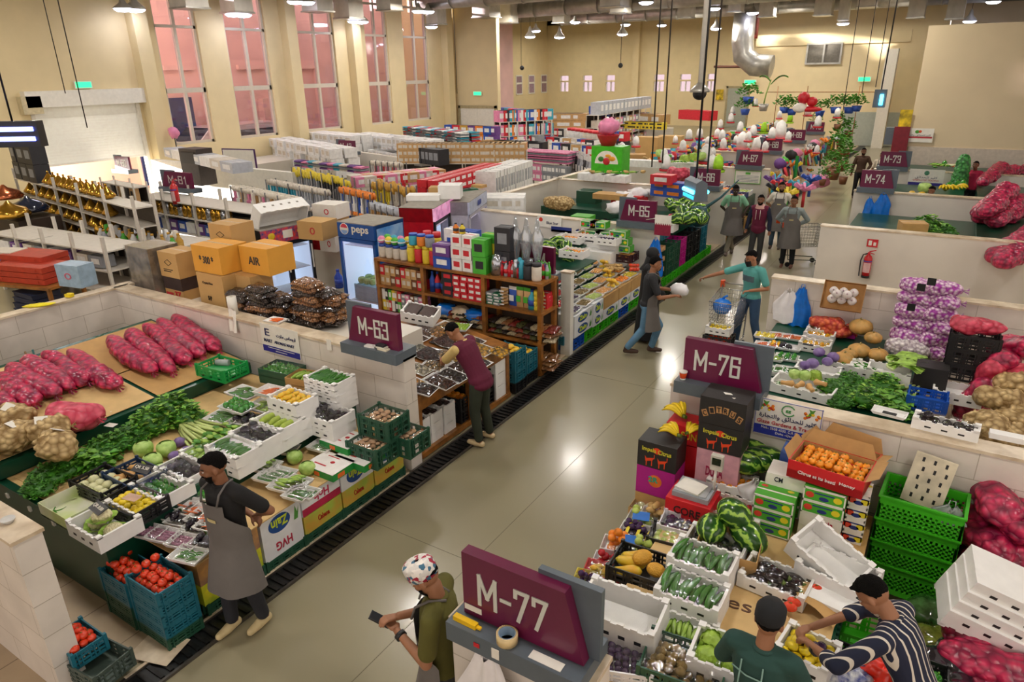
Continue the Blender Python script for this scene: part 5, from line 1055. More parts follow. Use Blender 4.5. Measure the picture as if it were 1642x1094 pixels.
fbl=mTEAL
def tint(i): return None
l=crate_stack(-5.17,2.43,.025,5,.118,.44,.31,[mDGRN,mTEAL],'turquoise tomato crate of the tall stack by the drain',-.02,'tomato',26,'red tomato in the tall turquoise crate stack')
for u in range(1,4): fill('tomato',12,.44,.3,.02,V((l.x,l.y,.025+.118*u)),0,'red tomato showing through the tall turquoise crate stack','tomato','tomatoes showing through the tall stack')
crate_stack(-5.64,2.42,.025,4,.118,.42,.3,[mDGRN,mDGRN,mTEAL],'turquoise tomato crate of the lower stack behind the tall one',-.02,'tomato',28,'red tomato in the lower turquoise crate stack')
filled('crate',base(122,1022,.36,.14),.36,.26,.14,'tomato',18,'red tomato in the crate behind the cream wall end','teal crate with tomatoes behind the cream wall end',0,mTEAL,None,.1)
container('crate','grey green empty crate lying behind the cream wall end',at(160,1075,.1),.42,.32,.16,.1,mat('crate_grey','46544c',.45),floor=.02)
O('white_card','white card on the stall floor beside the crates','card',BX(-.2,-.15,0,.2,.15,.003),mCAP,at(255,1040,.03),rz=.3)
O('plastic_bottle_lid','clear plastic cup lying on the cream wall end','cup',MB().lathe([(.03,0),(.05,.03),(.05,.035)],14),M_('d5d5d2',.2),at(14,838,1.5))
for i,(a,b) in enumerate(((38,565),(50,562))): O('broom_handle','%s broom handle standing behind the onion sacks'%['brown','green'][i],'broom',MB().cyl((0,0,0),(.05,0,1.35),.014,n=8),M_(['8a6a45','2f6f6a'][i],.5),atx(a,b,-10.75)-V((0,0,1.35-.02)))
# == right stall between M-77 and M-76
def bl(label,px,py,L,W,H,z,m,rz=0,name='carton',art=None,tape=False,group=None,top=None,rot=None):
 return closed_box(name,label,base(px,py,z+H,H),L,W,H,m,rz,tape,art,group,rot,top)
t=T('fruit_stand','green fruit stand along the aisle between M-77 and M-76','stand',(0,0,0)); P('stand_body',BX(-2.16,3.6,.02,-1.65,6.4,.34),mGCOUNT,t); P('stand_body',BX(-1.65,2.9,.02,-.72,6.4,.66).box(-.72,3.86,.02,-.12,6.4,.66),mGCOUNT,t)
P('cardboard_liner',BX(-1.66,2.9,.66,-.72,6.4,.668).box(-.72,3.86,.66,-.14,6.4,.668),mCARDL,t,'brown cardboard lining'); P('cardboard_liner',BX(-.36,5.0,.668,-.05,6.3,.69),mCARD,t,'torn cardboard strip')
mb=MB()
for i in range(40): mb.box(-.12,4.0+i*.06,.3,-.1,4.03+i*.06,.64)
P('slatted_side',mb,mDGRN,t)
put_text('Fresh',t,(-.85,4.55,.67),(0,0,.1),.5,.13,M_('5b3a26',.6))
mIMP=mat('impala_black','23211f',.5,var=.1,bump=.1); mMAG=mat('magenta_carton','b21a86',.45,var=.05); mREDC=mat('red_carton','d01f26',.45,var=.06); mPINK=mat('pink_carton','d9a3ae',.5,var=.12)
def frt(words,extra=None):
 def f(t,L,W,H):
  for (s,x,z,w,h,c) in words: put_text(s,t,(x*L,-W/2-.003,z*H),FRT,w*L,h*H,M_(c,.5),bold=.015)
  if extra: extra(t,L,W,H)
 return f
def deer(t,L,W,H):
 mb=MB()
 for x in(-.18,.15): mb.mi=0; a=x*L; y=-W/2-.002; mb.add([(a-.04,y,H*.22),(a+.03,y,H*.3),(a+.05,y,H*.42),(a+.02,y,H*.4),(a-.03,y,H*.35),(a-.05,y,H*.45)],[(0,1,2,3,4,5)]); mb.box(a-.035,y-.001,H*.05,a-.025,y,H*.28).box(a+.02,y-.001,H*.08,a+.03,y,H*.3).box(a+.045,y-.001,H*.38,a+.052,y,H*.55)
 P('antelope_print',mb,M_('e2471c',.5),t)
 mb=MB(); mb.add([(math.cos(2*PI*i/16)*.04,-W/2-.0015,H*.72+.035*math.sin(2*PI*i/16)) for i in range(16)],[tuple(range(16))]); P('sun_print',mb,M_('e0401c',.5),t)
imp=frt([('Impala',-.2,.7,.36,.2,'d8cf3a'),('Citrus',.2,.7,.34,.18,'d8cf3a')],deer)
def arc(t,L,W,H):
 for i,c in enumerate('CITRUS'):
  a=(i-2.5)*.15; P('letter_block',BX(-.026,-.002,-.035,.026,0,.035),M_('b98a55',.6),t,loc=(a*L,-W/2-.001,H*(.62-a*a*1.6)),rot=(0,a*1.1,0)); put_text(c,t,(a*L,-W/2-.006,H*(.62-a*a*1.6)),(PI/2,a*1.1,0),.034,.05,M_('1c1512',.6),bold=.01)
def mag(t,L,W,H):
 mb=MB(); mb.add([(math.cos(2*PI*i/20)*.07,-W/2-.002,H*.55+.07*math.sin(2*PI*i/20)) for i in range(20)],[tuple(range(20))]); P('orange_print',mb,M_('e8732a',.5),t); put_text('2R',t,(-.02,-W/2-.005,H*.6),FRT,.1,.06,M_('2fae8c',.5),bold=.02)
p=at(1068,682,1.2); bx_,by_=p.x-.0,p.y+.0
closed_box('carton','magenta citrus carton under the black Impala one nearest the aisle',(-1.98,5.93,.56),.4,.3,.31,mMAG,0,False,mag)
closed_box('carton','plain carton at the floor under the magenta one',(-1.98,5.93,.02),.4,.3,.53,mCARD,0,False)
closed_box('carton','black Impala Citrus carton nearest the aisle, bananas on top',(-1.98,5.93,.875),.4,.3,.28,mIMP,0,False,imp)
closed_box('carton','red fruit carton stacked high behind the front Impala carton',(-1.82,6.28,.02),.4,.3,1.0,mREDC,0,False)
closed_box('carton','red fruit carton on top, under the upper banana hand',(-1.82,6.28,1.03),.4,.3,.2,mREDC,0,False,frt([('SUN',.1,.5,.4,.4,'e8c02a')]))
place('banana','banana_bunch','upper hand of bananas on the red carton','banana',(-1.86,6.2,1.24),2.6,s=1.05); place('banana','banana_bunch','lower hand of bananas on the black Impala carton','banana',(-1.82,5.95,1.16),2.9,s=.95); place('banana','banana_bunch','small hand of bananas behind the lower one','banana',(-1.78,6.05,1.16),1.2,s=.8)
X0,Y0=-1.45,6.2
closed_box('carton','pink and white carton at the bottom of the tall black stack',(X0,Y0,.67),.42,.32,.42,mPINK,0,False,frt([('DURA',-.05,.45,.4,.25,'a01a4a')]))
closed_box('carton','black Impala Citrus carton in the middle of the tall stack',(X0,Y0,1.095),.43,.33,.28,mIMP,0,False,imp)
closed_box('carton','black CITRUS carton topping the tall stack under M-76',(X0,Y0,1.38),.44,.34,.28,mIMP,0,False,arc)
O('cardboard_scrap','torn white scraps on the lid of the CITRUS carton','scrap',MB().add([(0,0,0),(.07,.01,0),(.1,-.03,.004),(.03,-.04,0)],[(0,1,2,3)]).add([(.1,-.08,0),(.14,-.07,0),(.13,-.1,0)],[(0,1,2)]),mWHITE,(X0-.05,Y0,1.664))
closed_box('carton','red CORE apple carton under the weighing scale',(-1.52,5.55,.67),.42,.34,.2,mREDC,0,False,frt([('CORE',0,.5,.6,.4,'3a1512')]))
t=T('weighing_scale','grey weighing scale with a display arm on the red CORE carton','scale',(-1.52,5.58,.872)); P('base',BX(-.17,-.15,.0,.17,.15,.05),M_('9aa0a6',.4),t); P('platform',BX(-.16,-.13,.05,.14,.13,.06),M_('c9cdd0',.3,metal=.6),t); P('pole',MB().cyl((.16,.06,.03),(.16,.06,.3),.014,n=8),mWHITE,t); d=P('display',BX(.11,.03,.27,.22,.09,.42),M_('c7c2b5',.5),t); P('screen',BX(.125,.025,.33,.205,.03,.4),M_('1d2a1f',.2),d)
O('price_list','white printed board lying on the scale','board',BX(-.12,-.1,0,.12,.1,.012),mWHITE,(-1.55,5.56,.934),rz=-.2)
def fbr(*a,**k): k.setdefault('z',.67); return fb(*a,**k)
fbr(1060,783,.42,.3,.12,'peach',15,'yellow peach in purple paper, in the carton by the aisle','brown carton of peaches under the magenta carton',0,False,kind='carton',z=.36,cat='peach',under=0)
fbr(1118,783,.42,.3,.12,'red_apple',16,'red apple in the blue edged carton beside the peaches','blue edged carton of red apples',0,False,kind='carton',col=mat('navy_carton','1d2f7a',.5),z=.5)
fbr(1045,812,.4,.26,.1,'white_onion',6,'fruit in the carton covered by white and blue bags','brown carton with white and blue packets below the peaches',0,True,kind='carton',z=.36,cat='fruit')
fbr(1175,768,.44,.3,.14,'mandarin',12,'mandarin in the foam box beside the watermelons','foam box with mandarins and a crumpled white bag',0,False)
bag('plastic_bag','crumpled white bag lying on the mandarin foam box',at(1212,775,.92),.3,.2,mBAGW)
fbr(1180,812,.5,.34,.13,'red_apple',18,'red apple in the foam box behind the tall watermelon','foam box of red apples behind the upright watermelon',0,False,z=.67)
for i,(a,b,z,rx,ry,l) in enumerate(((1164,822,1.02,0,.75,'big striped watermelon standing upright on the others'),(1140,850,.85,0,.2,'watermelon lying at the left in the brown carton'),(1190,856,.85,.3,-.3,'watermelon lying at the right in the brown carton'))):
 place('watermelon','watermelon',l,'watermelon',at(a,b,z)-V((0,0,.12)),.7+i,rot=(rx,ry,.7+i),s=.95)
container('carton','brown carton holding three watermelons',base(1170,868,.86,.19),.5,.42,.2,.1,mCARD,floor=.012)
for i,(a,b,l) in enumerate(((1212,738,'watermelon lying lowest at the foot of the M-76 wall'),(1205,722,'watermelon lying uppermost at the foot of the M-76 wall'),(1228,735,'watermelon beside the blue carton below the Glaze Gardens poster'),(1192,742,'watermelon half hidden behind the red carton and scale'))):
 place('watermelon','watermelon',l,'watermelon',at(a,b,.95)-V((0,0,.12)),.1*i,s=.95)
mAPP=mat('apple_carton','4caa2c',.45,var=.04)
def appl(t,L,W,H):
 mb=MB(); y=-W/2-.002
 mb.mi=0; mb.box(-L/2,y,0,L/2,y+.001,.012).box(-L/2,y,H-.012,L/2,y+.001,H).box(-L/2,y,0,-L/2+.012,y+.001,H).box(L/2-.012,y,0,L/2,y+.001,H)
 mb.box(-L/2,-W/2,H,L/2,-W/2+.012,H+.001).box(-L/2,W/2-.012,H,L/2,W/2,H+.001).box(-L/2,-.01,H,L/2,.01,H+.001)
 for (x,c) in ((-.34,1),(.32,2)):
  mb.mi=c; mb.add([(x*L+math.cos(a)*.035,y,H*.5+.03*math.sin(a)) for a in [2*PI*i/14 for i in range(14)]],[tuple(range(14))]); mb.add([(x*L+math.cos(a)*.03,.06+.02*math.sin(a),H+.002) for a in [2*PI*i/14 for i in range(14)]],[tuple(range(14))])
 mb.mi=3; mb.add([(math.cos(a)*.04,y,H*.35+.02*math.sin(a)) for a in [2*PI*i/14 for i in range(14)]],[tuple(range(14))]); mb.box(-.08,y,H*.65,.08,y+.001,H*.75); P('fruit_print',mb,[mWHITE,M_('d8402c',.5),M_('e3d22a',.5),M_('23357f',.5)],t)
apc=[(1246,790,3,'first'),(1248,768,3,'second')]
def pile(x,y,z,n,lab,m,art,L=.34,W=.24,H=.125,rz=0):
 for i in range(n): closed_box('carton','%s, level %s'%(lab,['one','two','three','four','five'][i]),(x,y,z+i*(H+.002)),L,W,H,m,rz,False,art)
p=at(1246,788,1.07); pile(p.x,p.y,.68,3,'green fruit carton of the front left pile below the mandarins',mAPP,appl)
p=at(1262,762,1.05); pile(p.x,p.y+.02,.68,3,'green fruit carton of the rear left pile',mAPP,appl)
p=at(1318,806,1.0); pile(p.x+.02,p.y,.68,2,'white apple carton under the green ones of the middle pile',mWHITE,frt([('Apple',.1,.5,.4,.4,'b8203a')])); pile(p.x+.02,p.y,.935,2,'green fruit carton of the middle pile under the orange box',mAPP,appl)
pile(p.x+.05,p.y+.28,.68,4,'white and green carton behind the middle pile',mAPP,appl)
pile(p.x+.28,p.y+.1,.68,4,'white carton at the right end of the apple piles',mWHITE,appl,L=.16)
bl('white apple carton with a dark print on top of the rear left pile',1268,755,.36,.26,.12,1.06,mWHITE,0,art=frt([('CM',-.2,.6,.2,.4,'22283a')]))
bl('blue carton with a green leaf below the Glaze Gardens poster',1283,722,.3,.26,.34,.9,mat('blue_carton','3a5aa0',.5),0,art=frt([('v v',0,.3,.3,.2,'4fc04a')]))
def open_carton(label,loc,L,W,H,mo,mi,rz=0,rot=None,art=None,flap=.12,fl=.012):
 t=T('open_carton',label,'box',loc,rz,rot=rot); mb=MB(); a,b=L/2,W/2
 P('carton_body',carton_mb(L,W,H,fl,t=.008),mo,t); P('inner_lining',BX(-a+.009,-b+.009,fl,-a+.012,b-.009,H-.002).box(a-.012,-b+.009,fl,a-.009,b-.009,H-.002).box(-a+.012,b-.012,fl,a-.012,b-.009,H-.002),mi,t)
 P('flap',MB().add([(-a,b,H),(a,b,H),(a*.8,b+flap*.4,H+flap),(-a*.8,b+flap*.4,H+flap)],[(0,1,2,3)]),mi,t); P('flap',MB().add([(a,-b,H),(a,b,H),(a+flap*.8,b*.8,H+flap*.4),(a+flap*.8,-b*.8,H+flap*.4)],[(0,1,2,3)]),mi,t); P('flap',MB().add([(-a,b,H),(-a,-b,H),(-a-flap*.5,-b*.8,H+flap*.6),(-a-flap*.5,b*.8,H+flap*.6)],[(0,1,2,3)]),mi,t)
 if art: art(t,L,W,H)
 return t
loc=base(1335,738,1.38,.17); open_carton('red open carton heaped with mandarins on top of the apple cartons',loc,.62,.42,.17,mREDC,mINS,-.12,art=frt([('Citrus at its best!',-.1,.45,.5,.18,'f1e4e0'),('Honey',.3,.5,.2,.2,'f1e4e0')]),fl=.08)
fill('mandarin',62,.6,.4,.085,loc,-.12,'orange mandarin heaped in the red open carton','mandarin','mandarins in the red open carton',layers=2,s=1.05,m0=.02,jit=.6)
loc2=loc+V((.05,.3,-.04)); open_carton('second red open carton of mandarins hidden behind the heaped one',loc2,.55,.36,.17,mREDC,mINS,-.3,fl=.09)
fill('mandarin',24,.5,.3,.1,loc2,-.3,'orange mandarin in the rear red carton','mandarin','mandarins in the rear red carton')
fbr(1128,890,.5,.34,.13,'cucumber',16,'green cucumber in the topmost wrapped foam box by the aubergines','wrapped foam box of cucumbers, upper of the two piles',0,True,yaw=HX,under=1,z=.67,lay=1,s=1.5)
fbr(1110,942,.5,.34,.13,'cucumber',16,'green cucumber in the lower wrapped foam box behind M-77','wrapped foam box of cucumbers nearer to M-77',0,True,yaw=HX,under=1,z=.62,s=1.5)
fbr(1148,868,.5,.34,.13,'round_eggplant',12,'dark aubergine in the wrapped box behind the cucumbers','wrapped foam box of aubergines behind the cucumbers',0,True,z=.67,under=0,cat='aubergine')
fbr(1246,922,.52,.34,.12,'eggplant',10,'glossy long aubergine in the wrapped box on the cardboard','wrapped foam box of long aubergines on the cardboard',-.1,True,yaw=.1,z=.68,cat='aubergine')
fbr(1098,1008,.46,.3,.1,'zucchini',20,'pale courgette in the foam box behind the big lettuce box','foam box of pale courgettes left of the lettuces',.1,False,yaw=HX,z=.66,lay=2)
loc=base(1160,1045,.86,.18); filled('foam',loc,.42,.36,.2,'lettuce',3,'pale green lettuce in the high foam box','high foam box of lettuces in front of the seated cap man',.05,None,'lettuce',.1,.8)
fbr(1098,1058,.54,.38,.2,'kiwi',40,'brown kiwi in the dark green crate at the photo bottom','dark green crate of kiwis at the bottom edge of the photo',.1,True,kind='crate',col=mDGRN,z=.62)
t_=fbr(992,1048,.46,.34,.13,'plum',40,'dark plum in the white basket beside M-77','white basket with two packs of dark plums',.35,True,kind='crate',col=mat('crate_white','e6e6ea',.35),z=.62)
container('crate','white empty basket under the plums',base(992,1048,.61,.13),.46,.34,.13,.35,MATS['crate_white'],floor=.02)
fbr(1005,1012,.5,.34,.16,'tomato',24,'red tomato in the black crate under the big foam box','black crate of tomatoes under the big white foam box',0,False,kind='crate',col=mDBLK,z=.5)
O('foam_box','big empty white foam box tilted over the tomatoes beside M-77','box',foam_box_mb(.6,.36,.22,.02,holes=4),[mFOAM,mBLK],base(1000,962,.98,.24),rot=(.12,0,.05))
loc=base(1032,905,.75,.16); filled('crate',loc,.5,.36,.18,'papaya',3,'yellow papaya in the black crate','black crate of papayas and netted melons',.05,mDBLK,'papaya',.08,.8,yaw=.2)
place('net_melon','netted_melon','round orange melon in a foam net beside the papayas','melon',at(1052,912,.78)-V((0,0,.07)),0,s=.8); place('net_melon','netted_melon','netted melon behind the papayas','melon',at(1030,893,.78)-V((0,0,.07)),1,s=.9)
WB=MATS['crate_white']
fbr(1108,815,.4,.26,.09,'lemon',18,'yellow lemon in the white basket left of the watermelons','white basket of wrapped lemons',.1,True,kind='crate',col=WB,z=.64)
fbr(1096,838,.4,.26,.09,'plum',20,'dark plum in the white basket below the lemons','white basket of wrapped dark plums below the lemons',.1,True,kind='crate',col=WB,z=.62)
fbr(1080,858,.4,.26,.09,'guava',14,'pale guava in white paper, in the black edged basket','basket of guavas in white paper',.1,True,kind='crate',col=mDBLK,z=.6)
fbr(1052,826,.3,.22,.06,'potato',16,'brown longan in the net beside the blue label','net tray of brown longans',.1,True,kind='tray',z=.5,cat='longan')
fbr(1030,830,.28,.2,.06,'guava',10,'green pear in the tray with a blue label','tray of green pears with a blue label',.1,True,kind='tray',z=.5,cat='pear')
fbr(1020,850,.3,.22,.06,'plum',18,'dark grape like plum in the bag with yellow bands','tray of dark fruit with yellow bands',.1,True,kind='tray',z=.5)
for i,(a,b) in enumerate(((1010,848),(1027,853),(1041,862))): O('yellow_band','yellow paper band over the dark fruit, %s from the aisle'%['first','second','third'][i],'band',MB().cloth(lambda u,v:((u-.5)*.03,(v-.5)*.22,.05*math.sin(v*PI)),2,8),mYEL,at(a,b,.57))
for i,(a,b,n) in enumerate(((1016,867,'blue price sign beside the guavas'),(1028,828,'small blue label on the green pears'))): O('blue_label',n,'label',BX(-.08,-.05,0,.08,.05,.006),M_('1d6fc9',.4),at(a,b,.62),rot=(.3,0,.3))
fbr(990,872,.28,.22,.08,'orange',12,'orange in the net bag by the aisle','tray with a net of oranges by the aisle',.2,True,kind='tray',z=.45)
fbr(1032,877,.26,.2,.06,'guava',9,'green yellow guava behind the blue sign','tray of green yellow guavas',.1,True,kind='tray',z=.52)
fbr(978,898,.3,.2,.06,'red_apple',9,'small red apple in the tray at the aisle edge','tray of small red apples at the aisle edge',.2,True,kind='tray',z=.42,cat='apple')
fbr(968,913,.34,.22,.06,'mango',14,'yellow date plum in the red edged tray','red edged tray of yellow fruit',.2,True,kind='tray',col=mREDC,z=.44,s=.55,cat='fruit')
fbr(950,928,.32,.2,.06,'plum',12,'purple plum in the yellow edged tray','yellow edged tray of purple plums by M-77',.2,True,kind='tray',col=mYEL,z=.44,cat='plum')
O('fruit_crate_base','pale wooden crate under the trays at the aisle corner','crate',BX(-.25,-.3,0,.25,.3,.06).box(-.25,-.3,.08,.25,.3,.16),mat('pale_wood','c39a6a',.6,var=.2),(-1.93,4.25,.28)).rotation_euler=(0,0,.05)
O('foam_box','empty white foam box lying tipped on the other, among scraps','box',foam_box_mb(.55,.36,.2,.02,holes=3),[mFOAM,mBLK],base(1328,872,.98,.2),rot=(.25,.35,-.35))
O('foam_box','white foam box under the tipped one','box',foam_box_mb(.55,.38,.2,.02,holes=3),[mFOAM,mBLK],base(1345,912,.86,.18),rot=(0,0,-.25))
O('foam_slab','white foam lid lying on the cardboard scraps','lid',BX(-.2,-.13,0,.2,.13,.03),mFOAM,base(1345,960,.78,.03),rz=-.2)
O('cardboard_piece','bent piece of brown cardboard on the stand','cardboard',MB().cloth(lambda u,v:((u-.5)*.42,(v-.5)*.26+.04*math.sin(u*4),.05*math.sin(u*PI)),8,4),mCARD,base(1305,962,.76,.03),rz=-.2)
for i,(a,b) in enumerate(((1310,938),(1275,958),(1268,966))): O('red_pepper','red pepper among the scraps, %s from the foam boxes'%['first','second','third'][i],'pepper',prod('tomato'),None,at(a,b,.8)-V((0,0,.08)),scale=(1.4,1.1,1.1))
fbr(1296,1035,.36,.32,.16,'lemon',22,'yellow guava in the foam box the striped man reaches into','foam box of yellow guavas being packed by the striped man',-.15,False,z=.72,cat='guava',fl=.08)
for i in range(4): place('plum','plum','dark blue wrapped fruit among the yellow guavas','plum',Vector(base(1300,1030,.86,.02))+V((.04*i-.05,.02*(i%2)-.03,-.01)),s=1.2,group='dark blue fruit among the guavas')
loc=base(1480,808,1.0,.2)
for i in range(4):
 t=T('plastic_crate','bright green ventilated crate, %s of the stack of four'%['lowest','second','third','topmost'][i],'crate',(loc.x,loc.y,.12+.225*i),-.06)
 def gcr():
  mb=MB(); L,W,H=.62,.42,.3; a,b=L/2,W/2
  for k,(s0,s1) in enumerate(((.93,0),(1.0,1))): pass
  def wall(p,q,nn):
   p=Vector(p);q=Vector(q); rows=[(0,.05),(.22,.30)]
   for z0,z1 in rows: mb.bar(p+V((0,0,(z0+z1)/2)),q+V((0,0,(z0+z1)/2)),.012,z1-z0)
   for r in range(1,4): mb.bar(p+V((0,0,.05+.17*r/4)),q+V((0,0,.05+.17*r/4)),.01,.02)
   for j in range(nn+1): r=p.lerp(q,j/nn); mb.bar(r+V((0,0,.04)),r+V((0,0,.23)),.01,(q-p).length/nn*.55)
  wall((-a,-b,0),(a,-b,0),15); wall((-a,b,0),(a,b,0),15); wall((-a,-b,0),(-a,b,0),9); wall((a,-b,0),(a,b,0),9); mb.box(-a,-b,0,a,b,.015)
  mb.box(-a-.02,-b-.02,.285,a+.02,-b,.3).box(-a-.02,b,.285,a+.02,b+.02,.3).box(-a-.02,-b,.285,-a,b,.3).box(a,-b,.285,a+.02,b,.3); return mb
 P('basket',cm(('greencrate',),gcr,[mLGRN]),None,t)
t=T('foam_slab','dirty white foam panel with slots standing in the green crate','panel',(loc.x-.02,loc.y+.05,.95),rot=(-.25,.1,-.1)); mb=BX(-.16,-.02,0,.16,.02,.46); mb.mi=1
for r_ in range(5):
 for c_ in range(3): mb.box(-.1+c_*.09+(r_%2)*.02,-.022,.05+r_*.085,-.08+c_*.09+(r_%2)*.02,-.0205,.09+r_*.085)
P('panel_body',mb,[mat('dirty_foam','d9cdb2',.6,var=.2,scale=6),mBLK],t)
bag('plastic_bag','clear grey bag hanging over the topmost green crate',(loc.x+.2,loc.y-.1,1.1),.25,.15,M_('a5aaa8',.2))
k=0
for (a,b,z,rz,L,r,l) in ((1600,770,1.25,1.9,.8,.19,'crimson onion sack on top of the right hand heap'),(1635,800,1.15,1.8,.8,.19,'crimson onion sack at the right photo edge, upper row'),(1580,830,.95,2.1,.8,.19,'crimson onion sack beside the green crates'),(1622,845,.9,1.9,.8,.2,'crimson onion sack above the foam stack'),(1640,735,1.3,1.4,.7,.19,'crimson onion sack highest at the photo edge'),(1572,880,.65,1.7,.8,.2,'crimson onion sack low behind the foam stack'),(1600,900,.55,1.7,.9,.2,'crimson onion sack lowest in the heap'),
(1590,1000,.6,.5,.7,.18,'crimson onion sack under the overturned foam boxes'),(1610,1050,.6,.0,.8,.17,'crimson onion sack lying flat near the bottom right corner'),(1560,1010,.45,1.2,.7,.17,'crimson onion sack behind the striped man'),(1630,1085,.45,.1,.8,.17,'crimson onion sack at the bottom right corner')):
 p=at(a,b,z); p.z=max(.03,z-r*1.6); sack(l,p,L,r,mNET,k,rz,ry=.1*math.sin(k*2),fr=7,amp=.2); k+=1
p=at(1600,930,1.0)
for i in range(4): O('foam_box','upturned white foam box, %s from the bottom of the slanting pile'%['first','second','third','fourth'][i],'box',foam_box_mb(.6,.42,.16,.02,holes=3),[mFOAM,mBLK],(p.x+.04*i,p.y+.02*i,.72+.09*i),rot=(PI+.12,.3,.15))
for i,(a,b,z,l,m) in enumerate(((1502,965,.5,'clear bag of green vegetables behind the striped man','3f6a35'),(1515,1045,.5,'black shiny bag of aubergines beside the striped man','26202c'),(1530,1075,.45,'black shiny bag of aubergines in the bottom corner','26202c'),(1508,1015,.45,'clear bag of yellow green vegetables by his elbow','8f9a3c'))):
 sack(l,at(a,b,z)-V((0,0,.28)),.42,.17,mat('bagged_'+m,m,.15,coat=1,bump=.8,bscale=12,var=.4,scale=14),i,i,name='plastic_sack',fr=8)
fbr(1455,1075,.5,.36,.16,'green_pepper',8,'green pepper in the crate at the bottom edge','dark crate at the bottom edge beside the striped man',0,False,kind='crate',col=mDBLK,z=.4)
O('plastic_bag','red orange plastic bag crumpled at the bottom edge','bag',MB().ball((0,0,.12),(.17,.14,.14),26,16,.5,3),M_('e8321c',.3,coat=.3),base(1420,1068,.8,.24))
O('plastic_bag','white and blue crumpled bag beside the red one','bag',MB().ball((0,0,.1),(.14,.12,.1),24,14,.6,4),mat('blue_white_bag','d6d9ea',.3,var=.9,scale=18,col2='2b3f9a'),base(1362,1068,.8,.2))
container('crate','black crate under the red and white bags',base(1395,1078,.6,.16),.56,.36,.16,-.1,mDBLK)
O('stool','dark plastic stool under the striped man','stool',MB().cyl((0,0,.38),(0,0,.42),.16,n=16).cyl((.11,.11,0),(.09,.09,.38),.02).cyl((-.11,.11,0),(-.09,.09,.38),.02).cyl((.11,-.11,0),(.09,-.09,.38),.02).cyl((-.11,-.11,0),(-.09,-.09,.38),.02),mBLK,(.42,4.3,.02))
O('plastic_crate','bright green crate corner beside the scraps','crate',crate_mb(.5,.3,.2,.02),[mLGRN],base(1372,1000,.45,.2),rz=.1)
# == stall between M-76 and the next tiled wall
t=T('sloped_counter','green sloped counter full of vegetables behind the M-76 wall','counter',(0,0,0)); P('counter_body',MB().prism([(6.9,.1),(6.9,.72),(11.05,.77),(11.05,.1)],lambda u,v,w:(-1.95+w,u,v),2.15),mGCOUNT,t)
def z76(y): return .73+(y-6.9)*.012
def b76(px,py,H):
 p=at(px,py,1.0)
 for _ in range(4): p=at(px,py,z76(p.y)+H)
 p.z-=H
 if p.y>10.8: p.y=10.8
 return p
def f76(px,py,L,W,H,k,n,what,cl,rz=0,film=False,s=1,yaw=None,kind='foam',col=None,under=0,cat=None,fl=None):
 loc=b76(px,py,H*(under+1)); bz=loc.z
 for u in range(under): container(kind,cl+', %s box down'%['second','third','fourth'][under-1-u],V((loc.x,loc.y,bz+H*(u+0))),L,W,H-.004,rz,col,floor=.015)
 loc.z=bz+H*under
 return filled(kind,loc,L,W,H,k,n,what,cl,rz,col,cat,fl,s,yaw,film)
for i,(a,b,k,n,yaw,nm,und) in enumerate([(1228,537,'lemon',8,None,'tray of yellow fruit at the aisle corner',0),(1228,552,'carrot',6,.2,'tray of pale carrots below the yellow fruit',0),(1222,567,'small_cucumber',6,.2,'tray of cucumbers at the aisle edge',0),(1250,537,'carrot',8,.3,'tray of red carrots behind the black label',0),(1272,540,'carrot',8,.3,'tray of red carrots next to the yellow boxes',0),(1250,553,'yellow_pepper',4,None,'tray of yellow peppers below the red carrots',0),(1266,556,'round_eggplant',3,None,'tray of dark aubergines beside the yellow peppers',0),
(1238,572,'zucchini',6,.3,'tray of pale courgettes above the leafy trays',0),(1262,572,'green_pepper',6,None,'tray of green peppers near the yellow boxes',0),(1235,590,'small_cucumber',6,.3,'tray of green beans, left of the leafy pile',1),(1262,592,'small_cucumber',6,.3,'tray of dark greens, right of the leafy pile',1),(1240,612,'chili',14,.3,'tray of green chillies above the white tray by M-76',1)]):
 v=VN.get(k,k.replace('_',' ')); f76(a,b,.32,.22,.035,k,n,'%s in the %s'%(v,nm),nm,.05,True,.9,yaw,'tray',under=und)
f76(1308,548,.42,.3,.12,'yellow_pepper',14,'yellow pepper in the foam box with a black label','foam box of yellow peppers with a black label',0,True,.8); f76(1315,533,.42,.28,.12,'yellow_pepper',12,'yellow pepper in the rear foam box','rear foam box of yellow peppers',0,True,.75); f76(1320,522,.4,.26,.12,'cucumber',8,'cucumber in the foam box behind the yellow peppers','foam box of cucumbers behind the yellow peppers',0,True,yaw=HX)
O('price_board','black label on the yellow peppers','label',BX(-.07,-.03,0,.07,.03,.008),mBLK,b76(1296,552,.2)+V((0,0,.19)))
container('foam','white foam box carrying the purple cabbages',b76(1312,590,.12),.55,.3,.12,0)
for i,(a,b,s) in enumerate(((1312,568,.95),(1302,582,1.0),(1326,578,.85),(1335,572,1.0),(1290,584,.85))): place('red_cabbage','purple_cabbage','purple cabbage %s'%['on top of its heap of five','in front in the heap of five','in the middle of the heap of five','at the right of the heap of five','at the left of the heap of five'][i],'cabbage',b76(a,b+6,.12)+V((0,0,.1 if i else .14)),i,s=s*.9)
loc=b76(1290,615,.12); container('foam','long foam box with cabbages and butternuts on the M-76 wall side',loc,.75,.42,.12,-.1)
for i,(a,b,k) in enumerate(((1275,596,'cabbage'),(1291,598,'cabbage'),(1308,597,'lettuce'))): place(k,k,'pale green cabbage in the long foam box, %s from the aisle'%['first','second','third'][i],'cabbage',b76(a,b,.2)+V((0,0,.1)),i,s=.75)
for i,(a,b) in enumerate(((1263,612),(1282,615),(1300,620),(1316,612))): place('butternut','butternut_squash','butternut squash in the long foam box, %s from the aisle'%['first','second','third','fourth'][i],'squash',b76(a,b,.16)+V((0,0,.1)),.3+i*.9,s=.75)
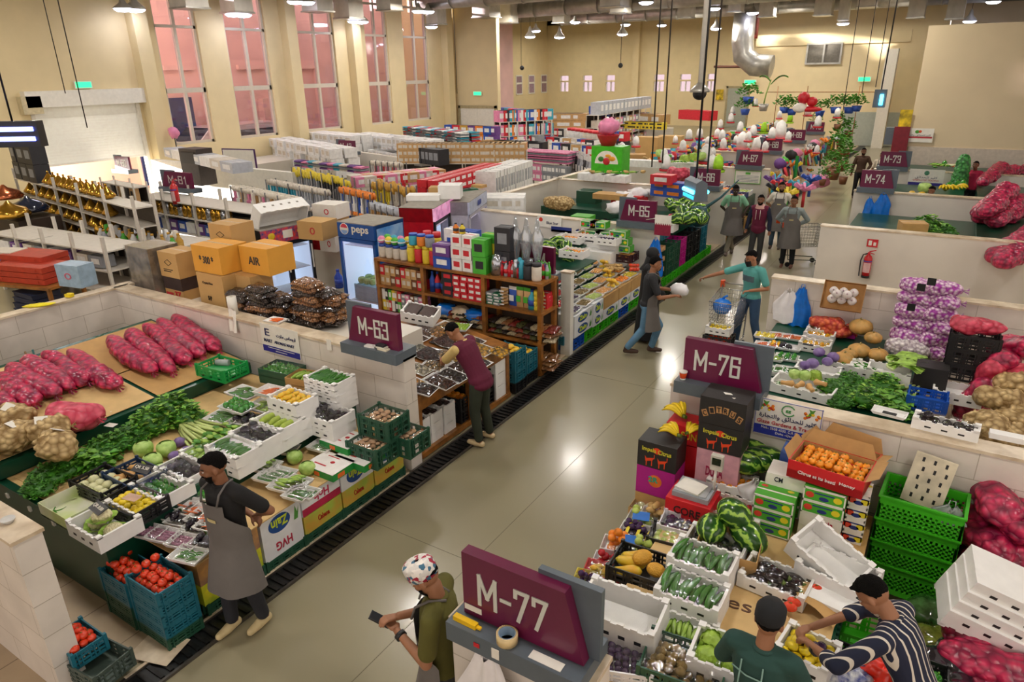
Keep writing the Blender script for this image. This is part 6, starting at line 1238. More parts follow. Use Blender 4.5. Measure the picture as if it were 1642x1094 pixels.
for i,(a,b,s) in enumerate(((1352,563,.95),(1377,550,1.0),(1408,556,.9),(1378,525,1.1),(1398,540,.8),(1362,553,.75))): place('pumpkin','pumpkin',['round tan pumpkin nearest the yellow pepper box','oblong tan pumpkin in the middle of the pumpkins','ribbed tan pumpkin beside the white garlic','largest round pumpkin on top','pumpkin half hidden behind the largest one','small pumpkin between the others'][i],'pumpkin',b76(a,b+14,.1)+V((0,0,.02 if i not in(3,4) else .14)),i,s=s*.95)
for i,(a,b,k,s,l) in enumerate(((1340,612,'parsley',1.4,'dark parsley heap left of the other greens'),(1365,600,'parsley',1.4,'parsley heap below the open foam boxes'),(1350,632,'dill',1.3,'dill heap hanging over the M-76 wall'),(1395,632,'mint',1.3,'mint heap in the middle of the greens'),(1418,610,'mint',1.3,'mint heap below the romaine lettuces'),(1432,628,'spinach',1.4,'broad leaved greens beside the blue crate'),(1460,612,'celery',1.2,'celery leaves beside the blue crate'),(1385,615,'parsley',1.2,'parsley between the mint heaps'),(1440,645,'spinach',1.1,'yellowing greens at the wall top'))): place(k,k,l,'herb',b76(a,b,.16),i*.7,s=s)
f76(1355,578,.4,.28,.12,'chili',6,'green bean in the open foam box above the parsley','open foam box above the parsley',0,False,cat='bean'); f76(1390,586,.4,.28,.14,'chili',8,'green bean in the open foam box right of the other','open foam box right of the other above the parsley',0,False,cat='bean')
container('foam','foam box under the romaine lettuces',b76(1427,590,.22),.5,.32,.22,0)
for i,(a,b) in enumerate(((1440,566),(1442,578),(1452,572))): place('spring_lettuce','romaine_lettuce','pale romaine lettuce, %s in the row on the foam box'%['rear','front','middle'][i],'lettuce',b76(a,b+18,.2)+V((0,0,.22)),.2*i,s=1.2)
sack('white garlic bag in front of the purple garlic sacks',b76(1452,552,.2),.5,.17,mWGARL,1,.1,fr=14,name='garlic_bag')
sack('second white garlic bag under the first',b76(1458,562,.1)+V((0,-.05,0)),.5,.16,mWGARL,2,.1,fr=14,name='garlic_bag')
gi=0
for r_ in range(6):
 for c_ in range(2):
  p=b76(1453+c_*42,548,.1); z=p.z+.02+r_*.17; sack('purple net of garlic, %s layer, %s side'%(['lowest','second','third','fourth','fifth','top'][r_],'left' if c_==0 else 'right'),V((p.x,10.72-.1*(5-r_)*.4,z)),.44,.12,mGARL,gi,R.uniform(-.1,.1),fr=16,name='garlic_net'); gi+=1
for i,(a,b) in enumerate(((1494,452),(1477,461),(1461,493))): O('black_label','black paper label on the garlic nets, %s from the top'%['first','second','third'][i],'label',BX(-.05,-.004,-.05,.05,0,.05),mBLK,aty(a,b,10.3))
t,_=container('carton','brown tray of white garlic packs leaning on the tiled wall',aty(1352,476,10.9),.56,.42,.08,0,M_('b07f45',.7),rot=(1.1,0,0)); P('blue_insert',BX(-.25,-.18,.011,.25,.18,.014),M_('2a4fae',.5),t)
fill('garlic',8,.46,.32,.02,(0,0,0),0,'white garlic pack in the leaning brown tray','garlic','garlic packs in the leaning tray',s=2.2)
for o in [o for o in bpy.data.objects if o.get('group')=='garlic packs in the leaning tray']:
 m=Matrix.Translation(t.location)@rotm(1.1,0,0); o.location=m@o.location; o.rotation_euler=(1.1,0,0)
sack('red net bag of carrots below the garlic tray',b76(1332,512,.12)+V((0,0,.1)),.5,.12,mat('carrot_net','d4452c',.5,var=0,fn=lump_fn(16,'ea7a4a','b02a2a',.8)),1,.1,name='carrot_bag')
sack('second red net bag of carrots under the first',b76(1340,524,.05),.55,.12,MATS['carrot_net'],2,.0,name='carrot_bag')
closed_box('carton','magenta printed carton behind the carrot bags',b76(1352,512,.1)+V((0,.12,0)),.5,.2,.12,mMAG,0,False)
for i in range(3): container('crate','black plastic crate, %s in the pile under the red net bag'%['lowest','middle','top'][i],b76(1545,620,.0)+V((0,0,.14+.2*i)),.5,.38,.19,0,mDBLK)
container('foam','foam box under the black crates',b76(1532,640,.0),.52,.38,.15,0)
O('red_net_bag','crumpled red net bag on the black crates','bag',sack_mb(.6,.17,3,.3,5,.5),[mTNET],b76(1545,620,0)+V((0,0,.74)))
container('crate','blue crate beside the black crates',b76(1487,640,.1),.4,.3,.16,0,mBLUE)
closed_box('carton','black fruit box beside the black crates',b76(1492,606,.16)+V((0,0,0)),.36,.3,.34,mIMP,0,False)
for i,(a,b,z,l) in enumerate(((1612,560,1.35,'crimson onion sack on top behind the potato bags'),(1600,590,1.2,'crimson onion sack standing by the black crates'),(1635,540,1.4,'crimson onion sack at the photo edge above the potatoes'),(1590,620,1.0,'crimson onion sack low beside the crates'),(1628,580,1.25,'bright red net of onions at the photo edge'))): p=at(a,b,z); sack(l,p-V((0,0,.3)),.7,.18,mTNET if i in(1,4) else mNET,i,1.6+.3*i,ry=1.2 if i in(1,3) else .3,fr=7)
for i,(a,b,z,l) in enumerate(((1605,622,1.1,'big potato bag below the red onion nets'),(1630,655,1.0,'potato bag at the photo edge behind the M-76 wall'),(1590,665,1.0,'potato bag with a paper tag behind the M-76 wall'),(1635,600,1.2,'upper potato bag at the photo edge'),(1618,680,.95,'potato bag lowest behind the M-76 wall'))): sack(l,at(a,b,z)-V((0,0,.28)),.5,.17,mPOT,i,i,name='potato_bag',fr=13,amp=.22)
t=T('foam_tray','white foam tray with a black mark on the M-76 wall top','tray',at(1427,660,1.53)-V((0,0,.03)),-.1); P('dish',tray_mb(.3,.16,.03),mFOAM,t); P('mark',BX(-.06,-.035,.007,.06,.035,.009),mBLK,t)
filled('foam',at(1518,676,1.6)-V((0,0,.1)),.52,.18,.1,'round_eggplant',11,'glossy dark aubergine in the foam box on the M-76 wall','wrapped foam box of aubergines on the M-76 wall top',-.08,None,'aubergine',.03,.8,film=True)
O('foam_block','white foam block on the M-76 wall top near the photo edge','block',BX(-.14,-.05,0,.14,.05,.05),mFOAM,at(1617,700,1.53)-V((0,0,.03)))
# == goods kit
def rect(pa,pb,z):
 a=at(*pa,z);b=at(*pb,z); d=b-a; return a,b,math.atan2(d.y,d.x),d.length
CN={'c9a06a':'brown','f0efec':'white','d02a36':'red','2a52b0':'blue','e8cf3a':'yellow','4fb53a':'green','e58ab0':'pink','2b2b30':'black','8e9298':'grey','e8842a':'orange','6a3f8a':'purple','c99a3a':'golden','d8cfc0':'cream','3aa6c0':'light blue','7a4a2a':'dark brown','b8bcc4':'silver','1f6a4a':'dark green'}
MC={'brown':'c9a06a','white':'f0efec','red':'d02a36','blue':'2a52b0','yellow':'e8cf3a','green':'4fb53a','pink':'e58ab0','black':'2b2b30','grey':'8e9298','orange':'e8842a','purple':'6a3f8a','golden':'c99a3a','cream':'d8cfc0','light blue':'3aa6c0','dark brown':'7a4a2a','silver':'b8bcc4','dark green':'1f6a4a'}
def mcol(c,k=''):
 met=.9 if c in('golden','silver') and k in('pot','flask') else 0
 return mat('goods_%s_%s'%(c,met),MC[c],.2 if met else .5,metal=met,var=.08)
def item_mb(k,s):
 w,d,h=s; mb=MB()
 if k=='box': mb.box(-w/2,-d/2,0,w/2,d/2,h*.98); mb.mi=1; mb.box(-w*.3,-d/2-.002,h*.3,w*.3,-d/2,h*.75); mb.box(-w/2-.001,-.01,h*.98,w/2+.001,.01,h*.985)
 elif k=='packet': mb.cloth(lambda u,v:((u-.5)*w,-d/2*math.sin(u*PI)*math.sin(v*PI),v*h),4,6); mb.cloth(lambda u,v:((.5-u)*w,d/2*math.sin(u*PI)*math.sin(v*PI),v*h),4,6); mb.mi=1; mb.box(-w*.5,-.004,h,w*.5,.004,h*1.2).box(-w*.3,-d/2-.004,h*.35,w*.3,-d/2+.004,h*.7)
 elif k=='bottle': mb.lathe([(w*.5,0),(w*.5,h*.6),(w*.2,h*.8),(w*.18,h*.9)],12); mb.mi=1; mb.lathe([(w*.2,h*.9),(w*.2,h)],10); mb.lathe([(w*.505,h*.2),(w*.505,h*.5)],12)
 elif k=='jar': mb.lathe([(w*.45,0),(w*.5,h*.1),(w*.5,h*.75),(w*.42,h*.82)],14); mb.mi=1; mb.lathe([(w*.45,h*.82),(w*.45,h)],14)
 elif k=='flask': mb.lathe([(w*.5,0),(w*.5,h*.7),(w*.38,h*.78),(w*.36,h*.95),(w*.1,h)],14); mb.mi=1; mb.tube([(w*.45,0,h*.65),(w*.8,0,h*.6),(w*.75,0,h*.25),(w*.48,0,h*.2)],w*.06,6)
 elif k=='pot': mb.lathe([(w*.25,0),(w*.5,h*.15),(w*.48,h*.3),(w*.3,h*.5),(w*.12,h*.75),(w*.04,h*.85)],16); mb.mi=1; mb.ball((0,0,h*.92),w*.08,8,6); mb.lathe([(w*.5,h*.2),(w*.53,h*.24),(w*.5,h*.28)],16)
 elif k=='feeder': mb.lathe([(w*.34,h*.1),(w*.34,h*.55),(w*.26,h*.85),(w*.1,h*.97),(.01,h)],14); mb.mi=1; mb.lathe([(w*.5,h*.14),(w*.47,0),(w*.3,0),(w*.3,h*.1)],16); mb.lathe([(w*.5,h*.14),(w*.36,h*.08)],16)
 elif k=='brush': mb.cyl((0,0,0),(0,0,h*.65),w*.12,n=6); mb.mi=1; mb.ball((0,0,h*.82),(w*.45,w*.3,h*.2),10,7,.3)
 elif k=='roll': mb.cyl((0,0,0),(0,0,h),w*.5,n=14); mb.mi=1; mb.cyl((0,0,h),(0,0,h+.003),w*.15,n=8)
 elif k=='hanger': mb.box(-w*.3,-d*.3,0,w*.3,d*.3,h*.35).box(-w*.12,-d*.2,h*.35,w*.12,d*.2,h*.75); mb.mi=1; mb.ball((0,0,h*.86),(w*.42,d*.5,h*.16),8,6,.3)
 elif k=='ball': mb.ball((0,0,w/2),w/2,12,8); mb.mi=1; mb.lathe([(w*.505,w*.42),(w*.505,w*.58)],12)
 elif k=='towel':
  for i in range(3): mb.mi=i%2; mb.cloth(lambda u,v,i=i:((u-.5)*w,(v-.5)*d,h*(.15+i*.28)+h*.14*math.cos((v-.5)*2.6)+.006*math.sin(u*12+i)),6,8); mb.box(-w/2,-d*.45,h*i*.3,w/2,d*.45,h*(i*.3+.2))
 elif k=='duster':
  mb.cyl((0,0,0),(0,0,h*.6),w*.08,n=6); mb.mi=1
  for i in range(14): a=i*.9; mb.bar((0,0,h*.6),(math.cos(a)*w*.5,math.sin(a)*w*.5,h*(.75+.02*(i%6))),w*.12)
 elif k=='plant':
  mb.mi=1; mb.lathe([(w*.18,0),(w*.26,h*.3),(w*.24,h*.3)],12); mb.mi=0; i0=len(mb.v); t_=leafy(w,w*.9,h*.65,80,w*.22,5,.9,0); mb.add([(v[0],v[1],v[2]+h*.3) for v in t_.v],t_.f)
 return mb
SEC={'feeder':'red','box':'white','packet':'white','bottle':'blue','jar':'yellow','pot':'golden','brush':'yellow','plant':'dark brown','ball':'white','duster':'red'}
KN={'feeder':'bird drinker','pot':'lidded pot','hanger':'hanging pack','duster':'feather duster','plant':'potted plant','flask':'flask','towel':'stack of folded cloths','roll':'roll'}
CNT={};BUF={}
def good(k,c,s,loc,label,group,rz=0,c2=None,name=None,rot=None,what=None):
 c2=c2 or SEC.get(k,'grey'); key=('good_'+k,k,c,c2,s)
 if key not in mesh_cache:
  m1=mLEAFS[0] if k=='plant' else mcol(c,k); mesh_cache[key]=item_mb(k,s).mesh(k,[m1,mcol(c2,k)])
 nm=name or (what or KN.get(k,k)).replace(' ','_'); CNT[nm]=CNT.get(nm,0)+1
 if CNT[nm]>(240 if nm in('carton','box') else 285): BUF.setdefault(nm,[]).append((mesh_cache[key],Matrix.Translation(loc)@(rotm(*rot) if rot else Matrix.Rotation(rz,4,'Z')))); return None
 return O(nm,label,KN.get(k,k),mesh_cache[key],None,loc,rz,group,rot=rot)
def row(pa,pb,z,n,k,cols,s,where,rows=1,lv=1,dy=None,rz=None,jit=.1,c2=None,name=None,what=None,hang=False):
 """n goods along the line pa-pb (their tops at height z), `rows` deep, `lv` high"""
 a,b,r,L=rect(pa,pb,z); nn=V((-math.sin(r),math.cos(r),0))
 if nn.dot(a)<0: nn=-nn
 dy=dy or s[1]*1.15; what=what or KN.get(k,k)
 for q in range(rows):
  for i in range(n):
   for l in range(lv):
    c=cols[(i*7+q*3+l*5+len(where))%len(cols)] if len(cols)>2 else cols[(i*len(cols)//n)%len(cols)] if len(cols)==2 else cols[0]
    p=a.lerp(b,(i+.5)/n)+nn*(dy*(q+.5)); p.z=z-s[2]*(lv-l)
    p.z+=R.uniform(-.14,.02)*s[2] if k in('hanger','towel','packet') and lv==1 else 0; p.x+=R.uniform(-jit,jit)*s[0]*.5; p.y+=R.uniform(-jit,jit)*s[1]*.5
    good(k,c,s,p,'%s %s %s'%(c,what,where),'%s %ss %s'%(c,what,where),(r if rz is None else rz)+R.uniform(-jit,jit)*.5,c2,name,what=what)
def shelf(label,pa,pb,z,levels,depth,m,nb=4,post=.04,name='shelf_unit',top=None,back=True,ph=0,cat='shelf'):
 a,b,r,L=rect(pa,pb,z); t=T(name,label,cat,(a.x,a.y,0),r); s=1 if V((-math.sin(r),math.cos(r),0)).dot(a)>0 else -1
 y0,y1=sorted((0,s*depth))
 for i in range(nb+1):
  x=L*i/nb
  for y in (y0,y1-post): P('post',BX(x-post/2,y,0,x+post/2,y+post,z+ph),m,t)
 for l in levels: P('shelf_board',BX(0,y0,l-.03,L,y1,l),top or m,t)
 if back: yb=y1-.012 if s>0 else y0; P('back_panel',BX(0,yb,min(levels),L,yb+.01,max(levels)),mat('shelf_back','453d36',.6),t)
 return t,a,b,r,L,s
mWOOD=mat('shelf_wood','9c6429',.4,var=.3,scale=7,coat=.2); mWSH=mat('white_shelf','d9d2c6',.45,var=.05)
# -- nut and date stall between M-63 and the wooden shelf
t=T('display_table','wooden display table with dates and nuts','table',(0,0,0)); P('tabletop',MB().prism([(-5.1,.82),(-5.1,.88),(-6.9,1.12),(-6.9,1.06)],lambda u,v,w:(u,5.84+w,v),2.1),mWOOD,t); P('front_board',BX(-5.13,5.82,.68,-5.08,7.95,.87),mWOOD,t)
for x,y in((-5.1,5.86),(-5.1,7.9),(-6.8,5.86),(-6.8,7.9),(-5.1,6.95)): P('leg',BX(x-.035,y-.035,.02,x+.035,y+.035,.8),mWOOD,t)
P('lower_shelf',BX(-6.8,5.84,.02,-5.06,7.95,.09),mWOOD,t)
zt=lambda x:.885+(-5.1-x)*.133
def bt(px,py,H=.05):
 p=at(px,py,1)
 for _ in range(4): p=at(px,py,zt(p.x)+H)
 p.z-=H; return p
def heap(label,px,py,L,W,H,c,sc,cont='tray',name='foam_tray',rz=.0,what='heap',z=None,c2=None,film=True):
 loc=bt(px,py,.04) if z is None else base(px,py,z+H,H); t=T(name,label,'tray',loc,rz,rot=(0,.13,rz) if z is None else None);
 if cont=='tray': P('dish',tray_mb(L,W,.03),mFOAM,t)
 elif cont=='foam': P('tub',foam_box_mb(L,W,H,.02),[mFOAM,mBLK],t)
 elif cont=='steel': P('dish',MB().lathe([(L*.4,0),(L*.5,.03),(L*.48,.032),(L*.4,.008),(0,.006)],24),mat('steel','c9c9c9',.2,metal=.9),t)
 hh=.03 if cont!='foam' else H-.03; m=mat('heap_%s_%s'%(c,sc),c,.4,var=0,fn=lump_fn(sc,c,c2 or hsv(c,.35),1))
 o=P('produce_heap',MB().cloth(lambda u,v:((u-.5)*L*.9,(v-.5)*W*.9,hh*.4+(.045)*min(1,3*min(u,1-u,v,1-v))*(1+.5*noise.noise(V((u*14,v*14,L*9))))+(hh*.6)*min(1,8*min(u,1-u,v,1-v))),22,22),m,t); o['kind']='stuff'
 if film and cont!='steel': P('cling_film',cm(('film2',L,W,hh),lambda:film_mb(L*.97,W*.97,.06,hh),mFILM),None,t)
 return t
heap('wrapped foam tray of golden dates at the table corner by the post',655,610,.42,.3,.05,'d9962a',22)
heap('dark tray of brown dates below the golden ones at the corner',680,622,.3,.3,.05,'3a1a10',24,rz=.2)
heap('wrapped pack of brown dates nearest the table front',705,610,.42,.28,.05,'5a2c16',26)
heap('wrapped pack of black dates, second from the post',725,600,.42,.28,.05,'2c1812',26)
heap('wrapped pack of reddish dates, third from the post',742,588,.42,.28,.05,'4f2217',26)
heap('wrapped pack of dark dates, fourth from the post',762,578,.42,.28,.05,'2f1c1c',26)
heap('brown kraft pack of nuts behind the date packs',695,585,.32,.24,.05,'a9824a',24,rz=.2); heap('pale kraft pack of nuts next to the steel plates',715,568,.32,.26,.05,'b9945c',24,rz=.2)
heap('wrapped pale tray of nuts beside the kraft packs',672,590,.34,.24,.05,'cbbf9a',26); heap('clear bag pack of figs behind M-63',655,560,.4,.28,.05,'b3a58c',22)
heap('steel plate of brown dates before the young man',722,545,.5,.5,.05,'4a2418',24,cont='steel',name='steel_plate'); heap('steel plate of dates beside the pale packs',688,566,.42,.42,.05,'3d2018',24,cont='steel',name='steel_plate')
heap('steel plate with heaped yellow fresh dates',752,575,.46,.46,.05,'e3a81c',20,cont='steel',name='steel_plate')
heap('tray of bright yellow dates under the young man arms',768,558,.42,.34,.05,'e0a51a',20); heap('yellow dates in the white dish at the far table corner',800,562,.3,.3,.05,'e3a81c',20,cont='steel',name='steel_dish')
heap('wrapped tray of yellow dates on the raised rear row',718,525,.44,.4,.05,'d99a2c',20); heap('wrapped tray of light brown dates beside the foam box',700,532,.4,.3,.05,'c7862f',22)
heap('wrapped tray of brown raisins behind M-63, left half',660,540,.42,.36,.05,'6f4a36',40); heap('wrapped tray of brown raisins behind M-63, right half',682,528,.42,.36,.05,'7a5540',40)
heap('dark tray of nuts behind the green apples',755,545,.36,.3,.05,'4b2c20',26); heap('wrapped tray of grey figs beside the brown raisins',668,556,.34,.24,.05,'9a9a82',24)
filled('tray',bt(735,528,.05)+V((0,0,.06)),.36,.3,.035,'green_apple',14,'green fresh fruit in the tray before the young man','foam tray of small green fruit before the young man',.3,None,'apple',None,.75,film=True)
p=bt(674,507,.14); t=T('foam_box','white foam box of brown packs tilted on the table rear','box',p+V((0,0,.1)),rot=(.15,.15,.35)); P('tub',foam_box_mb(.52,.36,.16,.03,holes=4),[mFOAM,mBLK],t)
for s_ in(-1,1): P('date_pack',BX(s_*.115-.1,-.15,.11,s_*.115+.1,.15,.15),mat('date_pack','3f2a26',.3,bump=.9,bscale=60,coat=.4),t)
O('price_tag','white price tag stuck in the brown dates','tag',BX(-.07,-.04,0,.07,.04,.004),mWHITE,bt(735,545,.1)+V((0,0,.1)),rot=(.4,0,.2))
for i,(y,z) in enumerate(((5.98,.09),(6.24,.09),(6.52,.09))):
 for l in range(3): container('foam','white foam box of dark dates under the table, column %s level %s'%(['one','two','three'][i],['one','two','three'][l]),(-5.33,y,z+.135*l),.42,.24,.13,0,floor=.03 if l<2 else .09)
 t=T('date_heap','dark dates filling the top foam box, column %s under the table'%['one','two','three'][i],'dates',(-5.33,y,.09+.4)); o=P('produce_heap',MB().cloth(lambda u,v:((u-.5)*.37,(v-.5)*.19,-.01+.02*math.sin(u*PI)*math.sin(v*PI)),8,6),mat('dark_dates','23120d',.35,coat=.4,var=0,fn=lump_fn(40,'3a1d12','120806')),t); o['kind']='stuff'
filled('crate',V((-5.36,6.92,.27)),.5,.34,.18,'mandarin',18,'yellow melon in the black crate under the table','black crate of small yellow melons under the table',0,mDBLK,'melon',.06,1.35)
container('crate','black crate under the yellow melons',(-5.36,6.92,.09),.5,.34,.17,0,mDBLK,floor=.02)
filled('crate',V((-5.36,7.35,.3)),.5,.4,.2,'guava',20,'green guava in the black crate behind the young man','black crate of green guavas behind the young man',0,mDBLK,'guava',.1,1.3)
container('crate','black crate under the green guavas',(-5.36,7.35,.09),.5,.4,.2,0,mDBLK,floor=.02)
for l in range(3): container('foam','white foam box beside the young man legs, level %s'%['one','two','three'][l],(-5.3,7.74,.09+.2*l),.42,.28,.19,0)
for i in range(2):
 for l in range(4-i): container('crate','teal crate beyond the table, %s stack level %s'%(['near','far'][i],['one','two','three','four'][l]),(-5.22-.02*i,8.2+.38*i,.02+.17*l),.36,.3,.165,0,mDBLK if l==0 else mTEAL,floor=.03)
 fill('mango',9,.36,.3,.1,V((-5.22,8.2+.38*i,.02+.17*(3-i))),0,'green mango in the %s teal crate stack'%['near','far'][i],'mango','green mangoes, %s stack'%['near','far'][i],s=.8)
mBEANA=mat('bag_black_beans','2b221e',.2,coat=.6,var=0,fn=lump_fn(36,'4c3f38','120e0c',.6)); mBEANB=mat('bag_brown_beans','8a5c38',.25,coat=.6,var=0,fn=lump_fn(36,'a67448','4c3220',.6))
O('counter','low counter carrying the bags of beans behind the M-63 wall','counter',BX(-9.9,5.95,0,-5.9,7.0,1.28),mPLAIN)
def pillow(L,W,H):
 mb=MB()
 for s_ in(1,-1): mb.cloth(lambda u,v:((u-.5)*L*(1+.04*math.sin(v*11)),(v-.5)*W*s_*(1+.05*math.sin(u*13)),H/2+s_*H/2*(min(1,5*u*(1-u)*1.2)*min(1,5*v*(1-v)*1.2))**.6*(1+.35*noise.noise(V((u*5,v*5,L*7+s_))))),14,12)
 return mb
p0=at(505,500,1.4)
for col,(px,py,n,s_) in enumerate(((512,512,9,1),(436,506,7,.9),(398,498,5,.75))):
 for l in range(n):
  for q in range(2 if l<n-2 else 1):
   p=at(px,py,1.36); sc_=(1-l*.03); m=mBEANB if (l%3!=0 and col==0 or l==2) else mBEANA
   O('bean_bag','clear bag of %s beans, %s layer of the %s stack'%('brown' if m is mBEANB else 'dark',['lowest','second','third','fourth','fifth','sixth','seventh','eighth','topmost'][l],['tall right hand','middle','small left hand'][col]),'bag',cm(('pillow',m.name),lambda:pillow(.42,.34,.11),m),None,(p.x+.18*q-.05+R.uniform(-.03,.03),p.y+.12*q+R.uniform(-.03,.03)-.05,1.285+.068*l),rz=R.uniform(-.3,.3),scale=(sc_*s_*1.3,sc_*s_*1.15,1.25),group='bean bags')
def dmd(t,L,W,H):
 y=-W/2-.002; mb=MB(); pts=[(0,.07),(.09,0),(0,-.07),(-.09,0)]
 for i in range(4): (a,b),(c,d)=pts[i],pts[(i+1)%4]; mb.bar((a,y,H*.6+b*.7),(c,y,H*.6+d*.7),.006,.006)
 P('diamond_print',mb,mBLK,t); P('print_lines',BX(-L*.3,y,H*.22,L*.1,y+.001,H*.26).box(-L*.3,y,H*.3,L*.2,y+.001,H*.33),mBLK,t)
def b3z(t,L,W,H):
 y=-W/2-.002; P('dark_print',BX(-L/2,y,H*.45,L/2,y+.0015,H).box(L/2,-W/2,H*.45,L/2+.002,W/2,H),M_('3b2a28',.6),t); put_text('3Z',t,(L*.22,y-.003,H*.25),FRT,L*.35,H*.3,mRED,bold=.03); P('red_print',BX(-L*.45,y-.001,H*.1,-L*.05,y,H*.3),mRED,t)
ZC=1.5
def cb(label,px,py,ztop,L,W,H,m,art=None,rz=-.02):
 p=base(px,py,ztop,H); return closed_box('carton',label,p,L,W,H,m,rz,True,art)
mORC=mat('amber_carton','dfa03a',.6,var=.05,scale=3); mCARDT=mat('tan_carton','c59d62',.7,var=.05,scale=3)
O('counter','plain ledge carrying the cartons behind the tiled wall','counter',BX(-11.1,5.8,0,-7.2,6.9,1.3),mPLAIN)
Yc=6.05
for i,(a,b) in enumerate(((243,468),(283,485))):
 p=aty(a,b,Yc); x=p.x
 closed_box('carton','dark printed 3Z carton on the ledge, %s one'%['left','right'][i],(x,Yc+.2,1.42-.12),.46,.4,.36,mCARDT,0,False,b3z)
 closed_box('carton','tan carton with a diamond mark, %s of the two'%['left','right'][i],(x,Yc+.2,1.665),.48,.42,.4,mCARDT,0,True,dmd)
x=aty(348,480,Yc).x; closed_box('carton','large tan Crystal carton on the ledge beside the 3Z cartons',(x+.02,Yc+.15,1.3),.6,.46,.58,mCARDT,0,True,frt([('Crystal Bee',-.1,.75,.4,.08,'3a2c1c'),('SHP',-.1,.35,.15,.12,'3a2c1c')]))
x2=aty(392,455,Yc+.2).x; closed_box('carton','tan carton beside the bags of beans',(x2,Yc+.35,1.3),.42,.4,.56,mCARDT)
closed_box('carton','amber carton on top of the large Crystal carton',(x-.02,Yc+.2,1.89),.62,.5,.4,mORC,.03,True,frt([('* 300 *',0,.5,.5,.3,'3a3a3a')]))
closed_box('carton','second amber carton right behind the first',(x+.6,Yc+.55,1.87),.6,.5,.4,mORC,.03,True,frt([('AIR',0,.5,.4,.3,'3a3a3a')]))
closed_box('carton','tan carton topmost on the carton pile',(x-.42,Yc+.75,2.07),.5,.45,.4,mCARDT,.05,True,dmd)
closed_box('carton','tan carton hidden below the topmost one',(x-.42,Yc+.75,1.3),.5,.45,.76,mCARDT,.05,True)
t=T('wrapped_stack','stack of boxes wrapped in clear film at the corner of the tiled walls','stack',(-10.75,6.15,1.3)); P('boxes',BX(-.32,-.22,0,.3,.3,.8),mat('wrapped_grey','8b7f72',.25,coat=.8,bump=1,bscale=9,var=.4,scale=5),t); P('cling_film',BX(-.335,-.235,.0,.315,.315,.81),mFILM,t)
O('paper_roll','white paper roll standing on the M-63 wall near the cartons','paper roll',MB().lathe([(.02,.25),(.02,.0),(.065,.0),(.065,.25),(.02,.25)],20),mWHITE,at(375,503,1.5))
O('tissue_sheet','white sheet hanging from the paper roll over the wall','paper',MB().cloth(lambda u,v:((u-.5)*.16+.03*v,-.09-.06*v+.02*math.sin(u*6),.1-.3*v),6,8),mWHITE,at(383,505,1.5))
O('yellow_packet','flat yellow packets lying on the tiled side wall','packet',MB().ball((0,0,.02),(.22,.07,.025),12,6,.3,4),M_('f0e01c',.35),at(62,488,1.53)-V((0,0,.03)),rz=.9)
O('yellow_sponge','small yellow sponge on the tiled side wall','sponge',BX(-.05,-.04,0,.05,.04,.05),M_('e8cf1a',.7),at(111,473,1.54)-V((0,0,.03)),rz=.3)
# -- wooden shelf
t=T('wooden_shelf','long brown wooden shelf unit loaded with jars, flasks and boxes','shelf',(0,0,0))
for x in(-8.38,-7.35,-6.1,-5.05):
 for y in(8.84,9.28): P('post',BX(x-.035,y-.035,.02,x+.035,y+.035,1.53),mWOOD,t)
for z in(1.56,1.08 ,.58,.1): P('shelf_board',BX(-8.42,8.8,z-.045,-5.0,9.32,z),mWOOD,t)
P('back_panel',BX(-8.42,9.33,.1,-5.0,9.34,1.54),mat('shelf_back2','5b4a3a',.7),t)
def srow(x0,x1,z,n,k,cols,s,where,rows=1,c2=None,lv=1,what=None,y=8.95):
 for q in range(rows):
  for i in range(n):
   for l in range(lv):
    c=cols[(i*5+q*2+l*3)%len(cols)]; good(k,c,s,(x0+(x1-x0)*(i+.5)/n+R.uniform(-.01,.01),y+q*s[1]*1.1,z+s[2]*l),'%s %s %s'%(c,what or KN.get(k,k),where),'%s %s %s'%(c,what or KN.get(k,k),where),R.uniform(-.08,.08),c2,what=what)
srow(-8.4,-7.75,1.56,4,'jar',['cream','cream'],(.15,.15,.24),'at the fridge end of the shelf top',2,'blue')
srow(-8.4,-7.8,1.8,4,'ball',['pink','yellow','green','light blue'],(.14,.14,.14),'heaped in nets at the fridge end of the shelf top',2,'white')
srow(-7.75,-7.1,1.56,4,'jar',['yellow','red'],(.15,.15,.3),'in the red and yellow group on the shelf top',1,'yellow')
srow(-7.7,-7.15,1.86,3,'jar',['light blue','grey','orange'],(.16,.16,.2),'stacked on the yellow jars',1,'blue'); srow(-7.6,-7.2,1.56,2,'jar',['yellow'],(.16,.16,.5),'standing behind the yellow jars',1,'red',y=9.2)
srow(-7.1,-6.75,1.56,1,'box',['blue'],(.34,.26,.2),'with a knife picture under the purple one'); srow(-7.1,-6.75,1.76,1,'box',['purple'],(.34,.26,.2),'stacked on the blue knife box')
srow(-6.75,-6.3,1.56,2,'box',['white'],(.2,.22,.2),'with a blender picture on the shelf top',1,'red',lv=3); srow(-6.32,-6.05,1.56,1,'box',['green'],(.24,.24,.28),'with a grinder picture on the shelf top',1,'black',lv=2); srow(-7.05,-6.4,1.56,2,'box',['white','blue'],(.3,.2,.62),'in the rear row of appliance boxes',1,'blue',y=9.18)
srow(-6.3,-5.95,1.56,1,'box',['green','yellow'],(.36,.18,.6),'striped, leaning at the rear of the shelf top',1,'yellow',y=9.2); srow(-5.98,-5.72,1.56,1,'box',['black'],(.28,.24,.38),'with small pictures, stacked on its twin',1,'grey',lv=2,y=9.12)
srow(-6.75,-6.5,2.16,2,'bottle',['orange','yellow'],(.1,.1,.16),'on top of the blender boxes',1,'black')
srow(-6.02,-5.8,1.56,1,'flask',['silver'],(.2,.2,.34),'with a red lid in front of the black boxes',1,'red')
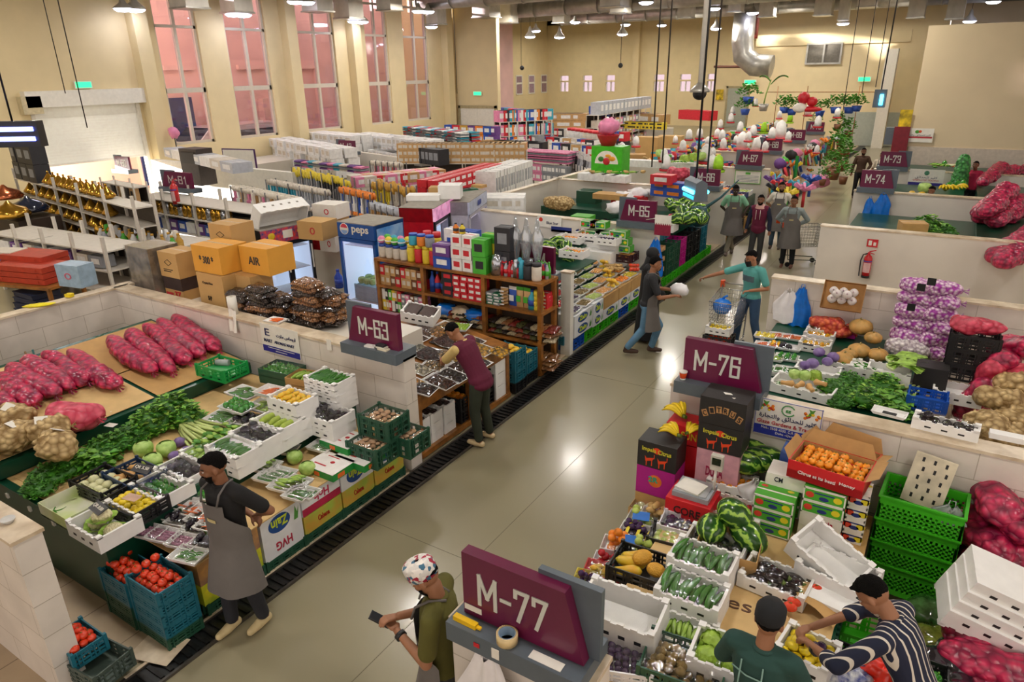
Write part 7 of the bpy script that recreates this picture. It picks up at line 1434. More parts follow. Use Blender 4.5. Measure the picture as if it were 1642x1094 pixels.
srow(-5.85,-5.5,1.56,5,'bottle',['red','silver'],(.075,.075,.24),'in the front row of flasks',2,'red',what='flask'); srow(-5.6,-5.3,1.56,3,'flask',['silver','black','light blue'],(.1,.1,.3),'among the tall flasks near the post',2,'blue')
srow(-5.4,-5.1,1.56,2,'jar',['black','cream'],(.16,.16,.28),'at the aisle end of the shelf top',1,'black'); srow(-5.3,-5.05,1.56,4,'bottle',['purple','green','red','silver'],(.06,.06,.26),'by the white post',2,'green',y=9.1)
for i in range(3):
 t2=T('pipe_glass','tall clear wrapped glass, %s of the three at the rear of the shelf top'%['first','second','third'][i],'glass',(-5.72+.2*i,9.22,1.56)); P('glass_body',MB().lathe([(.06,0),(.03,.15),(.08,.4),(.1,.62),(.05,.72),(.02,.9)],14),mat('clear_glass','cfd5da',.08,metal=.6,alpha=.55,var=0),t2)
srow(-8.35,-7.4,1.08,8,'box',['brown','brown','dark brown','red'],(.115,.2,.18),'with round marks on the upper shelf by the fridge',1,'cream',lv=2); srow(-8.35,-7.9,.6,6,'box',['yellow','green','black','white','red','brown'],(.08,.2,.2),'on the middle shelf by the fridge',1,lv=2); srow(-7.9,-7.4,.6,5,'box',['grey','dark brown','pink'],(.1,.2,.09),'in small piles on the middle shelf by the fridge',1,lv=4)
srow(-7.3,-6.95,1.08,3,'bottle',['blue','black','red'],(.11,.11,.36),'on the upper shelf beside the dark boxes'); srow(-6.95,-6.72,1.08,1,'box',['black'],(.22,.24,.14),'with red bands on the upper shelf',1,'red',lv=3); srow(-6.72,-6.14,1.08,4,'box',['red'],(.14,.24,.1),'in the red stack on the upper shelf',1,'white',lv=4)
srow(-6.05,-5.8,1.08,2,'box',['dark green','grey'],(.14,.24,.05),'lying flat on the upper shelf',1,lv=4); srow(-5.85,-5.7,1.08,1,'packet',['brown'],(.14,.2,.055),'in the flat packet pile on the upper shelf',lv=5); srow(-5.7,-5.55,1.08,1,'packet',['blue'],(.14,.09,.27),'with a white emblem on the upper shelf'); srow(-5.55,-5.3,1.08,2,'packet',['brown'],(.13,.09,.28),'with a green emblem on the upper shelf',1,'green'); srow(-5.32,-5.2,1.08,1,'bottle',['light blue'],(.13,.13,.32),'with a blue cap on the upper shelf',1,'blue'); srow(-5.22,-5.06,1.08,2,'jar',['yellow'],(.09,.09,.08),'in the yellow tub tower',1,'yellow',lv=4); srow(-5.2,-5.05,1.08,1,'box',['red'],(.14,.2,.06),'at the shelf end',1,lv=4,y=9.15)
for x0,z,n,lab in((-7.3,.58,9,'on the third shelf'),(-6.05,.58,9,'on the third shelf near the post'),(-7.3,.1,8,'on the bottom shelf'),(-6.05,.1,9,'on the bottom shelf near the post')):
 for i in range(n):
  for l in range(3): c=('7a2a22','4a4a2a','2a2220','a89878','8a5c38')[(i+l)%5] if z>.3 else ('8a5c38','9a7048')[(i+l)%2]; O('bean_bag','clear bag of dry goods %s'%lab,'bag',cm(('pl2',c),lambda:pillow(.2,.34,.09),mat('dry_'+c,c,.25,coat=.5,var=.4,scale=60)),None,(x0+.13*i+.08,8.98+.02*l,z+.07*l),rz=R.uniform(-.3,.3),group='bags of dry goods %s'%lab)
for i in range(3): O('blue_bag','crumpled blue bag under the red boxes' if i<2 else 'cream bag between the blue ones','bag',MB().ball((0,0,.13),(.22,.16,.13),18,10,.3,3,i),mBAGB if i!=1 else mCAP,(-7.0+.3*i,9.0,.62),group=None)['label']=['crumpled blue bag under the dark boxes','cream bag between two blue bags','crumpled blue bag under the red boxes'][i]
container('foam','white lidded tub on the low shelf by the fridge',(-7.9,8.95,.12),.8,.4,.36,0)
# -- fridges
def fridge(label,loc,W_,D_,H_,m,rz,shelves=3,glow=None,head=None,fm=None,doors=1):
 t=T('drinks_fridge',label,'fridge',loc,rz); P('cabinet',BX(-W_/2,-D_/2+.04,0,-W_/2+.04,D_/2,H_).box(W_/2-.04,-D_/2+.04,0,W_/2,D_/2,H_).box(-W_/2,D_/2-.04,0,W_/2,D_/2,H_).box(-W_/2,-D_/2+.04,H_-.3,W_/2,D_/2,H_).box(-W_/2,-D_/2+.04,0,W_/2,D_/2,.22),m,t)
 P('lid',BX(-W_/2-.005,-D_/2,H_,W_/2+.005,D_/2,H_+.015),mat('dusty_top','9a9488',.8,var=.1),t)
 P('glowing_liner',BX(-W_/2+.041,D_/2-.06,.22,W_/2-.041,D_/2-.041,H_-.3).box(-W_/2+.041,-D_/2+.05,.22,-W_/2+.06,D_/2-.06,H_-.3).box(W_/2-.06,-D_/2+.05,.22,W_/2-.041,D_/2-.06,H_-.3).box(-W_/2+.06,-D_/2+.05,.22,W_/2-.06,D_/2-.06,.24),mat('fridge_liner_glow','e6eef0',.4,var=0,emit='bfe0ee' if not glow else glow,estr=.55 if not glow else 1.2),t)  # liner panels emit by themselves, in place of light falling inside the fridge
 P('header',BX(-W_/2,-D_/2-.01,H_-.28,W_/2,-D_/2+.04,H_),head or m,t)
 for q in range(doors):
  x0=-W_/2+W_*q/doors; x1=x0+W_/doors; d=P('door',BX(x0,-D_/2-.01,.15,x0+.06,-D_/2+.03,H_-.29).box(x1-.06,-D_/2-.01,.15,x1,-D_/2+.03,H_-.29).box(x0,-D_/2-.01,.15,x1,-D_/2+.03,.25).box(x0,-D_/2-.01,H_-.36,x1,-D_/2+.03,H_-.29),fm or m,t)
  P('glass_pane',BX(x0+.06,-D_/2+.005,.25,x1-.06,-D_/2+.01,H_-.36),mGLASS,d); P('handle',BX(x1-.05,-D_/2-.035,.8,x1-.03,-D_/2-.01,1.3),mWHITE,d)
 for s in range(shelves): P('wire_shelf',BX(-W_/2+.05,-D_/2+.08,.35+s*(H_-.8)/max(1,shelves-1) ,W_/2-.05,D_/2-.06,.36+s*(H_-.8)/max(1,shelves-1)),mWHITE,t)
 P('light_tube',BX(-W_/2+.08,-D_/2+.06,H_-.35,W_/2-.08,-D_/2+.09,H_-.33),mat('fridge_tube','ffffff',.5,var=0,emit='dff0ff' if not glow else glow,estr=4),t)
 return t
mPB=mat('cola_blue','0d4fa0',.3,var=.04,coat=.3)
t=fridge('blue cola fridge lettered peps beside the wooden shelf',(-9.42,9.85,.02),.92,.86,1.93,mPB,.02,2)
put_text('peps',t,(.12,-.445,1.8),FRT,.42,.15,mWHITE,bold=.02)
mb=MB()
for i,(c0,c1) in enumerate(((.1,PI-.1),(PI+.1,2*PI-.1))):
 mb.mi=i; n=12; mb.add([(-.28+.085*math.cos(c0+(c1-c0)*k/n),-.447,1.82+.085*math.sin(c0+(c1-c0)*k/n)+(.015 if i==0 else -.015)) for k in range(n+1)],[tuple(range(n+1))])
P('emblem',mb,[M_('e0455a',.4),M_('8fb4e8',.4)],t); P('emblem_ring',MB().lathe([(.1,0),(.11,0),(.11,.004),(.1,.004)],20).xf(Matrix.Translation((-.28,-.442,1.82))@rotm(PI/2)),mWHITE,t)
P('sky_print',BX(.461,-.36,1.3,.463,.4,1.86),mat('sky_print','3b7ec4',.4,var=.6,scale=3,col2='bcd8ee'),t)
for i in range(3): container('crate','pale blue crate inside the cola fridge, level %s'%['one','two','three'][i],(-9.4,9.8,.4+.1*i),.6,.5,.09,0,mat('crate_pale','a8d6e0',.4),floor=.01)
for i in range(6): place('cabbage','cabbage','green bagged cabbage inside the cola fridge','cabbage',(-9.6+.14*(i%3),9.65+.2*(i//3),.7),i,s=.8,group='cabbages in the cola fridge')
def frz(label,pA,pB,z,depth,H_,m,**k):
 a,b,r,L=rect(pA,pB,z); n=V((-math.sin(r),math.cos(r),0)); n=n if n.dot(a)>0 else -n; c=(a+b)/2+n*depth/2; c.z=z-H_; c.z=.02 if c.z<.3 else c.z
 return fridge(label,c,L,depth,z-c.z,m,r if n.dot(V((-math.sin(r),math.cos(r),0)))>0 else r+PI,**k)
t=frz('red fridge with purple lit doors and boxes on top',(696,335),(741,309),1.9,.8,1.88,mat('fridge_red','c20d1c',.35,coat=.2),head=mat('fridge_head','e0c5d0',.3,var=.5,scale=4,emit='e07ab8',estr=.4),glow='8a5ae8',fm=mBLK,doors=2)
for p_,l,s_,m_ in(((680,312),'white foam slab on the red fridge',(.75,.4,.12),mFOAM),((706,300),'tan carton with a black print on the red fridge',(.5,.36,.2),mCARDT),((722,296),'white foam box at the rear of the red fridge',(.5,.5,.3),mFOAM)):
 p=at(*p_,1.91+s_[2]); p.z=1.92; closed_box('foam_slab' if m_ is mFOAM else 'carton',l,p,*s_,m_,.5,False)
t=frz('grey fridge lettered ALEEN beside the red one',(752,325),(780,306),1.85,.7,1.83,mat('fridge_grey','b8b4be',.3),head=M_('b9c0d8',.4),doors=1); put_text('ALEEN',t,(0,-.38,1.7),FRT,.3,.12,M_('2a3f9a',.5),bold=.02)
a=at(768,296,1.95); O('wooden_tray','flat brown basket on the grey fridge','basket',BX(-.16,-.12,0,.16,.12,.07),mCARD,(a.x,a.y,1.88));
t=frz('black framed fridge with a fruit picture along its top',(418,372),(497,357),1.75,.75,1.73,mBLK,head=mat('fruit_print','c23a2a',.4,var=1,scale=16,col2='24407a'),doors=2)
P('paper_note',BX(-.1,-.392,1.52,.12,-.39,1.68),mWHITE,t); P('fruit_picture',MB().ball((-.35,-.388,1.6),(.08,.005,.07),10,5).ball((.3,-.388,1.62),(.07,.005,.06),10,5),M_('e3c02a',.4),t)
c=t.location; O('foam_box','large slotted white foam box lying on the fruit picture fridge','box',foam_box_mb(1.1,.5,.3,.02,holes=5),[mFOAM,M_('8a8478',.6)],(c.x,c.y+.05,1.85+.18),rot=(PI/2+.5,0,t.rotation_euler.z))
for (a,b,z,s_,m_,l) in((508,352,1.9,(.6,.5,.36),mCARDT,'brown carton beside the slotted foam box'),(530,345,1.75,(.6,.5,.3),mCARDT,'brown carton with a red ring print'),(530,325,2.05,(.6,.5,.3),mWHITE,'white carton with a red ring print on top'),(510,372,1.45,(.5,.4,.34),mREDC,'red snack carton below the brown one'),(533,375,1.45,(.4,.4,.34),mWHITE,'white carton beside the red snack carton')):
 p=base(a,b,z,s_[2]); closed_box('carton',l,p,*s_,m_,.15,False,frt([('O',.1,.5,.2,.4,'c8303a')]))
O('counter','plain counter under the stacked cartons near the cola fridge','counter',BX(-1.1,-.6,0,1.1,.4,1.1),mPLAIN,(at(520,385,1.1).x,at(520,385,1.1).y+.3,0),rz=.15)
O('water_bottle','dark blue water bottle on the ledge beside the cola fridge','bottle',item_mb('bottle',(.16,.16,.36)),[M_('1a3fa8',.2),M_('1a3fa8',.3)],base(541,432,1.15,.36))
# -- fruit stall between the white post and M-65
t=T('fruit_stand','fruit stand with printed cartons between the white post and M-65','stand',(0,0,0)); P('stand_body',BX(-5.95,10.0,.02,-5.4,13.6,.6),mGCOUNT,t); P('stand_body',BX(-7.6,10.0,.02,-5.95,13.6,.9),mGCOUNT,t)
for i,(y0,y1) in enumerate(((10.02,10.75),(10.77,11.2),(11.22,11.9),(11.92,12.5),(12.52,13.1))):
 if i==0:
  for l in range(2): lbox('white Zain banana carton beside the post, %s of two'%['lower','upper'][l],y0,y1,.25+.2*l,.45+.2*l,mZW,oval_art('Zain','17498f','cfe03a',False),x=-5.05,d=.42)
 else:
  lbox(['','white Zain carton, second from the post','brown carton above the blue crate end','brown carton next to the veiled woman','brown carton hidden behind the veiled woman'][i],y0,y1,.42,.66,mZW if i<2 else mCARD,oval_art('Zain','17498f','cfe03a',False) if i<2 else None,x=-5.05,d=.42); lbox('white Zain carton in the lower row, %s from the post'%['','second','third','fourth','fifth'][i],y0,y1,.22,.415,mZW,oval_art('Zain','17498f','cfe03a',False),x=-5.05,d=.42)
for i in range(7): container('crate','%s crate at the floor, %s from the white post'%(['blue','bright green','bright green','bright green','blue','bright green','bright green'][i],['first','second','third','fourth','fifth','sixth','seventh'][i]),(-5.28,10.2+.5*i,.02),.4,.48,.19 ,0,mBLUE if i in(0,4) else mLGRN,floor=.15)
filled('crate',V((-5.28,9.95,.2)),.3,.36,.14,'white_onion',5,'pale melon in the blue crate by the white post','small blue crate of pale melons by the white post',0,mTEAL,'melon',.08,1.3)
kk=['plum','orange','guava','red_apple','mango','kiwi','lemon','peach']
i=0
for r_ in range(4):
 for c_ in range(7):
  y=10.25+c_*.42; x=-5.2-.27*r_; k=kk[(r_*3+c_*5)%8]; z=.67+.05*r_
  filled('tray',V((x,y,z)),.36,.24,.04,k,7,'%s in the wrapped tray, row %s tray %s before M-65'%(k.replace('_',' '),['one','two','three','four'][r_],['one','two','three','four','five','six','seven'][c_]),'wrapped tray of %ss before M-65, row %s tray %s'%(k.replace('_',' '),['one','two','three','four'][r_],['one','two','three','four','five','six','seven'][c_]),HX+R.uniform(-.2,.2),None,None,None,.9,film=True)
filled('foam',base(921,400,1.35,.14),.5,.36,.14,'mandarin',20,'mandarin in the front foam box beside the watermelons','foam box of mandarins, nearest the flasks',.05,None,None,.05,.9); filled('foam',base(945,372,1.35,.14),.5,.36,.14,'mandarin',20,'mandarin in the middle foam box before M-65','foam box of mandarins in the middle row',.05,None,None,.05,.9)
filled('foam',base(975,380,1.35,.14),.5,.36,.14,'plum',22,'dark plum in the foam box beside the mandarins','foam box of dark plums beside the mandarins',.05,None,None,.05,.9); filled('foam',base(918,378,1.3,.14),.5,.36,.14,'mandarin',18,'mandarin in the rear foam box','rear foam box of mandarins',.05,None,None,.05,.8)
for i,(a,b) in enumerate(((905,362),(925,360),(945,368))): filled('carton',base(a,b,1.3,.12),.5,.34,.12,'red_apple',18,'red apple in the blue edged carton, %s from the shelf'%['first','second','third'][i],'blue edged carton of red apples before M-65, %s from the shelf'%['first','second','third'][i],.05,MATS['navy_carton'],None,.05,.9)
O('foam_stack','white foam boxes stepped under the mandarins','stack',BX(-.8,-.4,0,.8,.5,.55).box(-.3,-.7,0,.8,-.4,.45),mFOAM,(at(940,390,1.1).x,at(940,390,1.1).y+.2,.62))
for i,(a,b) in enumerate(((880,385),(893,378),(908,385),(912,400),(882,395))): place('watermelon','watermelon','striped watermelon %s beside the mandarin boxes'%['at the left end','on top','at the right end','in front','at the back'][i],'watermelon',at(a,b,1.35)-V((0,0,.25)),i,s=.95)
O('stand_block','green block under the watermelons behind the flasks','stand',BX(-.6,-.3,0,.6,.5,.72),mGCOUNT,(at(893,400,1.1).x-.2,at(893,400,1.1).y+.2,.4))
for i,(a,b,z) in enumerate(((950,352,1.6),(968,352,1.6),(952,370,1.4),(972,370,1.4),(988,372,1.45),(990,385,1.3),(990,398,1.15))): p=base(a,b,z,.14); closed_box('carton','green fruit carton against the M-65 wall, %s'%['top left','top right','middle left','middle','upper right','lower right','lowest right'][i],(p.x,13.35,p.z),.36,.26,.14,mAPP,0,False,appl)
filled('crate',base(1000,405,1.0,.16),.5,.4,.16,'peach',12,'peach in the dark crate at the M-65 wall','dark crate of peaches at the M-65 wall',0,mat('crate_maroon','3a1a1e',.4),None,.08);
for i in range(8): place('ginger','ginger','knobbly ginger root before the dark crate','ginger',at(975+6*(i%4),425+5*(i//4),.9)-V((0,0,.05)),i,s=1.4,group='ginger before the dark crate')
for i in range(6): place('tomato','tomato','red tomato heaped beside the veiled woman','tomato',at(1012+5*(i%3),425+6*(i//3),.9)-V((0,0,.05)),i,s=1.2,group='tomatoes beside the veiled woman')
sack('net bag of brown nuts on the rear counter behind M-65',at(895,330,1.1)-V((0,0,.1)),.9,.22,mPOT,1,.1,fr=12,name='nut_bag')
# -- stall between M-65 and M-66
t=T('fruit_stand','fruit stand with crates beyond M-65','stand',(0,0,0)); P('stand_body',BX(-7.5,14.3,.02,-5.6,18.6,.85),mGCOUNT,t)
t=T('national_flag','maroon and white serrated flag hanging before M-65','flag',aty(1062,345,13.55)); n=9
mb=BX(-.15,-.004,-.42,.2,0,-.02); mb.mi=1; mb.box(-.15,-.006,-.16,.2,-.004,0)
for i in range(n): x=-.15+.35*i/n; mb.add([(x,-.006,-.16),(x+.35/n,-.006,-.16),(x+.175/n,-.006,-.21)],[(0,2,1)])
P('cloth',mb,[M_('8a1538',.7),mWHITE],t); P('flag_pole',MB().cyl((.2,0,0),(-.35,.02,-.13),.007,n=6),mWHITE,t)
bag('plastic_bag','blue and white bag hanging at the end of the M-65 wall',aty(1052,385,13.5),.35,.75,mBAGB,seed=2)
for i,(a,b,s) in enumerate(((1085,332,1),(1100,325,1),(1112,332,1.05),(1095,342,1.15),(1118,345,1),(1088,350,.9),(1105,350,1),(1126,350,.9),(1075,325,.9),(1125,335,.9))): place('watermelon','watermelon','watermelon in the heap under the insect lamp','watermelon',at(a,b,1.35)-V((0,0,.15)),i*.7,s=s*1.2,group='watermelons under the insect lamp')
O('stand_block','green block under the watermelon heap','stand',BX(-1.6,-.5,0,-.2,.8,.3),mGCOUNT,(-5.2,at(1100,350,1.2).y,.86))
yb=14.35
for i in range(4): container('carton','pale wooden tray of pastries, level %s at the near end of the stand'%['one','two','three','four'][i],(-5.35,yb,.12+.24*i),.5,.36,.1,0,MATS['pale_wood'] if 'pale_wood' in MATS else mCARD,name='wooden_tray',floor=.02); fill('mango',6,.5,.36,.03,V((-5.35,yb,.12+.24*i)),0,'yellow fruit in the %s wooden tray beyond the veiled woman'%['lowest','second','third','top'][i],'fruit','fruit in the wooden trays level %d'%i,s=.9)
for i,(y,w,c,l,h) in enumerate(((14.85,.5,mDGRN,'dark green crate',1.0),(15.3,.36,mDGRN,'second dark green crate',1.0),(15.72,.4,mat('crate_magenta','c01a8a',.4),'magenta crate',.95),(16.2,.5,mDBLK,'black crate',.95),(16.75,.5,mDBLK,'second black crate',.9),(17.3,.5,mTEAL,'teal crate',.9))):
 nl=int((h-.22)/.16)
 for q in range(nl): container('crate','%s in the tall stack, level %s above the green base'%(l,['one','two','three','four','five','six'][q]),(-5.3,y,.22+.16*q),.42,w-.03,.155,0,c,floor=.03)
for i in range(8): container('crate','bright green base crate beyond M-65, %s from the near end'%['first','second','third','fourth','fifth','sixth','seventh','eighth'][i],(-5.28,14.2+.5*i,.02),.42,.48,.19,0,mLGRN,floor=.1)
filled('crate',V((-5.5,14.9,1.0)),.5,.4,.16,'eggplant',6,'dark aubergine in the teal crate by the flag','teal crate of wrapped aubergines below the flag',0,mTEAL,'aubergine',.06,film=True); filled('foam',V((-5.5,15.5,1.05)),.55,.4,.18,'zucchini',8,'pale courgette in the foam box by the magenta crates','foam box above the magenta crates',0,None,'courgette',.08)
for i in range(4): place('mango','mango','yellow mango on the crates below the flag','mango',(-5.75+.12*i,14.55,1.0),i,s=1,group='mangoes below the flag')
O('red_net_bag','orange red bag of carrots on the crates','bag',sack_mb(.6,.17,3,.3,5,.6),[mTNET],(-5.5,16.6,1.05),rz=.8)
O('blue_bag','dark teal bag hung from the M-66 wall end','bag',MB().ball((0,0,0),(.26,.18,.24),18,10,.25,3),[M_('15474c',.5)],at(1120,347,1.3))
O('blue_bag_strap','dark teal strap tied up to the M-66 sign','strap',MB().tube([(0,0,.1),(.35,.5,.4),(.6,1.0,.75)],[.05,.03,.015],8),[M_('15474c',.5)],at(1120,347,1.3))
for (a,b,s_,m_,l,z) in((945,305,(.6,.5,.5),mDGRN,'dark crates with purple lids in the M-66 stall',1.35),(980,310,(.9,.5,.14),mCARD,'flat brown carton leaning in the M-66 stall',1.4),(935,345,(.5,.4,.3),mAPP,'green fruit carton near the seated vendor',1.25),(1010,312,(.9,.6,.25),mREDC,'red and white strawberry carton in the M-66 stall',1.25),(958,355,(.45,.35,.25),mAPP,'green fruit carton in front of the seated vendor',1.35)):
 p=base(a,b,z,s_[2]); closed_box('carton',l,p,*s_,m_,.05,False)
for i,(a,b) in enumerate(((1000,318),(1022,312),(1042,310),(1055,305),(990,335))): O('plastic_bag','white plastic bag heap in the M-66 stall, %s'%['left','second','third','right','low'][i],'bag',MB().ball((0,0,.12),(.3,.25,.16),18,10,.4,3,i),mBAGW,at(a,b,1.25)-V((0,0,.1)))
O('counter','green counter at the back of the M-66 stall','counter',BX(-9.8,17.2,.02,-6.2,18.7,1.0),mGCOUNT)
row((940,290),(1060,300),1.35,5,'box',['white','green','blue'],(.5,.4,.25),'stacked along the M-66 wall',1,1,what='carton')
row((1045,290),(1090,295),1.75,2,'box',['blue'],(.6,.4,.2),'with orange waves beside the M-66 sign',1,2,what='carton',c2='orange'); row((1045,280),(1070,282),1.95,1,'box',['red'],(.6,.4,.25),'on the wavy blue cartons',what='carton'); O('red_net_bag','orange red bag next to the blue cartons','bag',sack_mb(.7,.22,2,.3,5,.8),[mTNET],at(1088,280,1.8)-V((0,0,.15)))
row((930,278),(1000,283),1.75,4,'box',['white'],(.5,.4,.2),'of vegetables on the M-66 wall',1,1,what='foam box',name='foam_box')
for i in range(10): place(['ginger','zucchini','cucumber'][i%3],'vegetable','vegetable lying on the foam boxes by M-66','vegetable',at(950+9*i,276,1.8)-V((0,0,.03)),i,s=1.6,group='vegetables by M-66')
# -- stall between M-66 and M-67 (fruit display behind the maroon vest man)
t=T('fruit_stand','fruit stand beyond M-66','stand',(0,0,0)); P('stand_body',BX(-7.5,19.4,.02,-5.3,23.4,.75),mGCOUNT,t)
k2=['mango','plum','lemon','red_apple','orange','potato','guava','tomato']
for r_ in range(4):
 for c_ in range(7): k=k2[(r_*3+c_*5)%8]; filled('carton' if c_%2 else 'foam',V((-5.55-.45*r_,19.8+.52*c_,.76+.1*r_)),.42,.46,.14,k,9,'%s on the stand beyond M-66, row %s box %s'%(k.replace('_',' '),['one','two','three','four'][r_],['one','two','three','four','five','six','seven'][c_]),'box of %ss beyond M-66, row %s place %s'%(k.replace('_',' '),['one','two','three','four'][r_],['one','two','three','four','five','six','seven'][c_]),0,MATS['navy_carton'] if c_%4==1 else None,None,.07,1.15)
for i in range(8): container('crate','blue grey crate at the floor beyond M-66, %s along the drain'%['first','second','third','fourth','fifth','sixth','seventh','eighth'][i],(-5.28,19.5+.5*i,.02),.4,.48,.3,0,[mCARD,mDBLK][i%2],floor=.1)
# -- hardware stalls 67 to 70: bird drinkers, brooms, toys
for k,(y0,y1,l) in enumerate(((24.2,28.1,'M-67 and M-68'),(28.7,32.6,'M-68 and M-69'),(33.2,37.3,'M-69 and M-70'),(38,44,'M-70 and the end wall'))):
 t=T('hardware_stand','crowded hardware stand between %s'%l,'stand',(0,0,0))
 for i in range(4): P('stand_step',BX(-5.9-.9*i-.9,y0,.02,-5.9-.9*i,y1,.6+.28*i),[mat('stand_wood','6b4a36',.7),mDGRN][i%2],t)
fe=[(974,196,.9),(970,212,.8),(997,240,1.0),(1020,228,.9),(1065,250,.9),(1068,262,1),(1105,217,.9),(1122,215,.9),(1135,228,.8),(1150,215,.8),(1158,218,.9),(1155,200,.9),(1172,190,.9),(1175,178,.9),(1187,205,1.0),(1190,228,1.5),(1213,233,1.1),(1227,236,.8),(1200,220,.8),(1208,211,1),(1219,225,.7),(1132,248,1.3),(1142,262,1),(1143,245,.7),(1212,165,1),(1238,215,1.0),(1252,210,1.6),(1264,220,.8),(1296,178,1.2),(1312,196,1.0),(1343,182,1.0),(1250,185,.8),(1245,200,.7),(1160,232,.9),(1180,225,.7),(1095,235,.9),(1083,225,.7),(1310,240,.6)]
for i,(a,b,s_) in enumerate(fe):
 z=1.95+.25*((b<225)+(b<200)); p=at(a,b,z)
 if p.y>46: p=aty(a,b,44)
 good('feeder','white',(.4,.4,.48),V((p.x,p.y,p.z-.22*s_)),'white poultry drinker with a red base among the hardware goods','poultry drinkers with red bases').scale=(s_,s_,s_)
for (a,b,c) in((1225,205,'lime'),(1152,262,'lime'),(1267,190,'lime')):
 O('feeder_dome','lime green plastic drinker %s'%('above M-68' if a==1225 else 'on the M-67 wall top' if a==1152 else 'near the far plants'),'bird drinker',item_mb('feeder',(.42,.42,.5)),[M_('a5e02a',.4),M_('a5e02a',.4)],at(a,b,2.0)-V((0,0,.25)))
cc=['red','yellow','green','light blue','orange','purple','blue','white','pink','silver','brown','black']
for r_,(y0,n) in enumerate(((24.4,1),(28.9,1),(33.4,1),(38.2,1))):
 for st in range(4):
  for i in range(13):
   for q in range(2):
    kx=('box','ball','bottle','jar','packet','flask','towel')[(i*3+st+r_+q)%7]; c=cc[(i*5+st*3+r_+q*7)%12]; s_=(.26,.26,.3) if kx!='ball' else (.24,.24,.24)
    good(kx,c,s_,(-6.1-.9*st-.4*q,y0+i*.29,.6+.28*st),'%s %s on step %s of the hardware stand beyond %s'%(c,KN.get(kx,kx),['one','two','three','four'][st],['M-67','M-68','M-69','M-70'][r_]),'%s %s step %d stand %d'%(c,kx,st,r_),R.uniform(0,3),cc[(i+st*5)%12])
for i in range(34):
 y=24.3+i*.4; c=cc[(i*5)%12]; good('duster' if i%3 else 'brush',c,(.5,.5,1.0),(-5.45+R.uniform(-.12,.1),y,.02+R.uniform(0,.5)),'%s %s leaning on the aisle side of the hardware stalls'%(c,'feather duster' if i%3 else 'brush'),'%s dusters and brushes by the aisle'%c,0,cc[(i*7+2)%12],rot=(R.uniform(-.3,.3),R.uniform(-.5,-.1),0))
for i,(a,b,c,s_) in enumerate(((1252,300,'green',1.3),(1240,292,'light blue',1.0),(1268,292,'yellow',1.1),(1280,300,'red',1.4),(1290,305,'red',1.2),(1262,312,'green',1.2),(1300,290,'blue',.9),(1245,305,'orange',.9),(1325,228,'light blue',1),(1335,225,'yellow',1),(1345,222,'red',1))):
 good('duster',c,(.6,.6,.8),at(a,b,1.2)-V((0,0,.5)),'%s duster in the bright bunch by the aisle near %s'%(c,'M-69' if a<1310 else 'M-70'),'%s dusters in bright bunches near %s'%(c,'M-69' if a<1310 else 'M-70'),0,cc[(i*5)%12])
O('pink_basket','pink plastic bundle on the trolley by the aisle','basket',MB().ball((0,0,.2),(.35,.3,.25),16,9,.3),[mcol('pink')],at(1315,290,.5)-V((0,0,.2)))
t=T('wall_poster','green curtain edge beside the M-69 sign','curtain',at(1279,250,1.5)); P('cloth',MB().cloth(lambda u,v:(.12*(u-.5),.03*math.sin(u*9),-1.4*v),6,6),M_('2a9a44',.6),t)
t=T('hanging_rail','thin brown rail with hanging pots above the far stalls','rail',aty(1318,152,38)); w=2.2; P('rail',MB().cyl((-2.6,0,.12),(2.6,0,.12),.02,n=6),mWOOD,t)
for x in(-2.1,-.7,1.6): P('post',MB().cyl((x,0,-3.0),(x+.02,0,.4),.02,n=6),mWOOD,t)
for i,(a,b,s_) in enumerate(((1258,165,1.2),(1270,168,1.2),(1315,170,1.1),(1340,165,1.2),(1362,165,1.2),(1374,162,1.1),(1200,150,1.4),(1195,168,1.2))): good('plant','green',(.8,.8,.8),aty(a,b+8,38)-V((0,0,.25)),'green plant in a blue pot hung %s the far rail'%('above' if a<1250 else 'on'),'plants hanging on the far rail',0,'blue').scale=(s_,s_,s_)
for i,(a,b,s_) in enumerate(((1350,215,1.6),(1345,235,1.7),(1352,250,1.6),(1340,262,1.4),(1362,200,1.2),(1358,230,1.2),(1335,255,1.2),(1355,268,1.0),(1345,190,1.2),(1310,185,1.0),(1322,270,.8))): p=at(a,b,1.2) if b>225 else aty(a,b,39.5); good('plant','green',(.6,.6,.9),p-V((0,0,.6)),'leafy plant in the green group at the aisle end','plants at the aisle end',i,'dark brown').scale=(s_,s_,s_)
t=T('banana_plant','tall plant with two broad leaves above the hardware stalls','plant',aty(1226,155,33)); P('stem',MB().tube([(0,0,-.3),(.05,0,.1),(.2,0,.7)],[.03,.025,.02],6),mLEAFS[4],t)
for s_,e in((-1,.5),(1,.7)): P('leaf',MB().cloth(lambda u,v,s_=s_,e=e:(.2+s_*v*e,(u-.5)*.3*math.sin(v*PI),.6+.5*math.sin(v*2.2)*e+.03*math.cos(u*6)-(.1 if s_>0 else 0)),4,8),mLEAFS[0],t)
O('plant_pot','grey pot holding the tall plant with two leaves','pot',MB().lathe([(.15,-.6),(.22,-.3),(.2,-.3)],14),mGREYM,aty(1226,155,33))
bal=T('red_balloons','red and white balloon figure above the hardware stalls','balloon',aty(1288,165,33)); mb=MB().ball((0,0,.2),.25,12,8).ball((.35,0,.05),(.22,.2,.2),12,8).ball((.3,0,-.25),(.5,.2,.12),12,8); mb.mi=1; mb.ball((-.1,-.1,-.2),(.3,.15,.2),12,8); P('balloon',mb,[mRED,mWHITE],bal)
t=T('green_cabinet','bright green cabinet with a round fruit picture','cabinet',(at(978,285,1.5).x,at(978,285,1.5).y,0)); P('cabinet_body',BX(-.5,-.3,0,.5,.3,2.45),M_('3fb81a',.35),t);
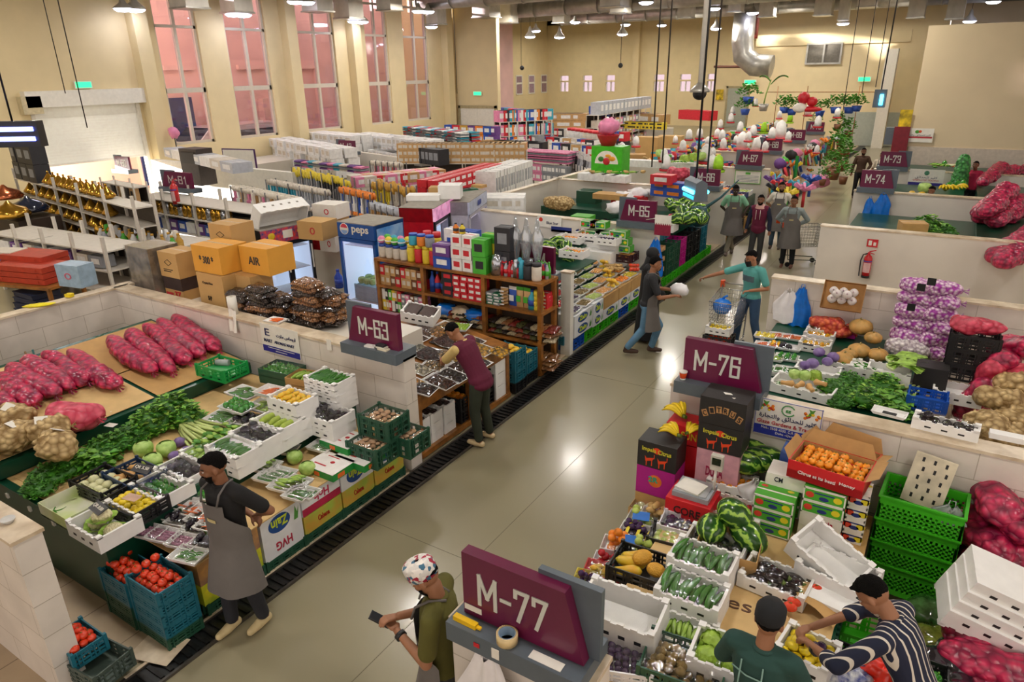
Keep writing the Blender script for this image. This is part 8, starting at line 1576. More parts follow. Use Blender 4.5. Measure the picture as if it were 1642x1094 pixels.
mb=MB(); n=20; mb.add([(.38*math.cos(PI*i/n),-.302,1.95+.38*math.sin(PI*i/n)) for i in range(n+1)],[tuple(range(n+1))]); mb.mi=1; mb.ball((0,-.3,2.02),(.12,.02,.11),10,6); mb.mi=2; mb.ball((.18,-.3,2.1),(.12,.02,.07),10,6).ball((.05,-.3,2.18),(.1,.02,.05),10,6); mb.mi=3; mb.ball((-.18,-.3,2.08),(.1,.02,.08),10,6); P('fruit_picture',mb,[mWHITE,mRED,M_('e8a02a',.4),M_('2f7a2a',.4)],t)
for z,c,s_,l in((2.45,'red',(.65,.65,.35),'red washing bowl on the green cabinet'),(2.78,'pink',(.6,.6,.2),'pink bag of snacks on the red bowl')): p=t.location; O('washing_bowl' if c=='red' else 'snack_bag',l,'bowl' if c=='red' else 'bag',MB().lathe([(.2,0),(.34,.3),(.36,.32),(.33,.3),(.2,.03)],18) if c=='red' else MB().ball((0,0,.22),(.32,.3,.24),18,10,.3,4),[mcol(c)],(p.x-.1,p.y,z))
for i,(a,b,L_,H_) in enumerate(((1040,235,1.0,1.3),(1075,225,1.1,1.1),(1060,255,1.0,.8),(1105,240,.9,.8),(1020,250,.7,.9))): p=at(a,b+10,1.2); closed_box('carton','brown paper sack or carton behind the bird drinkers, %s'%['tall','wide','low','right','left'][i],(p.x,p.y,.5),L_,.6,H_*.9+.2,mCARDT,.1*i,True)
row((1000,256),(1110,262),1.75,5,'box',['white'],(.6,.35,.22),'along the M-67 wall top',1,1,what='foam box',name='foam_box')
for i,(a,b,k) in enumerate(((1058,247,'cabbage'),(1112,252,'lettuce'),(1098,255,'lettuce'),(1125,252,'cabbage'),(1075,256,'zucchini'),(1088,256,'leek'),(1035,250,'ginger'))): place(k,k,'%s on the foam boxes of the M-67 wall, %s from the green cabinet'%(k,['second','fifth','fourth','last','third','next to third','first'][i]),'vegetable',at(a,b,1.9)-V((0,0,.1)),i,s=1.5)
# == left hall: rows of goods
def stock(sh,z,n,k,cols,s,where,x0=0,x1=1,dy=.16,c2=None,lv=1,what=None):
 t,a,b,r,L,sg=sh; d=V((math.cos(r),math.sin(r),0)); nn=V((-math.sin(r),math.cos(r),0))*sg
 for i in range(n):
  for l in range(lv): c=cols[(i*5+l*3)%len(cols)]; p=V((a.x,a.y,z+s[2]*l))+d*L*(x0+(x1-x0)*(i+.5)/n)+nn*dy; good(k,c,s,p,'%s %s %s'%(c,what or KN.get(k,k),where),'%s %s %s'%(c,k,where),r+R.uniform(-.1,.1),c2,what=what)
sh=shelf('tall white shelf unit of brass incense burners and pots',(22,284),(212,333),1.95,(.2,.65,1.1,1.5,1.93),.5,mWSH,5,.06,ph=.25)
for i,z in enumerate((.2,.65,1.1,1.5,1.93)): stock(sh,z,11,'pot',['golden','silver','golden','golden','silver'],(.36,.36,.36),'on the %s shelf of the brass ware unit'%['lowest','second','third','fourth','top'][i],.27 if i==4 else .03,.8,.2)
stock(sh,1.93,3,'box',['black'],(.5,.4,.5),'stacked high at the end of the brass ware unit',.02,.25,.2,'grey',2)
sh=shelf('open shelf end with brown and black packs beside the brass ware',(160,290),(212,300),1.9,(1.0,1.45,1.88),.4,mWSH,2,ph=.1);
for z in(1.47,1.03): stock(sh,z,7,'box',['brown','black','cream'],(.2,.16,.4),'in the pack display above the vases' if z>1.2 else 'in the lower pack display',.02,.98,.1,'black')
sh=shelf('white topped low counter behind the tiled side wall',(-20,374),(166,405),1.35,(.5,.95,1.35),.95,mWSH,4,.06,ph=.3)
stock(sh,.97,8,'box',['white','purple','cream','grey'],(.4,.3,.25),'under the white counter top',.05,.95,.2)
O('white_counter_joint','thin grey joint across the white counter top','joint',BX(-.01,-.45,0,.01,.45,.005),mGREYM,at(50,385,1.36))
sh=shelf('white topped counter with golden flasks below the top',(214,314),(420,345),1.4,(.55,1.0,1.4),.9,mWSH,4,.07,ph=.3)
stock(sh,1.0,18,'flask',['golden','golden','silver'],(.2,.2,.36),'under the top of the flask counter',.08,.75,.15,'black'); stock(sh,.57,12,'box',['purple','white','blue'],(.4,.3,.3),'on the low shelf of the flask counter',.05,.9,.2)
O('lit_strip','violet white display light on the flask counter','lamp',BX(-.5,-.03,0,.5,.03,.1),mat('violet_tube','ffffff',.5,var=0,emit='b9a8ff',estr=5),at(226,322,1.25))
O('display_table','white display table holding vases','table',BX(-1.6,-.5,0,1.6,.5,.9),mWSH,(at(225,385,.9).x,at(225,385,.9).y+.3,0),rz=.1)
for i in range(26): good('bottle' if i%3 else 'flask',['golden','white','silver','green','cream'][i%5],(.17,.17,.42),at(158+5.2*i,372+.5*i+5*(i%3),1.1)-V((0,0,.2)),'%s vase on the display table before the brass ware'%['golden','white','silver','green','cream'][i%5],'%d vases before the brass ware'%(i%5),i,'golden')
a=at(470,290,1.5); t=T('partition_wall','white partition glowing in the daylight from the shutter','wall',(0,0,0)); P('wall_body',MB().slab([(a.x,a.y),(-25.5,15.35),(-25.5,15.55),(a.x,a.y+.2)],0,1.75),mWHITE,t)
row((258,237),(370,262),2.3,7,'box',['white','cream','silver'],(.9,.6,.3),'on the ledge under the first window',what='carton'); t=T('dark_cabinet','dark brown cabinet under the first window','cabinet',(at(313,240,2.4).x,at(313,240,2.4).y,1.3)); P('cabinet_body',BX(-.45,-.3,0,.45,.3,1.15),M_('3d332e',.5),t); P('drawer',BX(-.35,-.32,.7,.35,-.3,1.05),M_('2c2522',.5),t)
O('window_ledge','plain ledge below the first two windows','ledge',BX(-25.9,15.8,0,-23.6,21.5,1.3),mPLAIN)
t=T('artificial_flower','pink artificial flower in a stand before the first window','flower',at(279,215,2.6)-V((0,0,.9))); P('stem',MB().cyl((0,0,0),(0,0,.9),.02,n=6),mBLK,t); P('blossom',MB().ball((0,0,.95),(.2,.2,.2),12,8,.5,3),mcol('pink'),t)
t=T('lit_notice_board','white bright notice board with a purple edge','board',at(385,255,1.9)); P('panel',BX(-.7,-.05,-.35,.7,0,.35),M_('4a1d5e',.4),t); P('sheet',BX(-.66,-.06,-.31,.66,-.05,.31),mWHITE,t); t.rotation_euler=(0,0,.2)
sign('M-81',12.2,-18.4,-1,1.5,w=1.7,rz=.05); sign('M-80',13.9,-24.4,-1,1.5,w=1.2); sign('M-43',21.5,-21.0,-1,w=1.3); sign('M-46',33,-19.2,-1,w=1.2,h=1.6); sign('M-48',43,-24.5,-1,w=1.2); sign('M-47',41,-19.5,-1,w=1.2); sign('M-50',38.5,-17.0,-1,w=1.2,h=1.5)
a=at(640,253,1.5); b=at(410,224,1.5); t=T('partition_wall','plain partition wall left of the sign reading M-43','wall',(0,0,0)); P('wall_body',MB().slab([(a.x,a.y),(b.x*.84,b.y*.96),(b.x*.84,b.y*.96+.2),(a.x,a.y+.2)],0,1.5),mPLAIN,t)
for q,(pa,pb,z,l) in enumerate((((402,217),(530,240),2.0,'in the front white stack by the windows'),((438,208),(560,218),2.1,'in the rear white stack by the windows'),((560,214),(675,226),2.0,'in the long white stack, printed with dots'),((592,240),(672,252),1.5,'on the low shelf under the white stack'))): row(pa,pb,z,15,'box',['white'],(.5,.5,.36),l,2,3 if q<3 else 1,what='carton',c2='cream',jit=.25)
sh=shelf('white shelf unit of small brown cartons behind M-43',(640,262),(845,262),1.3,(.4,1.3),.6,mWSH,4,ph=.5); stock(sh,1.3,26,'box',['brown'],(.3,.3,.25),'in the long brown row behind M-43',0,.98,.15,'cream',3,'carton'); stock(sh,1.3,26,'box',['brown'],(.3,.3,.25),'in the rear brown row behind M-43',0,.98,.45,'cream',3,'carton')
row((702,290),(806,262),1.9,12,'box',['red'],(.34,.3,.2),'in the red and white stack',2,5,what='carton'); row((742,305),(762,303),1.9,3,'box',['dark green'],(.3,.3,.3),'in the dark teal stack',1,3,what='carton')
row((798,275),(858,256),1.9,18,'box',['white'],(.12,.8,.8),'standing upright in the long slatted row',1,1,what='foam tray',name='foam_tray',c2='grey'); row((778,318),(832,318),1.6,4,'box',['white'],(.45,.4,.3),'in the white stack on the M-65 wall',2,2,what='foam box',name='foam_box',c2='cream')
row((575,285),(712,272),1.7,12,'box',['cream','pink','brown','red'],(.4,.4,.3),'on the counter before the brown cartons',2,3,what='pack'); row((470,255),(575,265),1.8,10,'towel',['light blue','pink','purple','cream'],(.4,.4,.25),'on the long counter below M-43')
def rack(label,pa,pb,z,n,cols,c2,what,lv=2,s=(.22,.1,.55)):
 sh=shelf(label,pa,pb,z,(.35,z-.65,),.35,mat('wire_rack','8a8a8c',.4,metal=.5),5,.03,'wire_rack'); row(pa,pb,z,n,'hanger',cols,s,what,2,lv,c2=c2)
rack('wire rack of black brushes with yellow green heads',(466,268),(550,287),1.9,20,['grey','black'],'yellow','in the row of brushes with yellow heads',1,(.18,.12,.7))
rack('wire rack of pale blue packs',(425,288),(520,306),1.7,22,['light blue','silver'],'cream','on the pale blue rack')
rack('wire rack of bagged goods by the shutter',(368,298),(465,318),1.75,16,['cream','brown','white','pink'],'cream','on the rack nearest the bright doorway',2,(.34,.15,.5))
rack('wire rack of cleaning brushes',(540,300),(592,312),1.8,12,['white','silver','blue'],'orange','on the cleaning brush rack'); rack('wire rack of yellow dusters',(592,288),(650,300),1.85,14,['yellow','cream'],'golden','on the yellow duster rack',1,(.2,.15,.7))
rack('wire rack of wooden handled brushes',(590,325),(640,338),1.7,14,['brown'],'silver','on the wooden brush rack beside the red fridge',2,(.14,.1,.6)); rack('wire rack of blue and grey tools',(690,232),(850,238),1.7,34,['blue','grey','light blue'],'silver','on the long blue and grey rack',2,(.2,.1,.45))
rack('wire rack of red packs',(592,258),(640,262),1.8,10,['pink','white','red'],'cream','on the red pack rack');
row((838,240),(905,244),1.8,12,'towel',['pink'],(.36,.4,.22),'on the upper pink shelf',2,2,what='pack'); row((838,262),(905,268),1.3,12,'box',['pink','grey'],(.3,.3,.3),'on the lower pink shelf',1,2,what='pack'); row((905,245),(950,262),1.6,10,'packet',['silver','black','grey'],(.3,.2,.7),'in the grey upright row left of the green cabinet',2)
row((645,202),(735,212),2.1,16,'towel',['white','grey','red','light blue'],(.5,.5,.22),'in the piles of cloths by the fifth window',2,2); row((665,236),(700,240),1.9,5,'box',['black'],(.4,.5,.6),'in the row of black cases',what='case',c2='grey'); row((700,213),(735,216),1.7,12,'flask',['black'],(.22,.2,.4),'in the dark row below the cloths')
row((715,200),(790,203),2.1,12,'box',['red','blue','orange','purple','golden'],(.5,.4,.4),'on the coloured counter by M-48',1,2); row((780,225),(860,228),1.8,8,'box',['brown','black'],(.8,.5,.35),'in the dark and brown row behind the blue rack',1,2,what='carton')
sh=shelf('far white shelf unit of household goods under the small windows',(802,196),(885,192),2.2,(.3,.9,1.5,2.2),.8,mWSH,6,.06);
for z in(.9,1.5,2.2): stock(sh,z,18,'box',['pink','light blue','white','red','orange','black','blue'],(.5,.5,.55),'on the %s far household shelf'%{.9:'lower',1.5:'middle',2.2:'top'}[z],.02,.98,.3)
row((842,195),(880,196),1.8,9,'roll',['white'],(.5,.5,.9),'in the row of white paper rolls',1,2,c2='grey'); row((893,182),(925,182),2.3,5,'box',['brown'],(1.2,.8,.4),'on the rack of brown slabs',1,2,what='carton')
sh=shelf('far white pigeonhole shelf leading to the door wall',(960,185),(1045,172),2.2,(.3,.9,1.5,2.2),.8,mWSH,8,.06)
for z in(.3,.9,1.5): stock(sh,z,16,'box',['cream','brown','pink','grey'],(.5,.5,.4),'in the %s pigeonholes'%{.3:'lower',.9:'middle',1.5:'upper'}[z],.02,.98,.3)
stock(sh,2.2,14,'box',['silver','orange','red','white','light blue'],(.6,.6,.7),'on top of the pigeonhole shelf',.02,.98,.3); row((952,170),(966,170),2.6,2,'box',['blue'],(.9,.6,.7),'at the end of the pigeonhole shelf',what='carton')
row((915,192),(1060,197),1.6,26,'box',['yellow'],(.5,.5,.2),'in the long yellow row',1,2,c2='black',what='pack'); row((992,181),(1058,184),1.9,4,'box',['brown'],(1.3,.8,.6),'behind the long yellow row',what='carton'); row((1090,176),(1130,178),2.0,2,'box',['red'],(1.6,.8,.6),'at the far counter',what='carton',c2='red'); row((905,205),(960,212),1.6,8,'jar',['white','cream'],(.6,.6,.7),'of the white tub group',1,1,c2='red')
row((800,172),(835,176),2.2,5,'box',['light blue','red','blue'],(.9,.6,.8),'at the corner beside the metal door',what='pack'); row((700,190),(860,218),1.5,20,'box',['grey','cream','black'],(.6,.5,.4),'on the grey far counter',1,1)
for i,(pa,pb,z,n) in enumerate((((860,205),(1000,212),1.3,16),((820,215),(960,226),1.4,16),((880,228),(960,236),1.4,10))): row(pa,pb,z,n,'box',['white','brown','cream','blue','red','black'],(.6,.5,.5),'on the %s counter behind the green cabinet'%['rear','middle','front'][i],1,2)
for i,(pa,pb,z) in enumerate((((400,262),(690,290),.9),((560,240),(880,236),.9),((780,205),(1080,205),.9),((700,235),(900,250),.8))):
 a,b,r,L=rect(pa,pb,z); O('sales_counter','long plain sales counter in the left hall, %s from the shutter'%['first','second','farthest','third'][i],'counter',BX(0,-.5,0,L,.5,z),mPLAIN,(a.x,a.y,0),rz=r)
p=at(55,450,1.05); t=T('wooden_table','wooden table carrying the red gift boxes','table',(p.x,p.y,0),.25); P('tabletop',BX(-1.0,-.35,1.0,.75,.45,1.05),mWOOD,t)
for x in(-.95,.7):
 for y in(-.3,.4): P('leg',BX(x-.03,y-.03,0,x+.03,y+.03,1.0),mWOOD,t)
for i in range(2):
 for l in range(3): O('gift_box','flat red gift box, %s layer of the %s pile'%(['lowest','middle','top'][l],['front','rear'][i]),'box',BX(-.6+.15*i,-.3,0,.6,.3,.1).box(.4,-.31,.03,.46,-.3,.07).box(-.5,-.31,.03,-.44,-.3,.07),[M_('b5391f',.5)],(p.x-.05-.45*i,p.y+.05+.75*i*.3,1.06+.11*l+(.1 if i else 0)),rz=.25)
for i in range(5): O('bound_book','large dark blue book, %s in the leaning pile at the left edge'%['lowest','second','third','fourth','top'][i],'book',BX(-.3,-.2,0,.3,.2,.07).box(-.31,-.21,.06,.31,.21,.075),[mcol('blue') if i%2 else mcol('cream')],(p.x-1.1,p.y+.1,1.06+.09*i),rz=.35)
for i in range(4): O('bound_book','dark blue book on the floor shelf under the red gift boxes, %s'%['lowest','second','third','top'][i],'book',BX(-.35,-.25,0,.35,.25,.08).box(-.36,-.26,.07,.36,.26,.09),[M_('222a44',.5)],(p.x+.1,p.y-.05,.5+.1*i),rz=.3-.1*i)
closed_box('storage_box','pale blue printed box on the far tiled wall end',base(118,422,1.85,.36),.5,.3,.36,M_('9ab4c8',.4),.2,False,frt([('O',0,.5,.3,.3,'c9667a')]))
for i in range(3): O('serving_dish','%s domed serving dish on the display at the left edge'%['copper','golden','dark blue'][i],'dish',MB().lathe([(.42,0),(.45,.06),(.35,.2),(.1,.3),(.03,.38)],18),[mat('copper','c8714a',.2,metal=.8),mcol('golden','pot'),M_('12203a',.15,coat=1)][i:i+1],at([10,18,48][i],[318,347,338][i],1.5))
O('display_table','dark display table under the domed dishes','table',BX(-.9,-.5,0,.9,.5,1.38),M_('3a2c24',.5),(at(28,345,1.4).x,at(28,345,1.4).y+.1,0))
# -- far right stalls
def gs(px,py,z,d=.0): return at(px,py,z)-V((0,0,d))
t=T('sales_counter','green counter in the stall below M-74','counter',(0,0,0)); P('counter_body',BX(-1.9,16,.02,.9,20.3,.95),mGCOUNT,t); t=T('sales_counter','green counter in the stall between M-73 and M-74','counter',(0,0,0)); P('counter_body',BX(-1.9,21,.02,.4,25,1.1),mGCOUNT,t); t=T('sales_counter','green counter in the stall beyond M-73','counter',(0,0,0)); P('counter_body',BX(-1.9,25.8,.02,1.4,29.3,1.2),mGCOUNT,t)
for i,(a,b,k,s_) in enumerate(((1485,352,'mint',2.2),(1500,350,'spinach',2.2),(1518,356,'parsley',2.0),(1490,362,'mint',1.8),(1450,364,'cabbage',1.4),(1462,361,'lettuce',1.6),(1437,366,'cabbage',1.1),(1426,367,'zucchini',2),(1478,366,'spinach',1.6))): place(k,k,'%s in the green heap between the plain wall and M-74, %s from the aisle'%(k,['sixth','seventh','last','fifth','second','third','first','at the edge','fourth'][i]),'vegetable',gs(a,b+6,1.3,.25),i,s=s_)
closed_box('carton','brown carton beside the lettuce heap below M-74',gs(1465,356,1.45,.3),.5,.4,.3,mCARD,.3)
for i,(a,b,k,s_) in enumerate(((1482,300,'cabbage',1.6),(1478,305,'mango',1.6),(1463,303,'mango',1.5),(1450,304,'cucumber',2),(1492,297,'eggplant',2),(1515,300,'banana',1.8),(1528,298,'banana',1.6),(1522,292,'green_pepper',2),(1535,290,'green_pepper',2),(1545,289,'green_pepper',2))): place(k,k,'%s heaped in the stall between M-74 and M-73, %s from the aisle'%(k.replace('_',' '),['fourth','third','second','first','fifth','sixth','seventh','eighth','ninth','last'][i]),'produce',gs(a,b+4,1.5,.1),i,s=s_)
for i,(a,b,k,s_) in enumerate(((1505,262,'carrot',2.2),(1515,261,'green_pepper',2),(1500,264,'cucumber',2),(1535,264,'carrot',2.2),(1522,263,'leek',2))): place(k,k,'%s on the counter beyond M-73, %s from the aisle'%(k.replace('_',' '),['second','third','first','last','fourth'][i]),'produce',gs(a,b,1.6,.1),i,s=s_)
sack('upright green net bag beyond M-73',gs(1534,252,2.0,.5),1.2,.25,mat('green_net','2f8a3a',.5,var=0,fn=lump_fn(12,'4fae4f','1c5a24')),1,0,ry=PI/2,name='net_bag')
k=0
for (x0,y0,x1,y1,z,r_,w) in ((1583,262,1632,243,2.0,.28,'topmost long crimson sack beyond M-73'),(1590,268,1640,258,1.7,.28,'second long crimson sack beyond M-73'),(1560,275,1640,268,1.5,.22,'pale onion heap beyond M-73'),(1600,272,1650,266,1.5,.25,'low crimson sack beyond M-73'),(1580,305,1640,280,2.0,.32,'upper crimson sack in the heap between M-74 and M-73'),(1590,300,1645,270,2.2,.3,'topmost crimson sack in the heap between M-74 and M-73'),(1577,318,1625,300,1.7,.3,'lower crimson sack in the heap between M-74 and M-73'),(1600,318,1650,298,1.8,.3,'right crimson sack in the heap between M-74 and M-73'),(1625,325,1650,312,1.6,.3,'orange red sack at the photo edge by M-74'),(1600,390,1650,372,1.5,.3,'crimson sack in the carton at the photo edge below M-74'),(1615,380,1655,362,1.7,.3,'upper crimson sack at the photo edge below M-74')):
 a=at(x0,y0,z);b=at(x1,y1,z); u=(b-a).normalized(); zz=max(1.12,z-.45-r_*.6)
 for q in range(2): sack(w+(', its front end' if 0 else ', %s of a pair'%['near','far'][q]),a+u*(.5+1.0*q)+V((0,.1*q,zz-a.z+(.12*q))),1.15,r_*.72,mPOT if 'pale' in w else mNET,k,math.atan2(u.y,u.x),-.12,fr=6)
 k+=1
O('sack_platform','green platform under the crimson sacks at the right edge','platform',BX(.7,16.5,.02,4,20.3,1.1).box(.7,21.4,.02,4.5,25,1.2).box(1.2,26,.02,5,29.3,1.3),mGCOUNT)
# -- hanging things and fittings
def rod(name,label,p,q,r,m=mBLK,cat='cable'): return O(name,label,cat,MB().tube([Vector(p).lerp(Vector(q),i/6) for i in range(7)],r,6),m)
zp=aty(1115,305,12.5); t=T('insect_lamp','grey insect killer lamp with a glowing cyan tube hanging over the aisle','lamp',zp,-.9); P('housing',MB().prism([(-.13,-.16),(.13,-.16),(.1,.16),(0,.22),(-.1,.16)],lambda u,v,w:(w-.3,u,v),.6),mGREY,t)
for s_ in(-1,1): P('tube',MB().cyl((-.25,s_*.13,.0),(.25,s_*.13,.0),.035,n=10),mat('cyan_tube','bff6ff',.3,var=0,emit='38d8ff',estr=6),t); P('grid',BX(-.27,s_*.125-.005,-.13,.27,s_*.125+.005,-.07),mat('cyan_grid','2aa8b8',.3,var=0,emit='2ac0d8',estr=1),t)
P('cable',MB().tube([(0,0,.2),(.0,0,8.8-zp.z)],.02,6),mBLK,t)
zp=atx(25,215,-13.0); t=T('insect_lamp','black insect killer lamp with blue tubes at the left photo edge','lamp',zp,.6); P('housing',BX(-.42,-.1,-.2,.42,.1,.2),mBLK,t)
for z in(-.07,.08): P('tube',MB().cyl((-.36,-.11,z),(.36,-.11,z),.035,n=8),mat('blue_tube','dfe6ff',.3,var=0,emit='5a6aff',estr=7),t)
P('cable',MB().tube([(0,0,.2),(0,0,8.8-zp.z)],.015,6),mBLK,t)
zp=aty(1411,158,24); t=T('insect_lamp','small insect lamp hanging before the white column','lamp',zp); P('housing',BX(-.16,-.1,-.25,.16,.1,.25),mGREY,t); P('tube',MB().cyl((.05,-.11,-.18),(.05,-.11,.12),.05,n=8),MATS['cyan_tube'],t); P('cable',MB().tube([(0,0,.25),(.05,0,8.8-zp.z)],.02,6),mBLK,t)
for i,(a,b,c,d_,Y) in enumerate(((1128,150,0,0,13.5),)):
 zp=aty(1122,148,14.5); t=T('dome_camera','white pole with a black dome camera over the aisle','camera',zp); P('pole',MB().cyl((0,0,.1),(0,0,8.8-zp.z),.05,n=10),mWHITE,t); P('dome',MB().ball((0,0,-.03),(.14,.14,.12),14,8),mBLK,t); P('bracket',MB().lathe([(.2,.0),(.18,.06),(.06,.18)],16),mGREYM,t)
for i,(a,b,Y) in enumerate(((1045,268,16),(1062,262,16.5),(1134,278,12.9),(836,105,40),(995,105,40),(733,150,30),(1382,150,30),(1404,140,30),(1350,190,31),(140,205,0),(105,150,0))):
 p=aty(a,b,Y) if Y else atx(a,b,-20 if i==9 else -24); O('hanging_chain','thin %s hanging down %s'%(['chain','chain','cable','cable','cable','cable','cable','cable','cable','cable','cable'][i],['left over the fruit stalls','right of its twin over the fruit stalls','beside the dome camera','with a camera at the far left','with a camera by the far windows','near the metal door','by the end of the aisle','beside the small insect lamp','before the far right wall','before the roller shutter','left of the roller shutter'][i]),'chain',MB().tube([(0,0,0),(0,0,8.8-p.z)],.018 if i<3 else .015,5),mat('chain','3a332c',.5,metal=.5),p)
for i,(a,b,Y) in enumerate(((837,109,40),(995,105,40))): O('dome_camera','small dome camera on a cable, %s'%['left of the far windows','before the far windows'][i],'camera',MB().ball((0,0,0),(.14,.14,.14),10,6),mBLK,aty(a,b,Y))
def exits(label,p,rz=0,s=1):
 t=T('exit_sign',label,'exit sign',p,rz); P('housing',BX(-.3*s,-.04,-.12*s,.3*s,0,.12*s),mWHITE,t); P('lit_panel',BX(-.26*s,-.045,-.09*s,.26*s,-.04,.09*s),mat('exit_green','1fae6a',.4,var=0,emit='2fe08a',estr=1.6),t); return t
exits('green lit exit sign above the roller shutter',atx(133,136,-25.95),-PI/2+PI,1).rotation_euler=(0,0,PI/2)
exits('pale lit exit sign above the metal door',aty(766,150,35.15),0,1.0); exits('pale lit exit sign on the far right wall corner',aty(1203,132,47.8),0,1.3); exits('small green lamp on the wall over the aisle end',aty(1386,127,47.8),0,1.2)
p=aty(766,180,35.15); t=T('metal_door','pale metal double door under the exit sign','door',(p.x,35.15,0)); P('door_leaf',BX(-1.2,-.04,0,0,.0,2.6),mWHITE,t); P('door_leaf',BX(.01,-.04,0,1.2,0,2.6),mWHITE,t); P('door_frame',BX(-1.35,-.08,0,-1.2,.0,2.75).box(1.2,-.08,0,1.35,0,2.75).box(-1.35,-.08,2.6,1.35,0,2.75),mat('door_frame','b0a27c',.5),t)
ST('wall_door',BX(-26.4,35.2,0,aty(798,150,35.2).x,35.5,8.8) ,mWALL,'cream wall with the metal double door')
ST('wall_far_left',BX(-33.8,35.5,0,-33.5,60,8.8).box(-33.8,35.4,0,-26.4,35.5,8.8),mWALL,'cream wall at the far left')
for i,a in enumerate((832,852,872)):
 y=atx(a,125,-33.5).y; w=ST('window_%d'%(12+i),BX(-33.5,y-.55,2.7,-33.46,y-.45,4.2).box(-33.5,y+.45,2.7,-33.46,y+.55,4.2).box(-33.5,y-.5,2.65,-33.44,y+.5,2.75).box(-33.5,y-.5,3.5,-33.46,y+.5,3.65).box(-33.5,y-.5,4.15,-33.46,y+.5,4.25),mWHITE,'small side wall window, %s from the door'%['first','second','third'][i],'window'); P('pane',BX(-33.49,y-.45,2.75,-33.48,y+.45,4.15),M_('9a7f8a',.15),w)
p=aty(1183,155,59.9); t=T('metal_door','pale door beside the small windows in the far wall','door',(p.x,59.9,0)); P('door_leaf',BX(-.8,-.05,0,.8,.05,3.0),MATS['dado_green'],t); P('door_frame',BX(-.95,-.07,0,-.8,.05,3.15).box(.8,-.07,0,.95,.05,3.15).box(-.95,-.07,3.0,.95,.05,3.15),MATS['door_frame'],t)
t=T('vent_grille','grey framed ventilation grille high on the end wall','vent',aty(1321,86,47.9)); P('frame',BX(-1.0,-.08,-.6,1.0,-.02,-.5).box(-1.0,-.08,.5,1.0,-.02,.6).box(-1.0,-.08,-.5,-.9,-.02,.5).box(.9,-.08,-.5,1.0,-.02,.5).box(-.05,-.08,-.5,.05,-.02,.5),mGREYM,t); P('grille',BX(-.9,-.03,-.5,.9,-.01,.5),M_('6d675c',.6),t)
O('warning_sign','yellow and black warning sign on the corner of the beige wall','sign',BX(-.2,-.02,-.3,.2,0,.3),[mat('warning','d8b81c',.5,var=.8,scale=3,col2='2a2408')],aty(1452,190,29.4)); O('warning_sign','small yellow warning sign on the far wall by the small windows','sign',BX(-.3,-.02,-.4,.3,0,.4),[MATS['warning']],aty(1154,152,59.9))
O('hose_cabinet','dark red fire hose cabinet by the big beige wall','cabinet',BX(-.25,-.08,-.45,.25,.08,.45),M_('7a1424',.4),aty(1444,224,29.36)); O('electric_box','dark electric boxes beside the fire hose cabinet','box',BX(-.3,-.1,-.3,.3,.1,.3),mGREY,aty(1434,218,29.6))
O('red_pipe','dark red pipe along the far wall','pipe',MB().cyl(aty(1145,107,46),aty(1215,107,46),.07,n=8),M_('6a3a2a',.5)); rod('red_pipe','dark red standing pipe beside the big duct',aty(1212,62,45),aty(1218,0,45),.1,M_('7a2f22',.5),'pipe')
t=T('large_duct','large bent silver duct at the far right of the hall','duct',(0,0,0)); a=aty(1195,20,44); P('duct_pipe',MB().tube([a,a+V((0,0,-1.5)),a+V((.15,0,-2.3)),a+V((.8,0,-2.8)),a+V((1.8,0,-2.9))],.62,16),mGREYM,t)
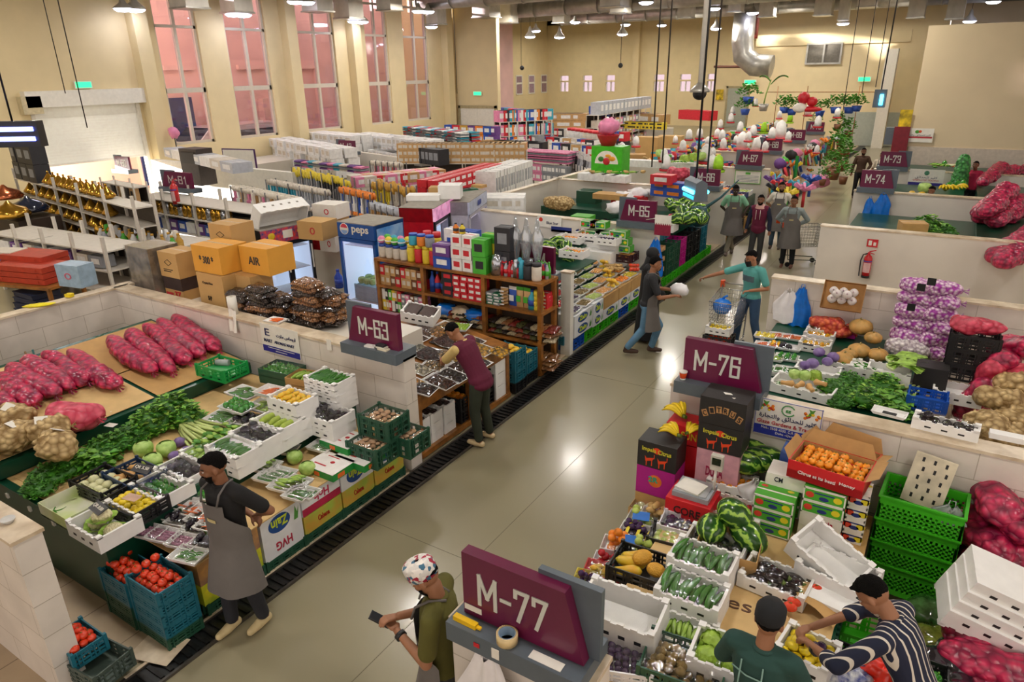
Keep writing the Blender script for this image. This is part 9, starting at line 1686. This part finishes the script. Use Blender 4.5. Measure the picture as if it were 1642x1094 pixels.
# -- shopping carts
def cart(label,loc,rz,s=1):
 t=T('shopping_cart',label,'cart',loc,rz); m=mat('cart_wire','b5b5b5',.25,metal=.8); mb=MB(); c=[(-.42,-.26),(-.42,.26),(.42,.2),(.42,-.2)]
 for k in range(8):
  z=.48+.5*k/7; f=1-.12*(7-k)/7
  for i in range(4): a,b=c[i],c[(i+1)%4]; mb.cyl((a[0]*f,a[1]*f,z),(b[0]*f,b[1]*f,z),.008 if k==7 else .003,n=4)
 for i in range(4):
  for j in range(12): a=Vector(c[i]+(0,)).lerp(Vector(c[(i+1)%4]+(0,)),j/12); mb.cyl((a.x*.88,a.y*.88,.48),(a.x,a.y,.98),.003,n=4)
 for j in range(9): mb.cyl((-.36,-.22+.055*j,.48),(.36,-.18+.045*j,.48),.003,n=4)
 P('basket',mb,m,t); mb=MB()
 for y in(-.24,.24): mb.tube([(-.5,y,1.05),(-.44,y,.9),(-.34,y,.18),(.4,y*.8,.14)],.014,6)
 P('frame',mb,m,t); P('handle',MB().cyl((-.52,-.22,1.06),(-.52,.22,1.06),.014,n=8),mGREYM,t)
 for y in(-.25,.25): P('grip',BX(-.57,y-.03,.98,-.48,y+.03,1.1),M_('e8521c',.4),t)
 for x,y in((-.34,.24),(-.34,-.24),(.4,.18),(.4,-.18)): P('wheel',MB().cyl((x,y-.015,.06),(x,y+.015,.06),.06,n=12),mBLK,t)
 return t
cp=at(1148,572,0); cart('shopping cart with orange grips beside the man in the teal shirt',(cp.x+.02,cp.y+.35,0),-PI/2)
O('blue_bag','round knotted blue bag hanging in the shopping cart','bag',MB().ball((0,0,.13),(.16,.12,.14),18,12,.15,4).tube([(0,0,.25),(.03,0,.3),(.08,0,.33)],[.03,.02,.02],6),mBAGB,(cp.x-.06,cp.y+.3,.68))
filled('foam',V((cp.x+.02,cp.y-.02,.45)),.4,.28,.12,'lemon',12,'yellow fruit in the foam box on the shopping cart','foam box of yellow fruit on the shopping cart',0,None,None,.05,.9); filled('crate',V((cp.x+.02,cp.y-.0,.2)),.44,.3,.2,'tomato',8,'red fruit in the black crate under the cart basket','black crate at the bottom of the shopping cart',0,mDBLK,None,.08)
cart('empty shopping cart behind the man in the grey jacket',(-2.85,17.9,0),.5)
for nm,L_ in BUF.items():
 mb=MB(); ml=[]
 for me,M in L_:
  ix=[]
  for m in me.materials:
   if m not in ml: ml.append(m)
   ix.append(ml.index(m))
  o=len(mb.v); mb.v+=[tuple(M@v.co) for v in me.vertices]
  for p in me.polygons: mb.f.append(tuple(o+q for q in p.vertices)); mb.m.append(ix[p.material_index]); mb.s.append(p.use_smooth)
 O('more_'+nm,'the remaining far away %ss of the left hall, too many to single out'%nm.replace('_',' '),nm.replace('_',' '),mb,ml,kind='stuff')
